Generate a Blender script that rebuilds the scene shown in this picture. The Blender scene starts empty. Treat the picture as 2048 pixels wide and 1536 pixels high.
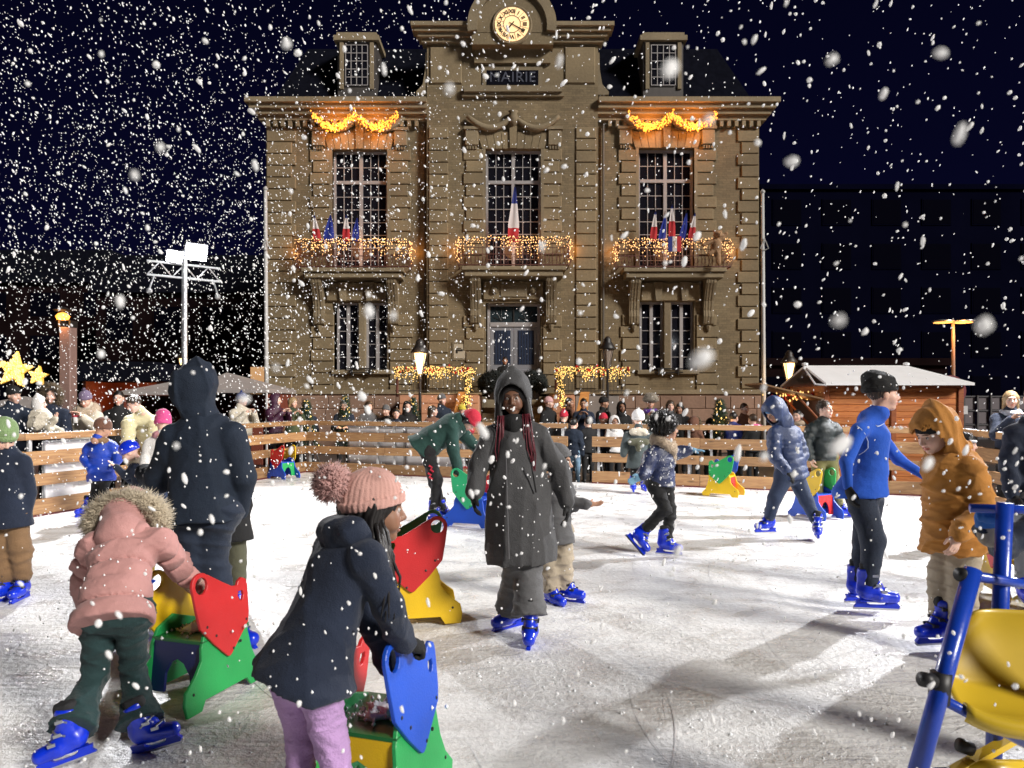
import bpy, math, random
import numpy as np
from mathutils import Vector, Matrix

random.seed(7)
RNG = np.random.default_rng(11)
SC = bpy.context.scene
COL = SC.collection
F_PX, CX, CY, CAM_Z = 1479.0, 1024.0, 800.0, 1.6

# ---------------------------------------------------------------- camera
cam_d = bpy.data.cameras.new('camera')
cam_d.sensor_width = 36.0
cam_d.lens = 26.0
cam_d.shift_y = 32.0 / 2048.0
cam_d.clip_start = 0.05
cam_d.clip_end = 600.0
cam_d.dof.use_dof = True
cam_d.dof.focus_distance = 6.5
cam_d.dof.aperture_fstop = 4.8
cam = bpy.data.objects.new('camera', cam_d)
cam.location = (0, 0, CAM_Z)
cam.rotation_euler = (math.radians(90), 0, 0)
COL.objects.link(cam)
SC.camera = cam

# ---------------------------------------------------------------- night sky
W = bpy.data.worlds.new('World')
SC.world = W
W.use_nodes = True
bg = W.node_tree.nodes['Background']
bg.inputs['Strength'].default_value = 1.0
_tc = W.node_tree.nodes.new('ShaderNodeTexCoord'); _sx = W.node_tree.nodes.new('ShaderNodeSeparateXYZ'); _cr = W.node_tree.nodes.new('ShaderNodeValToRGB')
W.node_tree.links.new(_tc.outputs['Generated'], _sx.inputs[0]); W.node_tree.links.new(_sx.outputs['Z'], _cr.inputs['Fac'])
_e = _cr.color_ramp.elements
_e[0].position = 0.0; _e[0].color = (.0048, .0026, .0110, 1)
_e[1].position = .75; _e[1].color = (.0006, .0007, .0040, 1)
_m = _e.new(.16); _m.color = (.0018, .0019, .0135, 1)
W.node_tree.links.new(_cr.outputs['Color'], bg.inputs['Color'])

# the flood light coming over the photographer's right shoulder
sun_d = bpy.data.lights.new('sun', 'SUN')
sun_d.energy = 4.3
sun_d.angle = math.radians(12.0)
sun_d.color = (1.0, 0.95, 0.88)
sun = bpy.data.objects.new('sun', sun_d)
_d = Vector((-0.72, 0.58, -0.50)).normalized()
sun.rotation_euler = _d.to_track_quat('-Z', 'Y').to_euler()
sun.location = (6, -6, 8)
COL.objects.link(sun)

SC.view_settings.view_transform = 'Standard'
SC.view_settings.look = 'None'
SC.view_settings.exposure = 0.12
SC.view_settings.gamma = 1.0
SC.render.engine = 'CYCLES'
SC.cycles.use_denoising = True
SC.cycles.max_bounces = 5
SC.cycles.diffuse_bounces = 3
SC.cycles.glossy_bounces = 2
SC.cycles.transmission_bounces = 3
SC.cycles.caustics_reflective = False
SC.cycles.caustics_refractive = False
SC.cycles.sample_clamp_indirect = 3.0

def P(u, v, Y):
    return Vector(((u - CX) / F_PX * Y, Y, CAM_Z + (CY - v) / F_PX * Y))

def ground_y(v):
    return CAM_Z * F_PX / (v - CY)

# ---------------------------------------------------------------- materials
MATS = {}
def mat(name, color=(.5, .5, .5), rough=.7, metal=0.0, var=0.0, vscale=8.0, bump=0.0, bscale=60.0,
        emit=0.0, ecol=None, attr=None, sheen=0.0, spec=None, bump2=0.0, b2scale=9.0, stretch=None, coat=0.0, objvar=0.0, clear=None):
    if name in MATS:
        return MATS[name]
    m = bpy.data.materials.new(name)
    m.use_nodes = True
    nt = m.node_tree
    b = nt.nodes['Principled BSDF']
    b.inputs['Base Color'].default_value = (*color, 1)
    b.inputs['Roughness'].default_value = rough
    b.inputs['Metallic'].default_value = metal
    if spec is not None: b.inputs['Specular IOR Level'].default_value = spec
    if sheen: b.inputs['Sheen Weight'].default_value = sheen; b.inputs['Sheen Roughness'].default_value = .4
    if coat: b.inputs['Coat Weight'].default_value = coat; b.inputs['Coat Roughness'].default_value = .15
    tc = nt.nodes.new('ShaderNodeTexCoord')
    vec = tc.outputs['Object']
    if stretch:
        mp = nt.nodes.new('ShaderNodeMapping'); mp.inputs['Scale'].default_value = stretch
        nt.links.new(vec, mp.inputs['Vector']); vec = mp.outputs['Vector']
    col = None
    if attr:
        at = nt.nodes.new('ShaderNodeAttribute'); at.attribute_name = attr; col = at.outputs['Color']
    if var or objvar:
        no = nt.nodes.new('ShaderNodeTexNoise'); no.inputs['Scale'].default_value = vscale; no.inputs['Detail'].default_value = 6
        nt.links.new(vec, no.inputs['Vector'])
        mr = nt.nodes.new('ShaderNodeMapRange')
        mr.inputs['From Min'].default_value = .3; mr.inputs['From Max'].default_value = .7
        mr.inputs['To Min'].default_value = 1 - var; mr.inputs['To Max'].default_value = 1 + var * .6
        nt.links.new(no.outputs['Fac'], mr.inputs['Value'])
        hs = nt.nodes.new('ShaderNodeHueSaturation')
        if col is None: hs.inputs['Color'].default_value = (*color, 1)
        else: nt.links.new(col, hs.inputs['Color'])
        val = mr.outputs['Result']
        if objvar:
            oi = nt.nodes.new('ShaderNodeObjectInfo')
            m2 = nt.nodes.new('ShaderNodeMapRange')
            m2.inputs['To Min'].default_value = 1 - objvar; m2.inputs['To Max'].default_value = 1 + objvar
            nt.links.new(oi.outputs['Random'], m2.inputs['Value'])
            mu = nt.nodes.new('ShaderNodeMath'); mu.operation = 'MULTIPLY'
            nt.links.new(val, mu.inputs[0]); nt.links.new(m2.outputs['Result'], mu.inputs[1]); val = mu.outputs[0]
        nt.links.new(val, hs.inputs['Value'])
        col = hs.outputs['Color']
    if col is not None: nt.links.new(col, b.inputs['Base Color'])
    if emit:
        b.inputs['Emission Color'].default_value = (*(ecol or color), 1)
        b.inputs['Emission Strength'].default_value = emit
    prev = None
    for amt, sc, det in ((bump2, b2scale, 3), (bump, bscale, 3)):
        if amt:
            n2 = nt.nodes.new('ShaderNodeTexNoise'); n2.inputs['Scale'].default_value = sc; n2.inputs['Detail'].default_value = det
            nt.links.new(vec, n2.inputs['Vector'])
            bp = nt.nodes.new('ShaderNodeBump'); bp.inputs['Strength'].default_value = amt; bp.inputs['Distance'].default_value = .02
            nt.links.new(n2.outputs['Fac'], bp.inputs['Height'])
            if prev: nt.links.new(prev, bp.inputs['Normal'])
            prev = bp.outputs['Normal']
    if prev: nt.links.new(prev, b.inputs['Normal'])
    MATS[name] = m
    return m

def wood_mat(name, c1, c2, scale=1.0, rough=.6):
    if name in MATS: return MATS[name]
    m = bpy.data.materials.new(name); m.use_nodes = True
    nt = m.node_tree; b = nt.nodes['Principled BSDF']; b.inputs['Roughness'].default_value = rough
    tc = nt.nodes.new('ShaderNodeTexCoord'); oi = nt.nodes.new('ShaderNodeObjectInfo')
    ad = nt.nodes.new('ShaderNodeVectorMath'); ad.operation = 'ADD'
    sc_ = nt.nodes.new('ShaderNodeVectorMath'); sc_.operation = 'SCALE'; sc_.inputs[0].default_value = (17, 5, 31)
    nt.links.new(oi.outputs['Random'], sc_.inputs['Scale'])
    nt.links.new(tc.outputs['Object'], ad.inputs[0]); nt.links.new(sc_.outputs[0], ad.inputs[1])
    mp = nt.nodes.new('ShaderNodeMapping'); mp.inputs['Scale'].default_value = (1.2 * scale, 14 * scale, 14 * scale)
    nt.links.new(ad.outputs[0], mp.inputs['Vector'])
    n = nt.nodes.new('ShaderNodeTexNoise'); n.inputs['Scale'].default_value = 1.6; n.inputs['Detail'].default_value = 6; n.inputs['Distortion'].default_value = 1.5
    nt.links.new(mp.outputs[0], n.inputs['Vector'])
    # knots
    mp2 = nt.nodes.new('ShaderNodeMapping'); mp2.inputs['Scale'].default_value = (1.6, 5, 5)
    nt.links.new(ad.outputs[0], mp2.inputs['Vector'])
    vo = nt.nodes.new('ShaderNodeTexVoronoi'); vo.inputs['Scale'].default_value = 1.1
    nt.links.new(mp2.outputs[0], vo.inputs['Vector'])
    kr = nt.nodes.new('ShaderNodeMapRange'); kr.inputs['From Min'].default_value = .05; kr.inputs['From Max'].default_value = .16
    kr.inputs['To Min'].default_value = .45; kr.inputs['To Max'].default_value = 1.0
    nt.links.new(vo.outputs['Distance'], kr.inputs['Value'])
    cr = nt.nodes.new('ShaderNodeValToRGB')
    cr.color_ramp.elements[0].position = .32; cr.color_ramp.elements[0].color = (*c2, 1)
    cr.color_ramp.elements[1].position = .62; cr.color_ramp.elements[1].color = (*c1, 1)
    nt.links.new(n.outputs['Fac'], cr.inputs['Fac'])
    m2 = nt.nodes.new('ShaderNodeMapRange'); m2.inputs['To Min'].default_value = .72; m2.inputs['To Max'].default_value = 1.2
    nt.links.new(oi.outputs['Random'], m2.inputs['Value'])
    mu = nt.nodes.new('ShaderNodeMath'); mu.operation = 'MULTIPLY'
    nt.links.new(m2.outputs[0], mu.inputs[0]); nt.links.new(kr.outputs[0], mu.inputs[1])
    hs = nt.nodes.new('ShaderNodeHueSaturation')
    nt.links.new(cr.outputs['Color'], hs.inputs['Color']); nt.links.new(mu.outputs[0], hs.inputs['Value'])
    nt.links.new(hs.outputs['Color'], b.inputs['Base Color'])
    bp = nt.nodes.new('ShaderNodeBump'); bp.inputs['Strength'].default_value = .35; bp.inputs['Distance'].default_value = .01
    nt.links.new(n.outputs['Fac'], bp.inputs['Height']); nt.links.new(bp.outputs[0], b.inputs['Normal'])
    MATS[name] = m
    return m

# ---------------------------------------------------------------- object helpers
def tag(o, label=None, cat=None, group=None, kind=None):
    if label: o['label'] = label
    if cat: o['category'] = cat
    if group: o['group'] = group
    if kind: o['kind'] = kind
    return o

def empty(name, loc=(0, 0, 0), rz=0.0, label=None, cat=None, group=None):
    o = bpy.data.objects.new(name, None)
    o.empty_display_size = .1
    o.location = loc; o.rotation_euler = (0, 0, rz)
    COL.objects.link(o)
    return tag(o, label, cat, group)

def link(name, mesh, m=None, parent=None, loc=None, objmat=False):
    o = bpy.data.objects.new(name, mesh)
    COL.objects.link(o)
    if parent is not None: o.parent = parent
    if loc is not None: o.location = loc
    if m is not None:
        if objmat:
            if not mesh.materials: mesh.materials.append(m)
            o.material_slots[0].link = 'OBJECT'
            o.material_slots[0].material = m
        elif not mesh.materials:
            mesh.materials.append(m)
    return o

def mesh_np(name, V, Q, smooth=True, color=None):
    """V (n,3), Q (m,4) or (m,3)"""
    V = np.asarray(V, dtype=np.float32); Q = np.asarray(Q, dtype=np.int32)
    me = bpy.data.meshes.new(name)
    n, k = Q.shape
    me.vertices.add(len(V)); me.vertices.foreach_set('co', V.ravel())
    me.loops.add(n * k); me.loops.foreach_set('vertex_index', Q.ravel())
    me.polygons.add(n)
    me.polygons.foreach_set('loop_start', np.arange(0, n * k, k, dtype=np.int32))
    me.polygons.foreach_set('loop_total', np.full(n, k, dtype=np.int32))
    if smooth: me.polygons.foreach_set('use_smooth', np.ones(n, dtype=bool))
    if color is not None:
        a = me.color_attributes.new('col', 'FLOAT_COLOR', 'POINT')
        c4 = np.ones((len(V), 4), dtype=np.float32); c4[:, :3] = color
        a.data.foreach_set('color', c4.ravel())
    me.update(); me.validate()
    return me

class MB:
    """collects boxes, prisms and tubes into one mesh"""
    def __init__(s): s.v = []; s.f = []
    def add(s, vs, fs):
        n = len(s.v); s.v += [tuple(x) for x in vs]; s.f += [tuple(i + n for i in f) for f in fs]; return s
    def box(s, x0, x1, y0, y1, z0, z1):
        return s.add([(x0,y0,z0),(x1,y0,z0),(x1,y1,z0),(x0,y1,z0),(x0,y0,z1),(x1,y0,z1),(x1,y1,z1),(x0,y1,z1)],
                     [(0,3,2,1),(4,5,6,7),(0,1,5,4),(1,2,6,5),(2,3,7,6),(3,0,4,7)])
    def bbox(s, x0, x1, y0, y1, z0, z1, c=.01):
        """box with chamfered front (-y) edges"""
        return s.add([(x0,y0+c,z0),(x1,y0+c,z0),(x1,y1,z0),(x0,y1,z0),(x0,y0+c,z1),(x1,y0+c,z1),(x1,y1,z1),(x0,y1,z1),
                      (x0+c,y0,z0+c),(x1-c,y0,z0+c),(x1-c,y0,z1-c),(x0+c,y0,z1-c)],
                     [(0,3,2,1),(4,5,6,7),(1,2,6,5),(2,3,7,6),(3,0,4,7),(8,9,10,11),(0,1,9,8),(1,5,10,9),(5,4,11,10),(4,0,8,11)])
    def prism(s, pts, a0, a1, axis='y'):
        """pts 2-D outline (CCW seen from -y for axis y: (x,z))"""
        n = len(pts)
        def mk(p, a):
            return (p[0], a, p[1]) if axis == 'y' else ((a, p[0], p[1]) if axis == 'x' else (p[0], p[1], a))
        vs = [mk(p, a0) for p in pts] + [mk(p, a1) for p in pts]
        fs = [tuple(range(n)), tuple(range(2 * n - 1, n - 1, -1))]
        fs += [(i, (i + 1) % n + 0, (i + 1) % n + n, i + n)[::-1] for i in range(n)]
        return s.add(vs, fs)
    def tube(s, pts, r, n=8, caps=True):
        pts = [Vector(p) for p in pts]; rs = r if isinstance(r, (list, tuple)) else [r] * len(pts)
        vs = []; prev = None
        for i, p in enumerate(pts):
            t = (pts[min(i + 1, len(pts) - 1)] - pts[max(i - 1, 0)]).normalized()
            if prev is None:
                a = t.orthogonal().normalized()
            else:
                a = (prev - t * prev.dot(t))
                a = a.normalized() if a.length > 1e-6 else t.orthogonal().normalized()
            prev = a; b = t.cross(a)
            for k in range(n):
                an = 2 * math.pi * k / n
                vs.append(p + (a * math.cos(an) + b * math.sin(an)) * rs[i])
        fs = []
        for i in range(len(pts) - 1):
            for k in range(n):
                k2 = (k + 1) % n
                fs.append((i * n + k, i * n + k2, (i + 1) * n + k2, (i + 1) * n + k))
        if caps:
            fs.append(tuple(range(n))[::-1]); fs.append(tuple(range((len(pts) - 1) * n, len(pts) * n)))
        return s.add(vs, fs)
    def lathe(s, prof, c=(0, 0, 0), n=16):
        vs = []
        for r, z in prof:
            for k in range(n):
                an = 2 * math.pi * k / n
                vs.append((c[0] + r * math.cos(an), c[1] + r * math.sin(an), c[2] + z))
        fs = []
        for i in range(len(prof) - 1):
            for k in range(n):
                k2 = (k + 1) % n
                fs.append((i * n + k, i * n + k2, (i + 1) * n + k2, (i + 1) * n + k))
        fs.append(tuple(range(n))[::-1]); fs.append(tuple(range((len(prof) - 1) * n, len(prof) * n)))
        return s.add(vs, fs)
    def mesh(s, name, smooth=False):
        me = bpy.data.meshes.new(name); me.from_pydata(s.v, [], s.f)
        if smooth:
            me.polygons.foreach_set('use_smooth', [True] * len(me.polygons))
        me.update(); return me
    def build(s, name, m, parent=None, loc=None, smooth=False):
        return link(name, s.mesh(name, smooth), m, parent, loc)

# ---------------------------------------------------------------- implicit surface mesher
def smin(a, b, k):
    if k <= 1e-6: return np.minimum(a, b)
    h = np.maximum(k - np.abs(a - b), 0.0) / k
    return np.minimum(a, b) - h * h * k * .25

def _v(a): return np.array(tuple(a), dtype=np.float64)

def cone(a, b, ra, rb, flat=None, ff=1.0, k=.03, puff=None, wave=None):
    """tapered capsule; flat = unit vector along which it is squeezed by ff; puff=(length, height) quilting"""
    a = _v(a); b = _v(b); ba = b - a; L2 = max(ba @ ba, 1e-9); L = math.sqrt(L2)
    n = _v(flat) if flat is not None else None
    def f(p):
        q = p - a
        t = np.clip((q @ ba) / L2, 0, 1)
        q = q - t[..., None] * ba
        if n is not None:
            q = q + (q @ n)[..., None] * n * (ff - 1)
        d = np.sqrt((q * q).sum(-1))
        r = ra + (rb - ra) * t
        if puff:
            sn = np.abs(np.sin(math.pi * t * L / puff[0]))
            r = r + puff[1] * (sn ** .45 - .6) - puff[1] * .55 * np.exp(-(sn / .14) ** 2)
        return d - r
    R = max(ra, rb) + .02
    return (f, np.minimum(a, b) - R, np.maximum(a, b) + R, k)

def ell(c, r, M=None, k=.02):
    """ellipsoid; M 3x3 columns = local axes"""
    c = _v(c); r = np.array(r, dtype=float)
    M = np.eye(3) if M is None else np.array(M, dtype=float)
    def f(p):
        q = (p - c) @ M
        k0 = np.sqrt(((q / r) ** 2).sum(-1)); k1 = np.sqrt(((q / (r * r)) ** 2).sum(-1))
        return k0 * (k0 - 1) / np.maximum(k1, 1e-6)
    R = r.max() + .01
    return (f, c - R, c + R, k)

def plane(pt, nrm, k=.004):
    """half space: subtracting removes everything on the side nrm points to"""
    pt = _v(pt); nrm = _v(nrm); nrm = nrm / np.linalg.norm(nrm)
    return (lambda p: -((p - pt) @ nrm), np.full(3, -1e9), np.full(3, 1e9), k)

def sdf_mesh(adds, subs=(), vox=.012, mods=()):
    """surface nets over sparse blocks -> V, quads"""
    B = 8
    lo = np.min([a[1] for a in adds], axis=0) - .03
    hi = np.max([a[2] for a in adds], axis=0) + .03
    bs = B * vox
    nb = np.maximum(np.ceil((hi - lo) / bs).astype(int), 1)
    gi = np.stack(np.meshgrid(*[np.arange(n) for n in nb], indexing='ij'), -1).reshape(-1, 3)
    def ev(pts, clo, chi, pad):
        d = np.full(pts.shape[:2], 10.0)
        for f, l, h, k in adds:
            m = np.all((chi + pad + k > l) & (clo - pad - k < h), axis=1)
            if m.any():
                if m.all(): d = smin(d, f(pts), k)
                else: d[m] = smin(d[m], f(pts[m]), k)
        for f, l, h, k in subs:
            m = np.all((chi + pad + k > l) & (clo - pad - k < h), axis=1)
            if m.any():
                d[m] = -smin(-d[m], f(pts[m]), k)
        for g in mods: d = g(pts, d)
        return d
    cen = lo + (gi + .5) * bs
    dc = ev(cen[:, None, :], cen - bs / 2, cen + bs / 2, bs)[:, 0]
    gi = gi[np.abs(dc) < bs * 1.5]
    if len(gi) == 0: return np.zeros((0, 3)), np.zeros((0, 4), int)
    ar = np.arange(B + 1)
    off = np.stack(np.meshgrid(ar, ar, ar, indexing='ij'), -1).reshape(-1, 3)
    Vs = []; Ks = []; E = []
    N = nb * B + 4
    def key(ix): return (ix[..., 0].astype(np.int64) * N[1] + ix[..., 1]) * N[2] + ix[..., 2]
    corners = np.array([[i, j, k] for i in (0, 1) for j in (0, 1) for k in (0, 1)])
    edges = [(a, b) for a in range(8) for b in range(a + 1, 8) if np.abs(corners[a] - corners[b]).sum() == 1]
    for s in range(0, len(gi), 1500):
        g = gi[s:s + 1500]
        o = lo + g * bs
        pts = o[:, None, :] + off[None] * vox
        D = ev(pts, o, o + bs, vox * 2).reshape(-1, B + 1, B + 1, B + 1)
        neg = D < 0
        anyc = np.zeros((len(g), B, B, B), bool); allc = np.ones_like(anyc)
        for c in corners:
            sub = neg[:, c[0]:c[0] + B, c[1]:c[1] + B, c[2]:c[2] + B]
            anyc |= sub; allc &= sub
        act = np.argwhere(anyc & ~allc)
        if len(act) == 0: continue
        bi = act[:, 0]; ci = act[:, 1:]
        cv = np.stack([D[bi, ci[:, 0] + c[0], ci[:, 1] + c[1], ci[:, 2] + c[2]] for c in corners], 1)
        acc = np.zeros((len(act), 3)); cnt = np.zeros(len(act))
        for a, b in edges:
            va = cv[:, a]; vb = cv[:, b]; m = (va < 0) != (vb < 0)
            t = va[m] / (va[m] - vb[m])
            acc[m] += corners[a] + t[:, None] * (corners[b] - corners[a]); cnt[m] += 1
        gidx = g[bi] * B + ci
        Vs.append(lo + (gidx + acc / cnt[:, None]) * vox); Ks.append(key(gidx + 1))
        for ax in range(3):
            sl0 = [slice(0, B)] * 3; sl1 = [slice(0, B)] * 3; sl1[ax] = slice(1, B + 1)
            s0 = neg[(slice(None), *sl0)]; s1 = neg[(slice(None), *sl1)]
            e = np.argwhere(s0 != s1)
            if len(e) == 0: continue
            gg = g[e[:, 0]] * B + e[:, 1:]
            flip = s0[tuple(e.T)]
            u, w = (ax + 1) % 3, (ax + 2) % 3
            cs = []
            for du, dw in ((-1, -1), (0, -1), (0, 0), (-1, 0)):
                q = gg.copy(); q[:, u] += du; q[:, w] += dw; cs.append(key(q + 1))
            q4 = np.stack(cs, 1)
            q4[~flip] = q4[~flip][:, ::-1]
            E.append(q4)
    V = np.concatenate(Vs); K = np.concatenate(Ks); E = np.concatenate(E)
    o = np.argsort(K); Kso = K[o]
    pos = np.searchsorted(Kso, E); pos = np.clip(pos, 0, len(Kso) - 1)
    ok = (Kso[pos] == E).all(1)
    return V, o[pos[ok]]

def wrinkle(amp, freq, seed=0, axis=None, comp=2.5):
    """cloth creases: warped ridged waves, finer along axis"""
    r = np.random.default_rng(seed)
    K1 = r.normal(size=(3, 3)); K1 /= np.linalg.norm(K1, axis=1)[:, None]
    K2 = r.normal(size=(3, 3)); K2 /= np.linalg.norm(K2, axis=1)[:, None]
    ph = r.uniform(0, 6, 6)
    ax = _v(axis) / np.linalg.norm(_v(axis)) if axis is not None else None
    def g(p, d):
        near = np.abs(d) < .06
        if not near.any(): return d
        q = p[near] * freq
        if ax is not None: q = q + (q @ ax)[:, None] * ax * (comp - 1)
        s = 0
        for i in range(3):
            w = np.sin(q @ K2[i] * .45 + ph[i]) * 1.6
            s = s + (1 - np.abs(np.sin(q @ K1[i] * .8 + w + ph[i + 3]))) ** 2.5 * (1.0 if i else 1.3)
        w2 = np.sin(q @ K1[1] * 1.1 + ph[2]) * 1.3
        s = s + .55 * (1 - np.abs(np.sin(q @ K2[2] * 1.9 + w2 + ph[0]))) ** 2.2
        env = .60 + .40 * np.sin(p[near] @ K2[0] * freq * .22 + ph[1])
        out = d.copy(); out[near] = d[near] - amp * 1.25 * (s * env - .55)
        return out
    return g

def transform(V, M3, t):
    return V @ np.array(M3).T + np.array(t)
# ================================================================= PEOPLE
def nrm(a):
    a = _v(a); return a / max(np.linalg.norm(a), 1e-9)

def lerp(a, b, t): return _v(a) + (_v(b) - _v(a)) * t

_HEADS = {}
def head_template(vox, smile=False, shut=False):
    """face looks along +y, x to its own right... metres, adult, origin between the ears"""
    key = (round(vox, 4), smile, shut)
    if key in _HEADS: return _HEADS[key]
    A = [ell((0, -.018, .032), (.075, .096, .088), k=.02),
         ell((0, .030, -.030), (.057, .062, .082), k=.04),
         ell((0, .066, -.094), (.022, .022, .018), k=.03),
         ell((.036, .058, -.030), (.024, .026, .028), k=.03), ell((-.036, .058, -.030), (.024, .026, .028), k=.03),
         ell((0, .082, .034), (.050, .014, .012), k=.02),
         cone((0, .090, .016), (0, .112, -.022), .008, .012, k=.014),
         ell((.011, .098, -.030), (.009, .010, .007), k=.010), ell((-.011, .098, -.030), (.009, .010, .007), k=.010),
         ell((.078, -.006, -.004), (.009, .021, .032), k=.008), ell((-.078, -.006, -.004), (.009, .021, .032), k=.008),
         cone((0, -.018, -.05), (0, -.040, -.175), .052, .058, k=.03)]
    if smile:
        A += [ell((.040, .064, -.050), (.018, .018, .014), k=.02), ell((-.040, .064, -.050), (.018, .018, .014), k=.02)]
    S = [ell((.031, .103, .010), (.017, .020, .012), k=.012), ell((-.031, .103, .010), (.017, .020, .012), k=.012)]
    L = [ell((0, .092, -.054), (.023, .011, .006), k=.006), ell((0, .090, -.069), (.020, .011, .007), k=.006)]
    S2 = [ell((0, .104, -.061), (.024 if smile else .020, .016, .0045 if smile else .0022), k=.004)]
    if shut:
        L += [ell((.031, .080, .010), (.015, .013, .012), k=.004), ell((-.031, .080, .010), (.015, .013, .012), k=.004)]
    V, Q = sdf_mesh(A + L, S2 if False else [], vox, mods=[lambda p, d: _sub_then(p, d, S, L, S2, vox)])
    x, y, z = V[:, 0], V[:, 1], V[:, 2]
    c = np.ones((len(V), 3))
    lip = (np.abs(x) < .024) & (y > .078) & (np.abs(z + .0615) < .0135 - np.abs(x) * .25)
    c[lip] = (.86, .50, .48)
    brow = (np.abs(np.abs(x) - .031) < .019) & (y > .05) & (np.abs(z - .034 + (np.abs(x) - .03) ** 2 * 6) < .0052)
    c[brow] = (.30, .24, .20)
    cheek = np.exp(-(((np.abs(x) - .04) / .018) ** 2 + ((z + .03) / .018) ** 2)) * (y > .03)
    c *= 1 - cheek[:, None] * np.array([0, .13, .12])
    sock = np.exp(-(((np.abs(x) - .031) / .017) ** 2 + ((z - .010) / .011) ** 2)) * (y > .05)
    c *= 1 - sock[:, None] * .16
    nose_base = np.exp(-(((z + .03) / .006) ** 2 + (x / .014) ** 2)) * (y > .085)  # darker skin around the base of the nose
    c *= 1 - nose_base[:, None] * .25
    _HEADS[key] = (V, Q, c)
    return _HEADS[key]

def _sub_then(p, d, S, L, S2, vox):
    for f, l, h, k in S: d = -smin(-d, f(p), k)
    for f, l, h, k in L: d = smin(d, f(p), k)
    for f, l, h, k in S2: d = -smin(-d, f(p), k)
    return d

_HANDS = {}
def hand_template(kind='relaxed', vox=.0055, fat=1.0):
    """right hand: wrist at origin, fingers +x, thumb +y, back of the hand +z"""
    key = (kind, vox, fat)
    if key in _HANDS: return _HANDS[key]
    curl = {'relaxed': (18, 24, 20), 'grip': (62, 70, 45), 'open': (4, 8, 6), 'spread': (2, 10, 10)}[kind]
    sp = {'relaxed': .04, 'grip': .02, 'open': .10, 'spread': .24}[kind]
    A = [cone((-.03, 0, 0), (.02, 0, 0), .026 * fat, .027 * fat, flat=(0, 0, 1), ff=1.25, k=.02),
         ell((.045, 0, 0), (.046, .040, .0155 * fat), k=.02),
         ell((.035, .022, -.008), (.030, .018, .014), k=.02)]
    for i, (y, L) in enumerate(((.028, .070), (.0095, .078), (-.0095, .073), (-.028, .058))):
        p = np.array([.083 - abs(y) * .25, y, 0.0]); an = 0; az = (y / .028) * sp
        r = .0092 * fat
        for j, (f, cu) in enumerate(zip((.45, .30, .25), curl)):
            an += math.radians(cu)
            dr = np.array([math.cos(an) * math.cos(az), math.cos(an) * math.sin(az), -math.sin(an)])
            q = p + dr * L * f
            A.append(cone(p, q, r, r * .93, k=.004)); p = q; r *= .93
    t0 = np.array([.018, .026, -.006])
    d1, d2 = ((.72, .62, -.30), (.95, .15, -.30)) if kind != 'grip' else ((.70, .45, -.55), (.55, -.30, -.75))
    if kind == 'spread': d1, d2 = (.45, .88, -.1), (.6, .8, -.05)
    t1 = t0 + nrm(d1) * .042; t2 = t1 + nrm(d2) * .032
    A += [cone(t0, t1, .0125 * fat, .0108 * fat, k=.012), cone(t1, t2, .0108 * fat, .009 * fat, k=.005)]
    V, Q = sdf_mesh(A, [], vox)
    _HANDS[key] = (V, Q)
    return _HANDS[key]

_HMESH = {}
def place_hand(kind, fat, mirror, M, t, s, vox=.0055):
    V, Q = hand_template(kind, vox, fat)
    V = V.copy()
    if mirror: V[:, 1] *= -1; Q = Q[:, ::-1]
    return transform(V * s, M, t), Q

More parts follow.
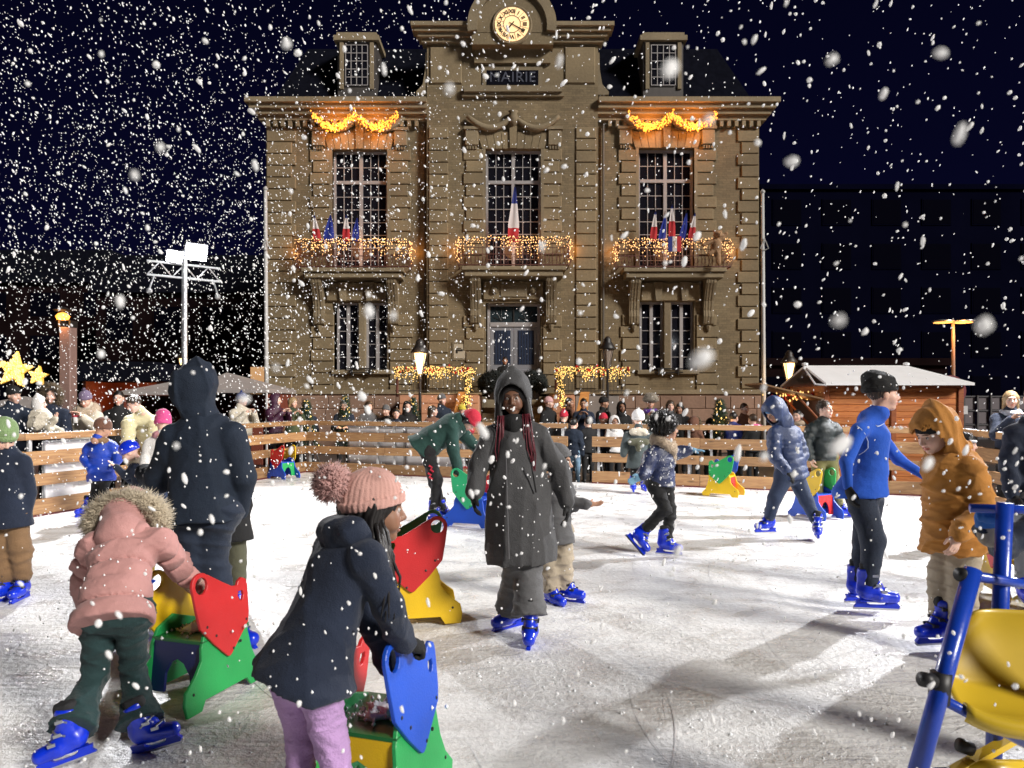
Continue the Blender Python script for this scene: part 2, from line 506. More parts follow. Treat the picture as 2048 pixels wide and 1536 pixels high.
# ---- the hire skate, built once
def make_skate_meshes():
    r = {}
    A = [cone((-.012, 0, .105), (-.004, 0, -.005), .058, .052, flat=(0, 1, 0), ff=1.15, k=.03),
         cone((-.025, 0, -.045), (.055, 0, -.048), .047, .046, k=.03),
         cone((.055, 0, -.056), (.150, 0, -.066), .045, .036, flat=(0, 1, 0), ff=.95, k=.03),
         ell((.030, 0, .0), (.050, .035, .040), k=.03),
         cone((-.055, 0, .06), (-.058, 0, -.03), .018, .022, k=.02)]
    S = [plane((0, 0, -.095), (0, 0, -1)), plane((-.02, 0, .118), (-.28, 0, 1)),
         ell((-.012, 0, .140), (.046, .038, .045), k=.004)]
    def ribs(p, d):  # shell overlaps and moulded edges
        z = p[..., 2] + p[..., 0] * .35
        sg = lambda t: 1 / (1 + np.exp(-np.clip(t / .004, -30, 30)))
        return d - .0035 * sg(z - .035) - .003 * sg(p[..., 0] - .045) * sg(-.03 - p[..., 2]) - .002 * sg(-.082 - p[..., 2])
    V, Q = sdf_mesh(A, S, .006, mods=[ribs])
    r['boot'] = mesh_np('skate', V, Q)
    # blade holder: two towers joined by a rail, openings between
    h = MB()
    out = [(-.085, -.094), (-.080, -.120), (-.095, -.138), (.178, -.138), (.186, -.122), (.168, -.100), (.150, -.094),
           (.118, -.094), (.098, -.118), (.060, -.121), (.010, -.121), (-.012, -.112), (-.022, -.094)]
    h.prism(out[::-1], -.013, .013)
    h.prism([(-.060, -.096), (.155, -.096), (.155, -.090), (-.060, -.090)], -.030, .030)
    r['holder'] = h.mesh('blade_holder')
    b = MB()
    b.prism([(-.098, -.137), (.176, -.137), (.190, -.128), (.192, -.138), (.178, -.153), (-.098, -.153)][::-1], -.0025, .0025)
    r['blade'] = b.mesh('blade')
    V, Q = sdf_mesh([cone((-.012, 0, .085), (-.018, 0, .150), .046, .045, flat=(0, 1, 0), ff=1.1),
                     ell((.028, 0, .115), (.022, .030, .045), k=.03)], [plane((0, 0, .155), (-.1, 0, 1))], .009, mods=[wrinkle(.003, 40, 3)])
    r['liner'] = mesh_np('liner', V, Q)
    u = MB()
    for z, x, w in ((.075, .040, .052), (.012, .062, .050), (-.028, .098, .044)):
        u.tube([(x - .05, -w, z - .012), (x - .01, -w * .9, z + .012), (x + .008, 0, z + .020), (x - .01, w * .9, z + .012), (x - .05, w, z - .012)], .0055, 6)
        u.box(x - .034, x + .002, -w - .008, -w + .004, z - .004, z + .012)
        u.box(x - .034, x + .002, w - .004, w + .008, z - .004, z + .012)
    r['buckle'] = u.mesh('buckle')
    return r
SK = make_skate_meshes()
M_SKATE = mat('blue_boot_plastic', (.004, .030, .58), .30, var=.10, vscale=30, coat=.3)
M_HOLD = mat('blue_holder_plastic', (.004, .028, .52), .35)
M_STEEL = mat('blade_steel', (.62, .62, .64), .28, metal=1.0)
M_BUCK = mat('buckle_metal', (.40, .42, .46), .35, metal=.8)
M_LINER = mat('black_liner', (.012, .012, .014), .85)
M_DKBUCK = mat('black_strap', (.02, .02, .03), .5)

def add_skate(parent, ank, toe, up=(0, 0, 1), s=1.0, dark=False):
    """ank world point; toe direction in the world"""
    x = nrm(toe); z = _v(up) - (_v(up) @ x) * x; z = nrm(z); y = np.cross(z, x)
    M = Matrix(((x[0], y[0], z[0]), (x[1], y[1], z[1]), (x[2], y[2], z[2]))).to_4x4()
    p = _v(ank) - _v(parent.location)
    M.translation = Vector(p)
    M = M @ Matrix.Scale(s, 4)
    o = link('skate', SK['boot'], M_SKATE, parent); o.matrix_local = M
    for n, m in (('holder', M_HOLD), ('blade', M_STEEL), ('liner', M_LINER), ('buckle', M_DKBUCK if dark else M_BUCK)):
        c = link({'holder': 'blade_holder'}.get(n, n), SK[n], m, o, objmat=(n == 'buckle'))
    return o

def shoe_mesh():
    V, Q = sdf_mesh([cone((-.02, 0, -.03), (.10, 0, -.05), .045, .036, k=.02), cone((0, 0, .06), (0, 0, -.03), .045, .045, k=.02)],
                    [plane((0, 0, -.085), (0, 0, -1))], .014)
    return mesh_np('shoe', V, Q)
SHOE = shoe_mesh()

def fur_mesh(name, pts, nor, L=.03, w=.004, n=2, seed=0, droop=.3, jit=.6):
    """tufts of hair standing on a set of points"""
    r = np.random.default_rng(seed)
    pts = np.repeat(pts, n, 0); nor = np.repeat(nor, n, 0); m = len(pts)
    d = nor + r.normal(size=(m, 3)) * jit; d[:, 2] -= droop
    d /= np.linalg.norm(d, axis=1)[:, None]
    side = np.cross(d, r.normal(size=(m, 3))); side /= np.linalg.norm(side, axis=1)[:, None]
    s2 = np.cross(d, side)
    ln = L * r.uniform(.5, 1.2, (m, 1)); p0 = pts + r.normal(size=(m, 3)) * w
    tip = p0 + d * ln + r.normal(size=(m, 3)) * L * .15
    a = p0 + side * w; b = p0 - side * w * .5 + s2 * w * .87; c = p0 - side * w * .5 - s2 * w * .87
    V = np.stack([a, b, c, tip], 1).reshape(-1, 3)
    base = np.arange(m)[:, None] * 4
    F = np.concatenate([base + np.array([[0, 1, 3]]), base + np.array([[1, 2, 3]]), base + np.array([[2, 0, 3]])])
    return mesh_np(name, V, F, smooth=True)

def vnormals(me):
    n = np.zeros(len(me.vertices) * 3, dtype=np.float32); me.vertices.foreach_get('normal', n)
    v = np.zeros(len(me.vertices) * 3, dtype=np.float32); me.vertices.foreach_get('co', v)
    return v.reshape(-1, 3).astype(float), n.reshape(-1, 3).astype(float)

SKIN = {'pale': (.66, .42, .33), 'tan': (.42, .23, .15), 'brown': (.25, .125, .075), 'dark': (.165, .080, .048)}
def skin_mat(t): return mat('skin_' + t, SKIN[t], .48, attr=None, var=.08, vscale=40, bump=.1, bscale=300, spec=.4) if False else _skin(t)
def _skin(t):
    n = 'skin_' + t
    if n in MATS: return MATS[n]
    m = bpy.data.materials.new(n); m.use_nodes = True
    nt = m.node_tree; b = nt.nodes['Principled BSDF']
    b.inputs['Roughness'].default_value = .46
    b.inputs['Subsurface Weight'].default_value = .12
    b.inputs['Subsurface Radius'].default_value = (.02, .008, .004)
    b.inputs['Subsurface Scale'].default_value = .5
    at = nt.nodes.new('ShaderNodeAttribute'); at.attribute_name = 'col'
    mx = nt.nodes.new('ShaderNodeMix'); mx.data_type = 'RGBA'; mx.blend_type = 'MULTIPLY'; mx.inputs['Factor'].default_value = 1
    mx.inputs['A'].default_value = (*SKIN[t], 1)
    nt.links.new(at.outputs['Color'], mx.inputs['B']); nt.links.new(mx.outputs['Result'], b.inputs['Base Color'])
    MATS[n] = m
    return m

def cloth(name, c, rough=.85, shiny=False, bump=.35, fine=220, var=.12):
    return mat(name, c, .42 if shiny else rough, var=var, vscale=7, bump=bump, bscale=fine, bump2=.45, b2scale=16, sheen=0 if shiny or max(c) < .03 else .12)

class Fig:
    """a person; joints are world points. face = (yaw, pitch down, roll) in degrees, yaw 0 looks at the photographer's side, 90 to the right of the picture"""
    def __init__(s, label, J, root, scale=1.0, group=None, skin='pale', vox=.012, cat='person'):
        s.J = {k: _v(p) for k, p in J.items()}
        s.s = scale; s.vox = vox; s.skin = skin
        s.o = empty('person', root, label=label, cat=cat, group=group)
        s.root = _v(root); s.seed = abs(hash(label)) % 9973 if False else sum(ord(c) for c in label) % 9973
        J = s.J
        s.spine = nrm(J['neck'] - J['pelvis'])
        s.side = nrm(J['sh_r'] - J['sh_l'])      # towards picture-right joint
        s.front = nrm(np.cross(s.spine, s.side))
    def mk(s, name, V, Q, m, parent=None, color=None, smooth=True, label=None):
        me = mesh_np(name, V - s.root, Q, smooth, color)
        o = link(name, me, m, parent or s.o)
        if label: o['label'] = label
        return o
    def headframe(s, yaw, pitch, roll=0):
        y, p, r = map(math.radians, (yaw, pitch, roll))
        f = np.array([math.sin(y) * math.cos(p), -math.cos(y) * math.cos(p), -math.sin(p)])
        u0 = np.array([math.sin(y) * math.sin(p), -math.cos(y) * math.sin(p), math.cos(p)])
        x0 = np.cross(f, u0)
        u = u0 * math.cos(r) + x0 * math.sin(r); x = np.cross(f, u)
        s.hM = np.stack([x, f, u], 1); s.face = f; s.up = u; s.hx = x
        return s.hM
    def hp(s, x, y, z):
        """point in head coordinates (metres, adult)"""
        return s.J['head'] + s.hM @ (np.array([x, y, z]) * s.hs)
    def body(s, yaw=0, pitch=0, roll=0, hscale=None, smile=False, shut=False, hands=(), eyes=True, hvox=None, legr=1.0, iris=(.05, .03, .02)):
        J, k = s.J, s.s
        s.hs = hscale or (.80 + .20 * k)
        s.headframe(yaw, pitch, roll)
        lim = [cone(lerp(J['neck'], J['pelvis'], .10), lerp(J['neck'], J['pelvis'], .55), .095 * k, .10 * k, flat=s.front, ff=1.4, k=.03),
               cone(lerp(J['neck'], J['pelvis'], .55), J['pelvis'], .10 * k, .11 * k, flat=s.front, ff=1.3, k=.04),
               cone(lerp(J['neck'], J['pelvis'], .05), s.hp(0, -.03, -.09), .050 * k, .048 * s.hs, k=.02),
               cone(lerp(J['sh_l'], J['sh_r'], .1), lerp(J['sh_l'], J['sh_r'], .9), .035 * k, .035 * k, k=.02)]
        for d in 'lr':
            lim += [cone(J['sh_' + d], J['el_' + d], .048 * k, .038 * k, k=.02), cone(J['el_' + d], J['wr_' + d], .038 * k, .026 * k, k=.02)]
            if 'an_' + d in J:
                lim += [cone(J['hip_' + d], J['kn_' + d], .075 * k * legr, .05 * k, k=.03), cone(J['kn_' + d], J['an_' + d], .05 * k, .036 * k, k=.02)]
        V, Q = sdf_mesh(lim, [], max(.022, s.vox * 1.5))
        Vs = [V]; Qs = [Q]; Cs = [np.ones((len(V), 3))]; n = len(V)
        hv = hvox or max(.0045, s.vox * .55)
        Vh, Qh, Ch = head_template(hv, smile, shut)
        Vs.append(transform(Vh * s.hs, s.hM, J['head'])); Qs.append(Qh + n); Cs.append(Ch); n += len(Vh)
        for h in hands:
            h = tuple(h) + (None,) * (5 - len(h))
            Vx, Qx = s.hand(h[0], h[1], palm=h[2], thumb=h[3], dir=h[4])
            Vs.append(Vx); Qs.append(Qx + n); Cs.append(np.ones((len(Vx), 3))); n += len(Vx)
        s.b = s.mk('body', np.concatenate(Vs), np.concatenate(Qs), _skin(s.skin), color=np.concatenate(Cs))
        if eyes and not shut:
            for sx in (-1, 1):
                c = s.hp(sx * .031, .0785, .009)
                vs, fs = UVS
                me_v = vs * .0112 * s.hs + c
                e = s.mk('eye', me_v, fs, mat('eye_white', (.42, .38, .36), .3))
                c2 = s.hp(sx * .031, .0850, .0088)
                s.mk('iris', vs * np.array([.0062] * 3) * s.hs + c2, fs, mat('iris_dark', iris, .15), parent=e)
        return s.b
    def hframe(s, d, palm, bend=0.0, dir=None):
        J = s.J
        x = nrm(dir) if dir is not None else nrm(J['wr_' + d] - J['el_' + d])
        z = -_v(palm); z = z - (z @ x) * x; z = nrm(z); y = np.cross(z, x)
        return np.stack([x, y, z], 1)
    def hand(s, d, kind='relaxed', palm=(0, 1, 0), thumb=None, dir=None, fat=1.0, size=None, off=.02):
        """palm: direction the palm faces. thumb: rough direction of the thumb, decides left/right mirroring"""
        M = s.hframe(d, palm, dir=dir)
        mir = False
        if thumb is not None and (_v(thumb) @ M[:, 1]) < 0: mir = True
        k = size or s.s
        vx = max(.0050, s.vox * .55)
        return place_hand(kind, fat, mir, M, s.J['wr_' + d] + M[:, 0] * off * k, k, vx)
    def glove(s, d, m, **kw):
        kw.setdefault('fat', 1.22)
        V, Q = s.hand(d, **kw)
        return s.mk('glove', V, Q, m)
    def legs(s, m, rt=.095, rk=.070, ra=.058, flare=None, cut=0.0, wr=.010, name='trousers', bulge=0, seat=.125, wf=16):
        J, k = s.J, s.s
        pel = lerp(J['hip_l'], J['hip_r'], .5) + s.spine * .06 * k
        A = [cone(J['hip_l'] + s.spine * .03 * k, J['hip_r'] + s.spine * .03 * k, seat * k, seat * k, flat=s.front, ff=1.05, k=.05), cone(pel, pel + s.spine * .12 * k, .14 * k, .13 * k, flat=s.front, ff=1.35, k=.05)]
        S = []
        for d in 'lr':
            h, kn, an = J['hip_' + d], J['kn_' + d], J['an_' + d]
            ax = nrm(an - kn); low = kn + ax * (np.linalg.norm(an - kn) - cut * k)
            A.append(cone(h, kn, rt * k, rk * k, k=.02))
            if flare:
                mid = lerp(kn, low, .35)
                A.append(cone(kn, mid, rk * k, (rk * .92) * k, k=.03)); A.append(cone(mid, low + ax * .03, rk * .92 * k, flare * k, k=.03))
                S.append((low, ax))
            else:
                A.append(cone(kn, low, rk * k, ra * k, k=.03))
                if bulge: A.append(cone(lerp(kn, low, .8), lerp(kn, low, .97), (ra + bulge) * k, (ra + bulge * .7) * k, k=.03))
        mods = [wrinkle(wr * .55, wf / k, s.seed + 5, axis=(0, 0, 1), comp=2.4)]
        if S:
            def cutter(p, d):
                for low, ax in S:
                    e = (p - low) @ ax
                    near = np.linalg.norm(p - low, axis=-1) < .3
                    d = np.where(near, np.maximum(d, e), d)
                return d
            mods.append(cutter)
        V, Q = sdf_mesh(A, [], s.vox, mods)
        return s.mk(name, V, Q, m)
    def coat(s, m, bulk=1.0, hem=None, hw=.20, hd=None, chest=.165, waist=.155, depth=1.35, sleeve=(.072, .062, .050), puff=None, wr=.008,
             hood=None, collar=.0, name='jacket', cuff=None, extra=(), sub=(), wf=13, hemcut=None, split=None, armk=.02, comp=2.0):
        J, k = s.J, s.s * bulk
        nk, pv = J['neck'], J['pelvis']
        fr = s.front
        ch = lerp(nk, pv, .26); wa = lerp(nk, pv, .72)
        hem = _v(hem) if hem is not None else pv
        A = [cone(J['sh_l'], J['sh_r'], .066 * k, .066 * k, k=.05),
             cone(nk + s.spine * .0, ch, .075 * k, .13 * k, flat=fr, ff=1.15, k=.05),
             cone(ch, wa, chest * k, waist * k, flat=fr, ff=depth, k=.05, puff=puff),
             cone(wa, hem, waist * k, hw * s.s, flat=fr, ff=depth * .95, k=.04, puff=puff)]
        cr = collar or .070 * k
        nt = s.hp(0, -.030, -.132)
        A.append(cone(lerp(nk, nt, -.3), lerp(nk, nt, 1.0), cr * 1.12, cr * .95, k=.02))
        A.append(cone(lerp(nk, J['sh_l'], .15), lerp(J['sh_l'], nk, .15), .060 * k, .062 * k, k=.04)); A.append(cone(lerp(nk, J['sh_r'], .15), lerp(J['sh_r'], nk, .15), .060 * k, .062 * k, k=.04))
        for d in 'lr':
            a, b, c = J['sh_' + d], J['el_' + d], J['wr_' + d]
            pf = puff
            A += [cone(a, b, sleeve[0] * k, sleeve[1] * k, k=armk, puff=pf), cone(b, c, sleeve[1] * k, sleeve[2] * k, k=.02, puff=pf)]
            if cuff: A.append(cone(lerp(b, c, .93), c, cuff * k, cuff * k, k=.004))
        A += list(extra)
        ax = nrm(hem - wa) if hemcut is None else nrm(hemcut)
        def cutter(p, d):
            e = (p - hem) @ ax
            near = np.linalg.norm(p - hem, axis=-1) < hw * s.s * 1.8
            arm = np.minimum(*[np.minimum(A2[0](p), A2b[0](p)) for A2, A2b in ARM])
            return np.where(near, np.minimum(np.maximum(d, e), np.where(arm < .03, arm, 1)), d)
        ARM = []
        for d in 'lr':
            a, b, c = J['sh_' + d], J['el_' + d], J['wr_' + d]
            ARM.append((cone(a, b, sleeve[0] * k, sleeve[1] * k), cone(b, c, sleeve[1] * k, sleeve[2] * k)))
        mods = [cutter]
        if wr: mods.append(wrinkle(wr * .6, wf / k, s.seed, axis=s.spine, comp=comp))
        V, Q = sdf_mesh(A, list(sub), s.vox, mods)
        s.jk = s.mk(name, V, Q, m)
        return s.jk
    def hood_up(s, m, r=(.112, .135, .140), c=(0, -.012, .022), open_=(.082, .16, .112), oc=(0, .105, -.005), wr=.004, parent=None, neck=True, peak=0, inner=None):
        hs = s.hs
        A = [ell(s.hp(*c), np.array(r) * hs, s.hM, k=.03)]
        if neck: A.append(cone(s.hp(0, -.03, -.07), lerp(s.J['neck'], s.hp(0, -.03, -.07), .15), .105 * hs, .125 * hs, k=.06))
        if peak: A.append(cone(s.hp(0, -.03, .12), s.hp(0, -.05, .12 + peak), .07 * hs, .03 * hs, k=.06))
        S = [ell(s.hp(*oc), np.array(open_) * hs, s.hM, k=.008), ell(s.hp(0, .03, -.005), np.array([r[0] - .030, r[1] - .035, r[2] - .036]) * hs, s.hM, k=.004)]
        V, Q = sdf_mesh(A, S, max(.008, s.vox * .8), [wrinkle(wr, 15, s.seed + 9)])
        return s.mk('hood', V, Q, m, parent)
    def hood_down(s, m, w=.13, parent=None, back=.085, low=.05, thick=.05):
        k = s.s; b = s.J['neck'] - s.front * back * k * s._fs() - s.spine * low * k
        A = [cone(b - s.side * w * .55 * k, b + s.side * w * .55 * k, thick * k, thick * k, k=.05),
             cone(b - s.spine * .02, b - s.spine * .13 * k, (thick + .02) * k, (thick - .005) * k, flat=s.front, ff=1.4, k=.05),
             cone(b - s.side * w * .55 * k, s.J['neck'] + s.front * .07 * k * s._fs() - s.side * .075 * k, thick * .9 * k, thick * .6 * k, k=.04),
             cone(b + s.side * w * .55 * k, s.J['neck'] + s.front * .07 * k * s._fs() + s.side * .075 * k, thick * .9 * k, thick * .6 * k, k=.04)]
        V, Q = sdf_mesh(A, [], max(.008, s.vox * .8), [wrinkle(.006, 18, s.seed + 2)])
        return s.mk('hood', V, Q, m, parent)
    def _fs(s):
        """+1 when front axis points where the face looks"""
        return 1.0 if s.front @ s.face >= -.05 or True and (s.front @ s.face) > 0 else -1.0
    def beanie(s, m, r=(.092, .112, .110), c=(0, -.018, .052), cut=.02, tilt=.25, slouch=0, ribs=0, pom=None, name='hat', wr=.002, brim=.006):
        hs = s.hs
        A = [ell(s.hp(*c), np.array(r) * hs, s.hM, k=.02)]
        if slouch: A.append(ell(s.hp(0, -.075, .12), np.array([.07, .06, .05]) * hs * slouch, s.hM, k=.05))
        pt = s.hp(0, 0, cut); nn = s.hM @ nrm((0, tilt, -1))
        mods = [lambda p, d: np.maximum(d, (p - pt) @ nn)]
        def ribm(p, d):
            q = (p - s.J['head']) @ s.hM
            a = np.arctan2(q[..., 0], q[..., 1] + .018)
            e = (p - pt) @ nn
            fold = np.where(e > -.038 * hs, brim, 0)
            return d - (.0042 * np.abs(np.sin(a * ribs)) if ribs else 0) - fold
        mods.insert(0, ribm)
        if wr: mods.insert(0, wrinkle(wr, 22, s.seed + 4))
        V, Q = sdf_mesh(A, [], max(.0046, s.vox * .55), mods)
        h = s.mk(name, V, Q, m)
        if pom:
            pc, pr, pm = pom
            c0 = s.hp(*pc); V, Q = sdf_mesh([ell(c0, (pr * .8,) * 3)], [], max(.012, s.vox))
            me = mesh_np('tmp', V, Q); v, n = vnormals(me)
            b = s.mk('bobble', V, Q, pm, h)
            f = fur_mesh('bobble_yarn', v - s.root, n, L=pr * .42, w=.0035, n=3, droop=0.05, seed=s.seed)
            link('bobble_yarn', f, pm, b)
        return h
    def hair(s, m, kind='short', seed=0, tufts=True, extra=()):
        hs = s.hs
        R = {'short': (.082, .098, .096), 'long': (.090, .108, .099), 'big': (.140, .140, .130), 'bob': (.092, .110, .100)}[kind]
        C = {'short': (0, -.022, .040), 'long': (0, -.024, .036), 'big': (0, -.050, .055), 'bob': (0, -.024, .036)}[kind]
        A = [ell(s.hp(*C), np.array(R) * hs, s.hM, k=.02)]
        if kind in ('long', 'bob'):
            L = .20 if kind == 'long' else .08
            for sx in (-1, 1):
                A.append(cone(s.hp(sx * .070, -.025, .02), s.hp(sx * .080, -.03, -L), .032 * hs, .024 * hs, k=.04))
            A.append(cone(s.hp(0, -.07, .0), s.hp(0, -.08, -L), .06 * hs, .045 * hs, k=.04))
        A += list(extra)
        S = [ell(s.hp(0, .110, -.035), np.array([.066, .085, .095]) * hs, s.hM, k=.01)]
        if kind == 'short': S.append(ell(s.hp(0, .01, -.115), np.array([.12, .12, .095]) * hs, s.hM, k=.01))
        if kind == 'big': S = [ell(s.hp(0, .130, -.03), np.array([.085, .12, .10]) * hs, s.hM, k=.01)]
        def strands(p, d):
            near = np.abs(d) < .05
            q = (p[near] - s.J['head']) @ s.hM
            a = np.arctan2(q[:, 0], q[:, 1] + .02)
            out = d.copy(); amp = .003 if kind != 'big' else .012
            out[near] -= amp * np.sin(a * 24 + np.sin(q[:, 2] * 60) * 1.5) + amp * .7 * np.sin(q[:, 1] * 160 + np.sin(q[:, 0] * 90) * 2)
            return out
        V, Q = sdf_mesh(A, S, max(.006, s.vox * .6), [strands])
        h = s.mk('hair', V, Q, m)
        if tufts:
            v, n = vnormals(h.data)
            idx = np.random.default_rng(s.seed).choice(len(v), min(len(v), 1400 if kind != 'big' else 2600), replace=False)
            f = fur_mesh('hair_strand', v[idx], n[idx], L=.022 if kind != 'big' else .045, w=.0016, n=1, droop=.5 if kind != 'big' else .1, seed=3, jit=.5)
            link('hair_strand', f, m, h)
        return h
    def scarf(s, m, r=.085, t=.035, name='scarf', drop=.0, front=None, fur=0, tilt=0.02, parent=None):
        """a thick ring round the neck"""
        c = lerp(s.J['neck'], s.hp(0, -.01, -.13), .45)
        fr = s.face - (s.face @ s.spine) * s.spine; fr = nrm(fr); sd = np.cross(s.spine, fr)
        k = s.s; A = []; n = 10
        ring = []
        for i in range(n):
            a = 2 * math.pi * i / n
            ring.append(c + (fr * math.cos(a) + sd * math.sin(a)) * r * k + s.spine * (-tilt * math.cos(a)) * k)
        for i in range(n): A.append(cone(ring[i], ring[(i + 1) % n], t * k, t * k, k=.03))
        if drop: A.append(cone(c + fr * r * k, c + fr * (r + .02) * k - s.spine * drop * k, t * 1.1 * k, t * .9 * k, k=.03))
        V, Q = sdf_mesh(A, [], max(.008, s.vox * .8), [wrinkle(.006, 20, s.seed + 3)])
        o = s.mk(name, V, Q, m, parent)
        if fur:
            v, nn = vnormals(o.data); idx = np.random.default_rng(2).choice(len(v), min(len(v), 2200), replace=False)
            link('fur_tuft', fur_mesh('fur_tuft', v[idx], nn[idx], L=fur, w=.003, n=2), m, o)
        return o
    def zipper(s, m, pts, r=.004):
        b = MB(); b.tube([Vector(_v(p) - s.root) for p in pts], r, 6)
        return b.build('zipper', m, s.o)

def uv_sphere(n=8, m=6):
    vs = [(0, 0, 1)]
    for i in range(1, m):
        for j in range(n):
            t = math.pi * i / m; p = 2 * math.pi * j / n
            vs.append((math.sin(t) * math.cos(p), math.sin(t) * math.sin(p), math.cos(t)))
    vs.append((0, 0, -1)); fs = []
    for j in range(n): fs.append((0, 1 + j, 1 + (j + 1) % n, 0))
    for i in range(m - 2):
        for j in range(n):
            a = 1 + i * n
            fs.append((a + j, a + n + j, a + n + (j + 1) % n, a + (j + 1) % n))
    L = len(vs) - 1; a = 1 + (m - 2) * n
    for j in range(n): fs.append((a + j, L, a + (j + 1) % n, a + j))
    tri = []
    for f in fs:
        if len(set(f)) == 4: tri += [(f[0], f[1], f[2]), (f[0], f[2], f[3])]
        else:
            u = list(dict.fromkeys(f)); tri.append(tuple(u))
    return np.array(vs, float), np.array(tri)
UVS = uv_sphere()
# ================================================================= GROUND AND ICE
def snow_mat(name, base, rough, patches=True):
    m = bpy.data.materials.new(name); m.use_nodes = True
    nt = m.node_tree; b = nt.nodes['Principled BSDF']
    tc = nt.nodes.new('ShaderNodeTexCoord')
    def noise(sc, det=4, dist=0.0, stretch=None):
        n = nt.nodes.new('ShaderNodeTexNoise'); n.inputs['Scale'].default_value = sc; n.inputs['Detail'].default_value = det
        n.inputs['Distortion'].default_value = dist
        src = tc.outputs['Object']
        if stretch:
            mp = nt.nodes.new('ShaderNodeMapping'); mp.inputs['Scale'].default_value = stretch; mp.inputs['Rotation'].default_value = (0, 0, .3)
            nt.links.new(src, mp.inputs['Vector']); src = mp.outputs[0]
        nt.links.new(src, n.inputs['Vector']); return n.outputs['Fac']
    def ramp(src, a, b_, c0, c1):
        r = nt.nodes.new('ShaderNodeMapRange'); r.inputs['From Min'].default_value = a; r.inputs['From Max'].default_value = b_
        r.inputs['To Min'].default_value = c0; r.inputs['To Max'].default_value = c1
        nt.links.new(src, r.inputs['Value']); return r.outputs['Result']
    def mul(a, b_):
        q = nt.nodes.new('ShaderNodeMath'); q.operation = 'MULTIPLY'
        nt.links.new(a, q.inputs[0]); nt.links.new(b_, q.inputs[1]); return q.outputs[0]
    big = noise(.55, 5, .8); mid = noise(3.5, 6, .5); fine = noise(38, 5); streak = noise(2.2, 6, .6, (1.0, 7.0, 1))
    spots = nt.nodes.new('ShaderNodeTexVoronoi'); spots.inputs['Scale'].default_value = 3.2
    nt.links.new(tc.outputs['Object'], spots.inputs['Vector'])
    v = mul(ramp(big, .35, .65, .92, 1.03), ramp(mid, .3, .7, .93, 1.04))
    v = mul(v, ramp(fine, .30, .55, .86, 1.03))
    v = mul(v, ramp(streak, .35, .6, .93, 1.02))
    v = mul(v, ramp(spots.outputs['Distance'], .015, .05, .80, 1.0))
    hs = nt.nodes.new('ShaderNodeHueSaturation'); hs.inputs['Color'].default_value = (*base, 1)
    nt.links.new(v, hs.inputs['Value']); nt.links.new(hs.outputs['Color'], b.inputs['Base Color'])
    nt.links.new(ramp(mid, .38, .58, rough, rough + .38), b.inputs['Roughness'])
    h1 = nt.nodes.new('ShaderNodeBump'); h1.inputs['Strength'].default_value = .34; h1.inputs['Distance'].default_value = .012
    gr = noise(26, 6, .3)
    nt.links.new(ramp(gr, .38, .72, 0, 1), h1.inputs['Height'])
    h2 = nt.nodes.new('ShaderNodeBump'); h2.inputs['Strength'].default_value = .35; h2.inputs['Distance'].default_value = .03
    nt.links.new(streak, h2.inputs['Height']); nt.links.new(h1.outputs[0], h2.inputs['Normal'])
    h3 = nt.nodes.new('ShaderNodeBump'); h3.inputs['Strength'].default_value = .6; h3.inputs['Distance'].default_value = .006
    nt.links.new(noise(110, 3), h3.inputs['Height']); nt.links.new(h2.outputs[0], h3.inputs['Normal'])
    nt.links.new(h3.outputs[0], b.inputs['Normal'])
    return m

FENCE_PTS = [(-9.6, .2), (-6.62, 10.0), (-4.60, 16.45), (1.10, 14.42), (1.55, 14.25), (7.25, 12.2), (6.78, 9.9), (7.6, 5.5), (8.2, .2)]

M_ICE = snow_mat('rink_ice', (.76, .757, .75), .22)
def make_ice():
    poly = [(x, y) for x, y in FENCE_PTS] + [(8.2, -3), (-9.6, -3)]
    poly = poly[::-1]
    # fine relief close to the camera: a displaced grid clipped by the fence, and a plain sheet beyond it
    b = MB(); b.prism(poly, -.12, 0.0, 'z')
    o = b.build('ice', M_ICE); tag(o, kind='structure')
    return o
make_ice()
M_PAVE = mat('wet_paving', (.055, .052, .052), .35, var=.3, vscale=2.5, bump=.4, bscale=25)
g = MB(); g.add([(-160, -40, -.13), (160, -40, -.13), (160, 300, -.13), (-160, 300, -.13)], [(0, 1, 2, 3)])
tag(g.build('ground', M_PAVE), kind='structure')
# slush ridges and snow crumbs scraped up by the blades
def crumbs():
    r = np.random.default_rng(5); n = 5200
    Y = 2.4 + 9 * r.random(n) ** 1.8; X = (r.random(n) - .5) * 1.5 * Y
    cl = np.sin(X * 2.1 + np.sin(Y * 1.7) * 2) + np.sin(Y * 3.3 + X) + r.normal(size=n) * .8
    k = (cl > .2) & (X > -6.0) & (X < 6.6); X, Y = X[k], Y[k]; n = len(X)
    s = .0035 + .010 * r.random(n) ** 3
    base = np.array([(1, 0, 0), (0, 1, 0), (-1, 0, 0), (0, -1, 0), (0, 0, 1.0)])
    V = base[None] * s[:, None, None] * r.uniform(.6, 1.3, (n, 5, 3)) + np.stack([X, Y, np.zeros(n)], 1)[:, None]
    F = np.array([[0, 1, 4], [1, 2, 4], [2, 3, 4], [3, 0, 4]])
    Fs = (np.arange(n)[:, None, None] * 5 + F[None]).reshape(-1, 3)
    o = link('snow_crumb', mesh_np('snow_crumb', V.reshape(-1, 3), Fs, False), mat('snow_white', (.80, .82, .84), .6))
    tag(o, 'loose crumbs of scraped snow strewn over the ice', 'snow', kind='stuff')
crumbs()
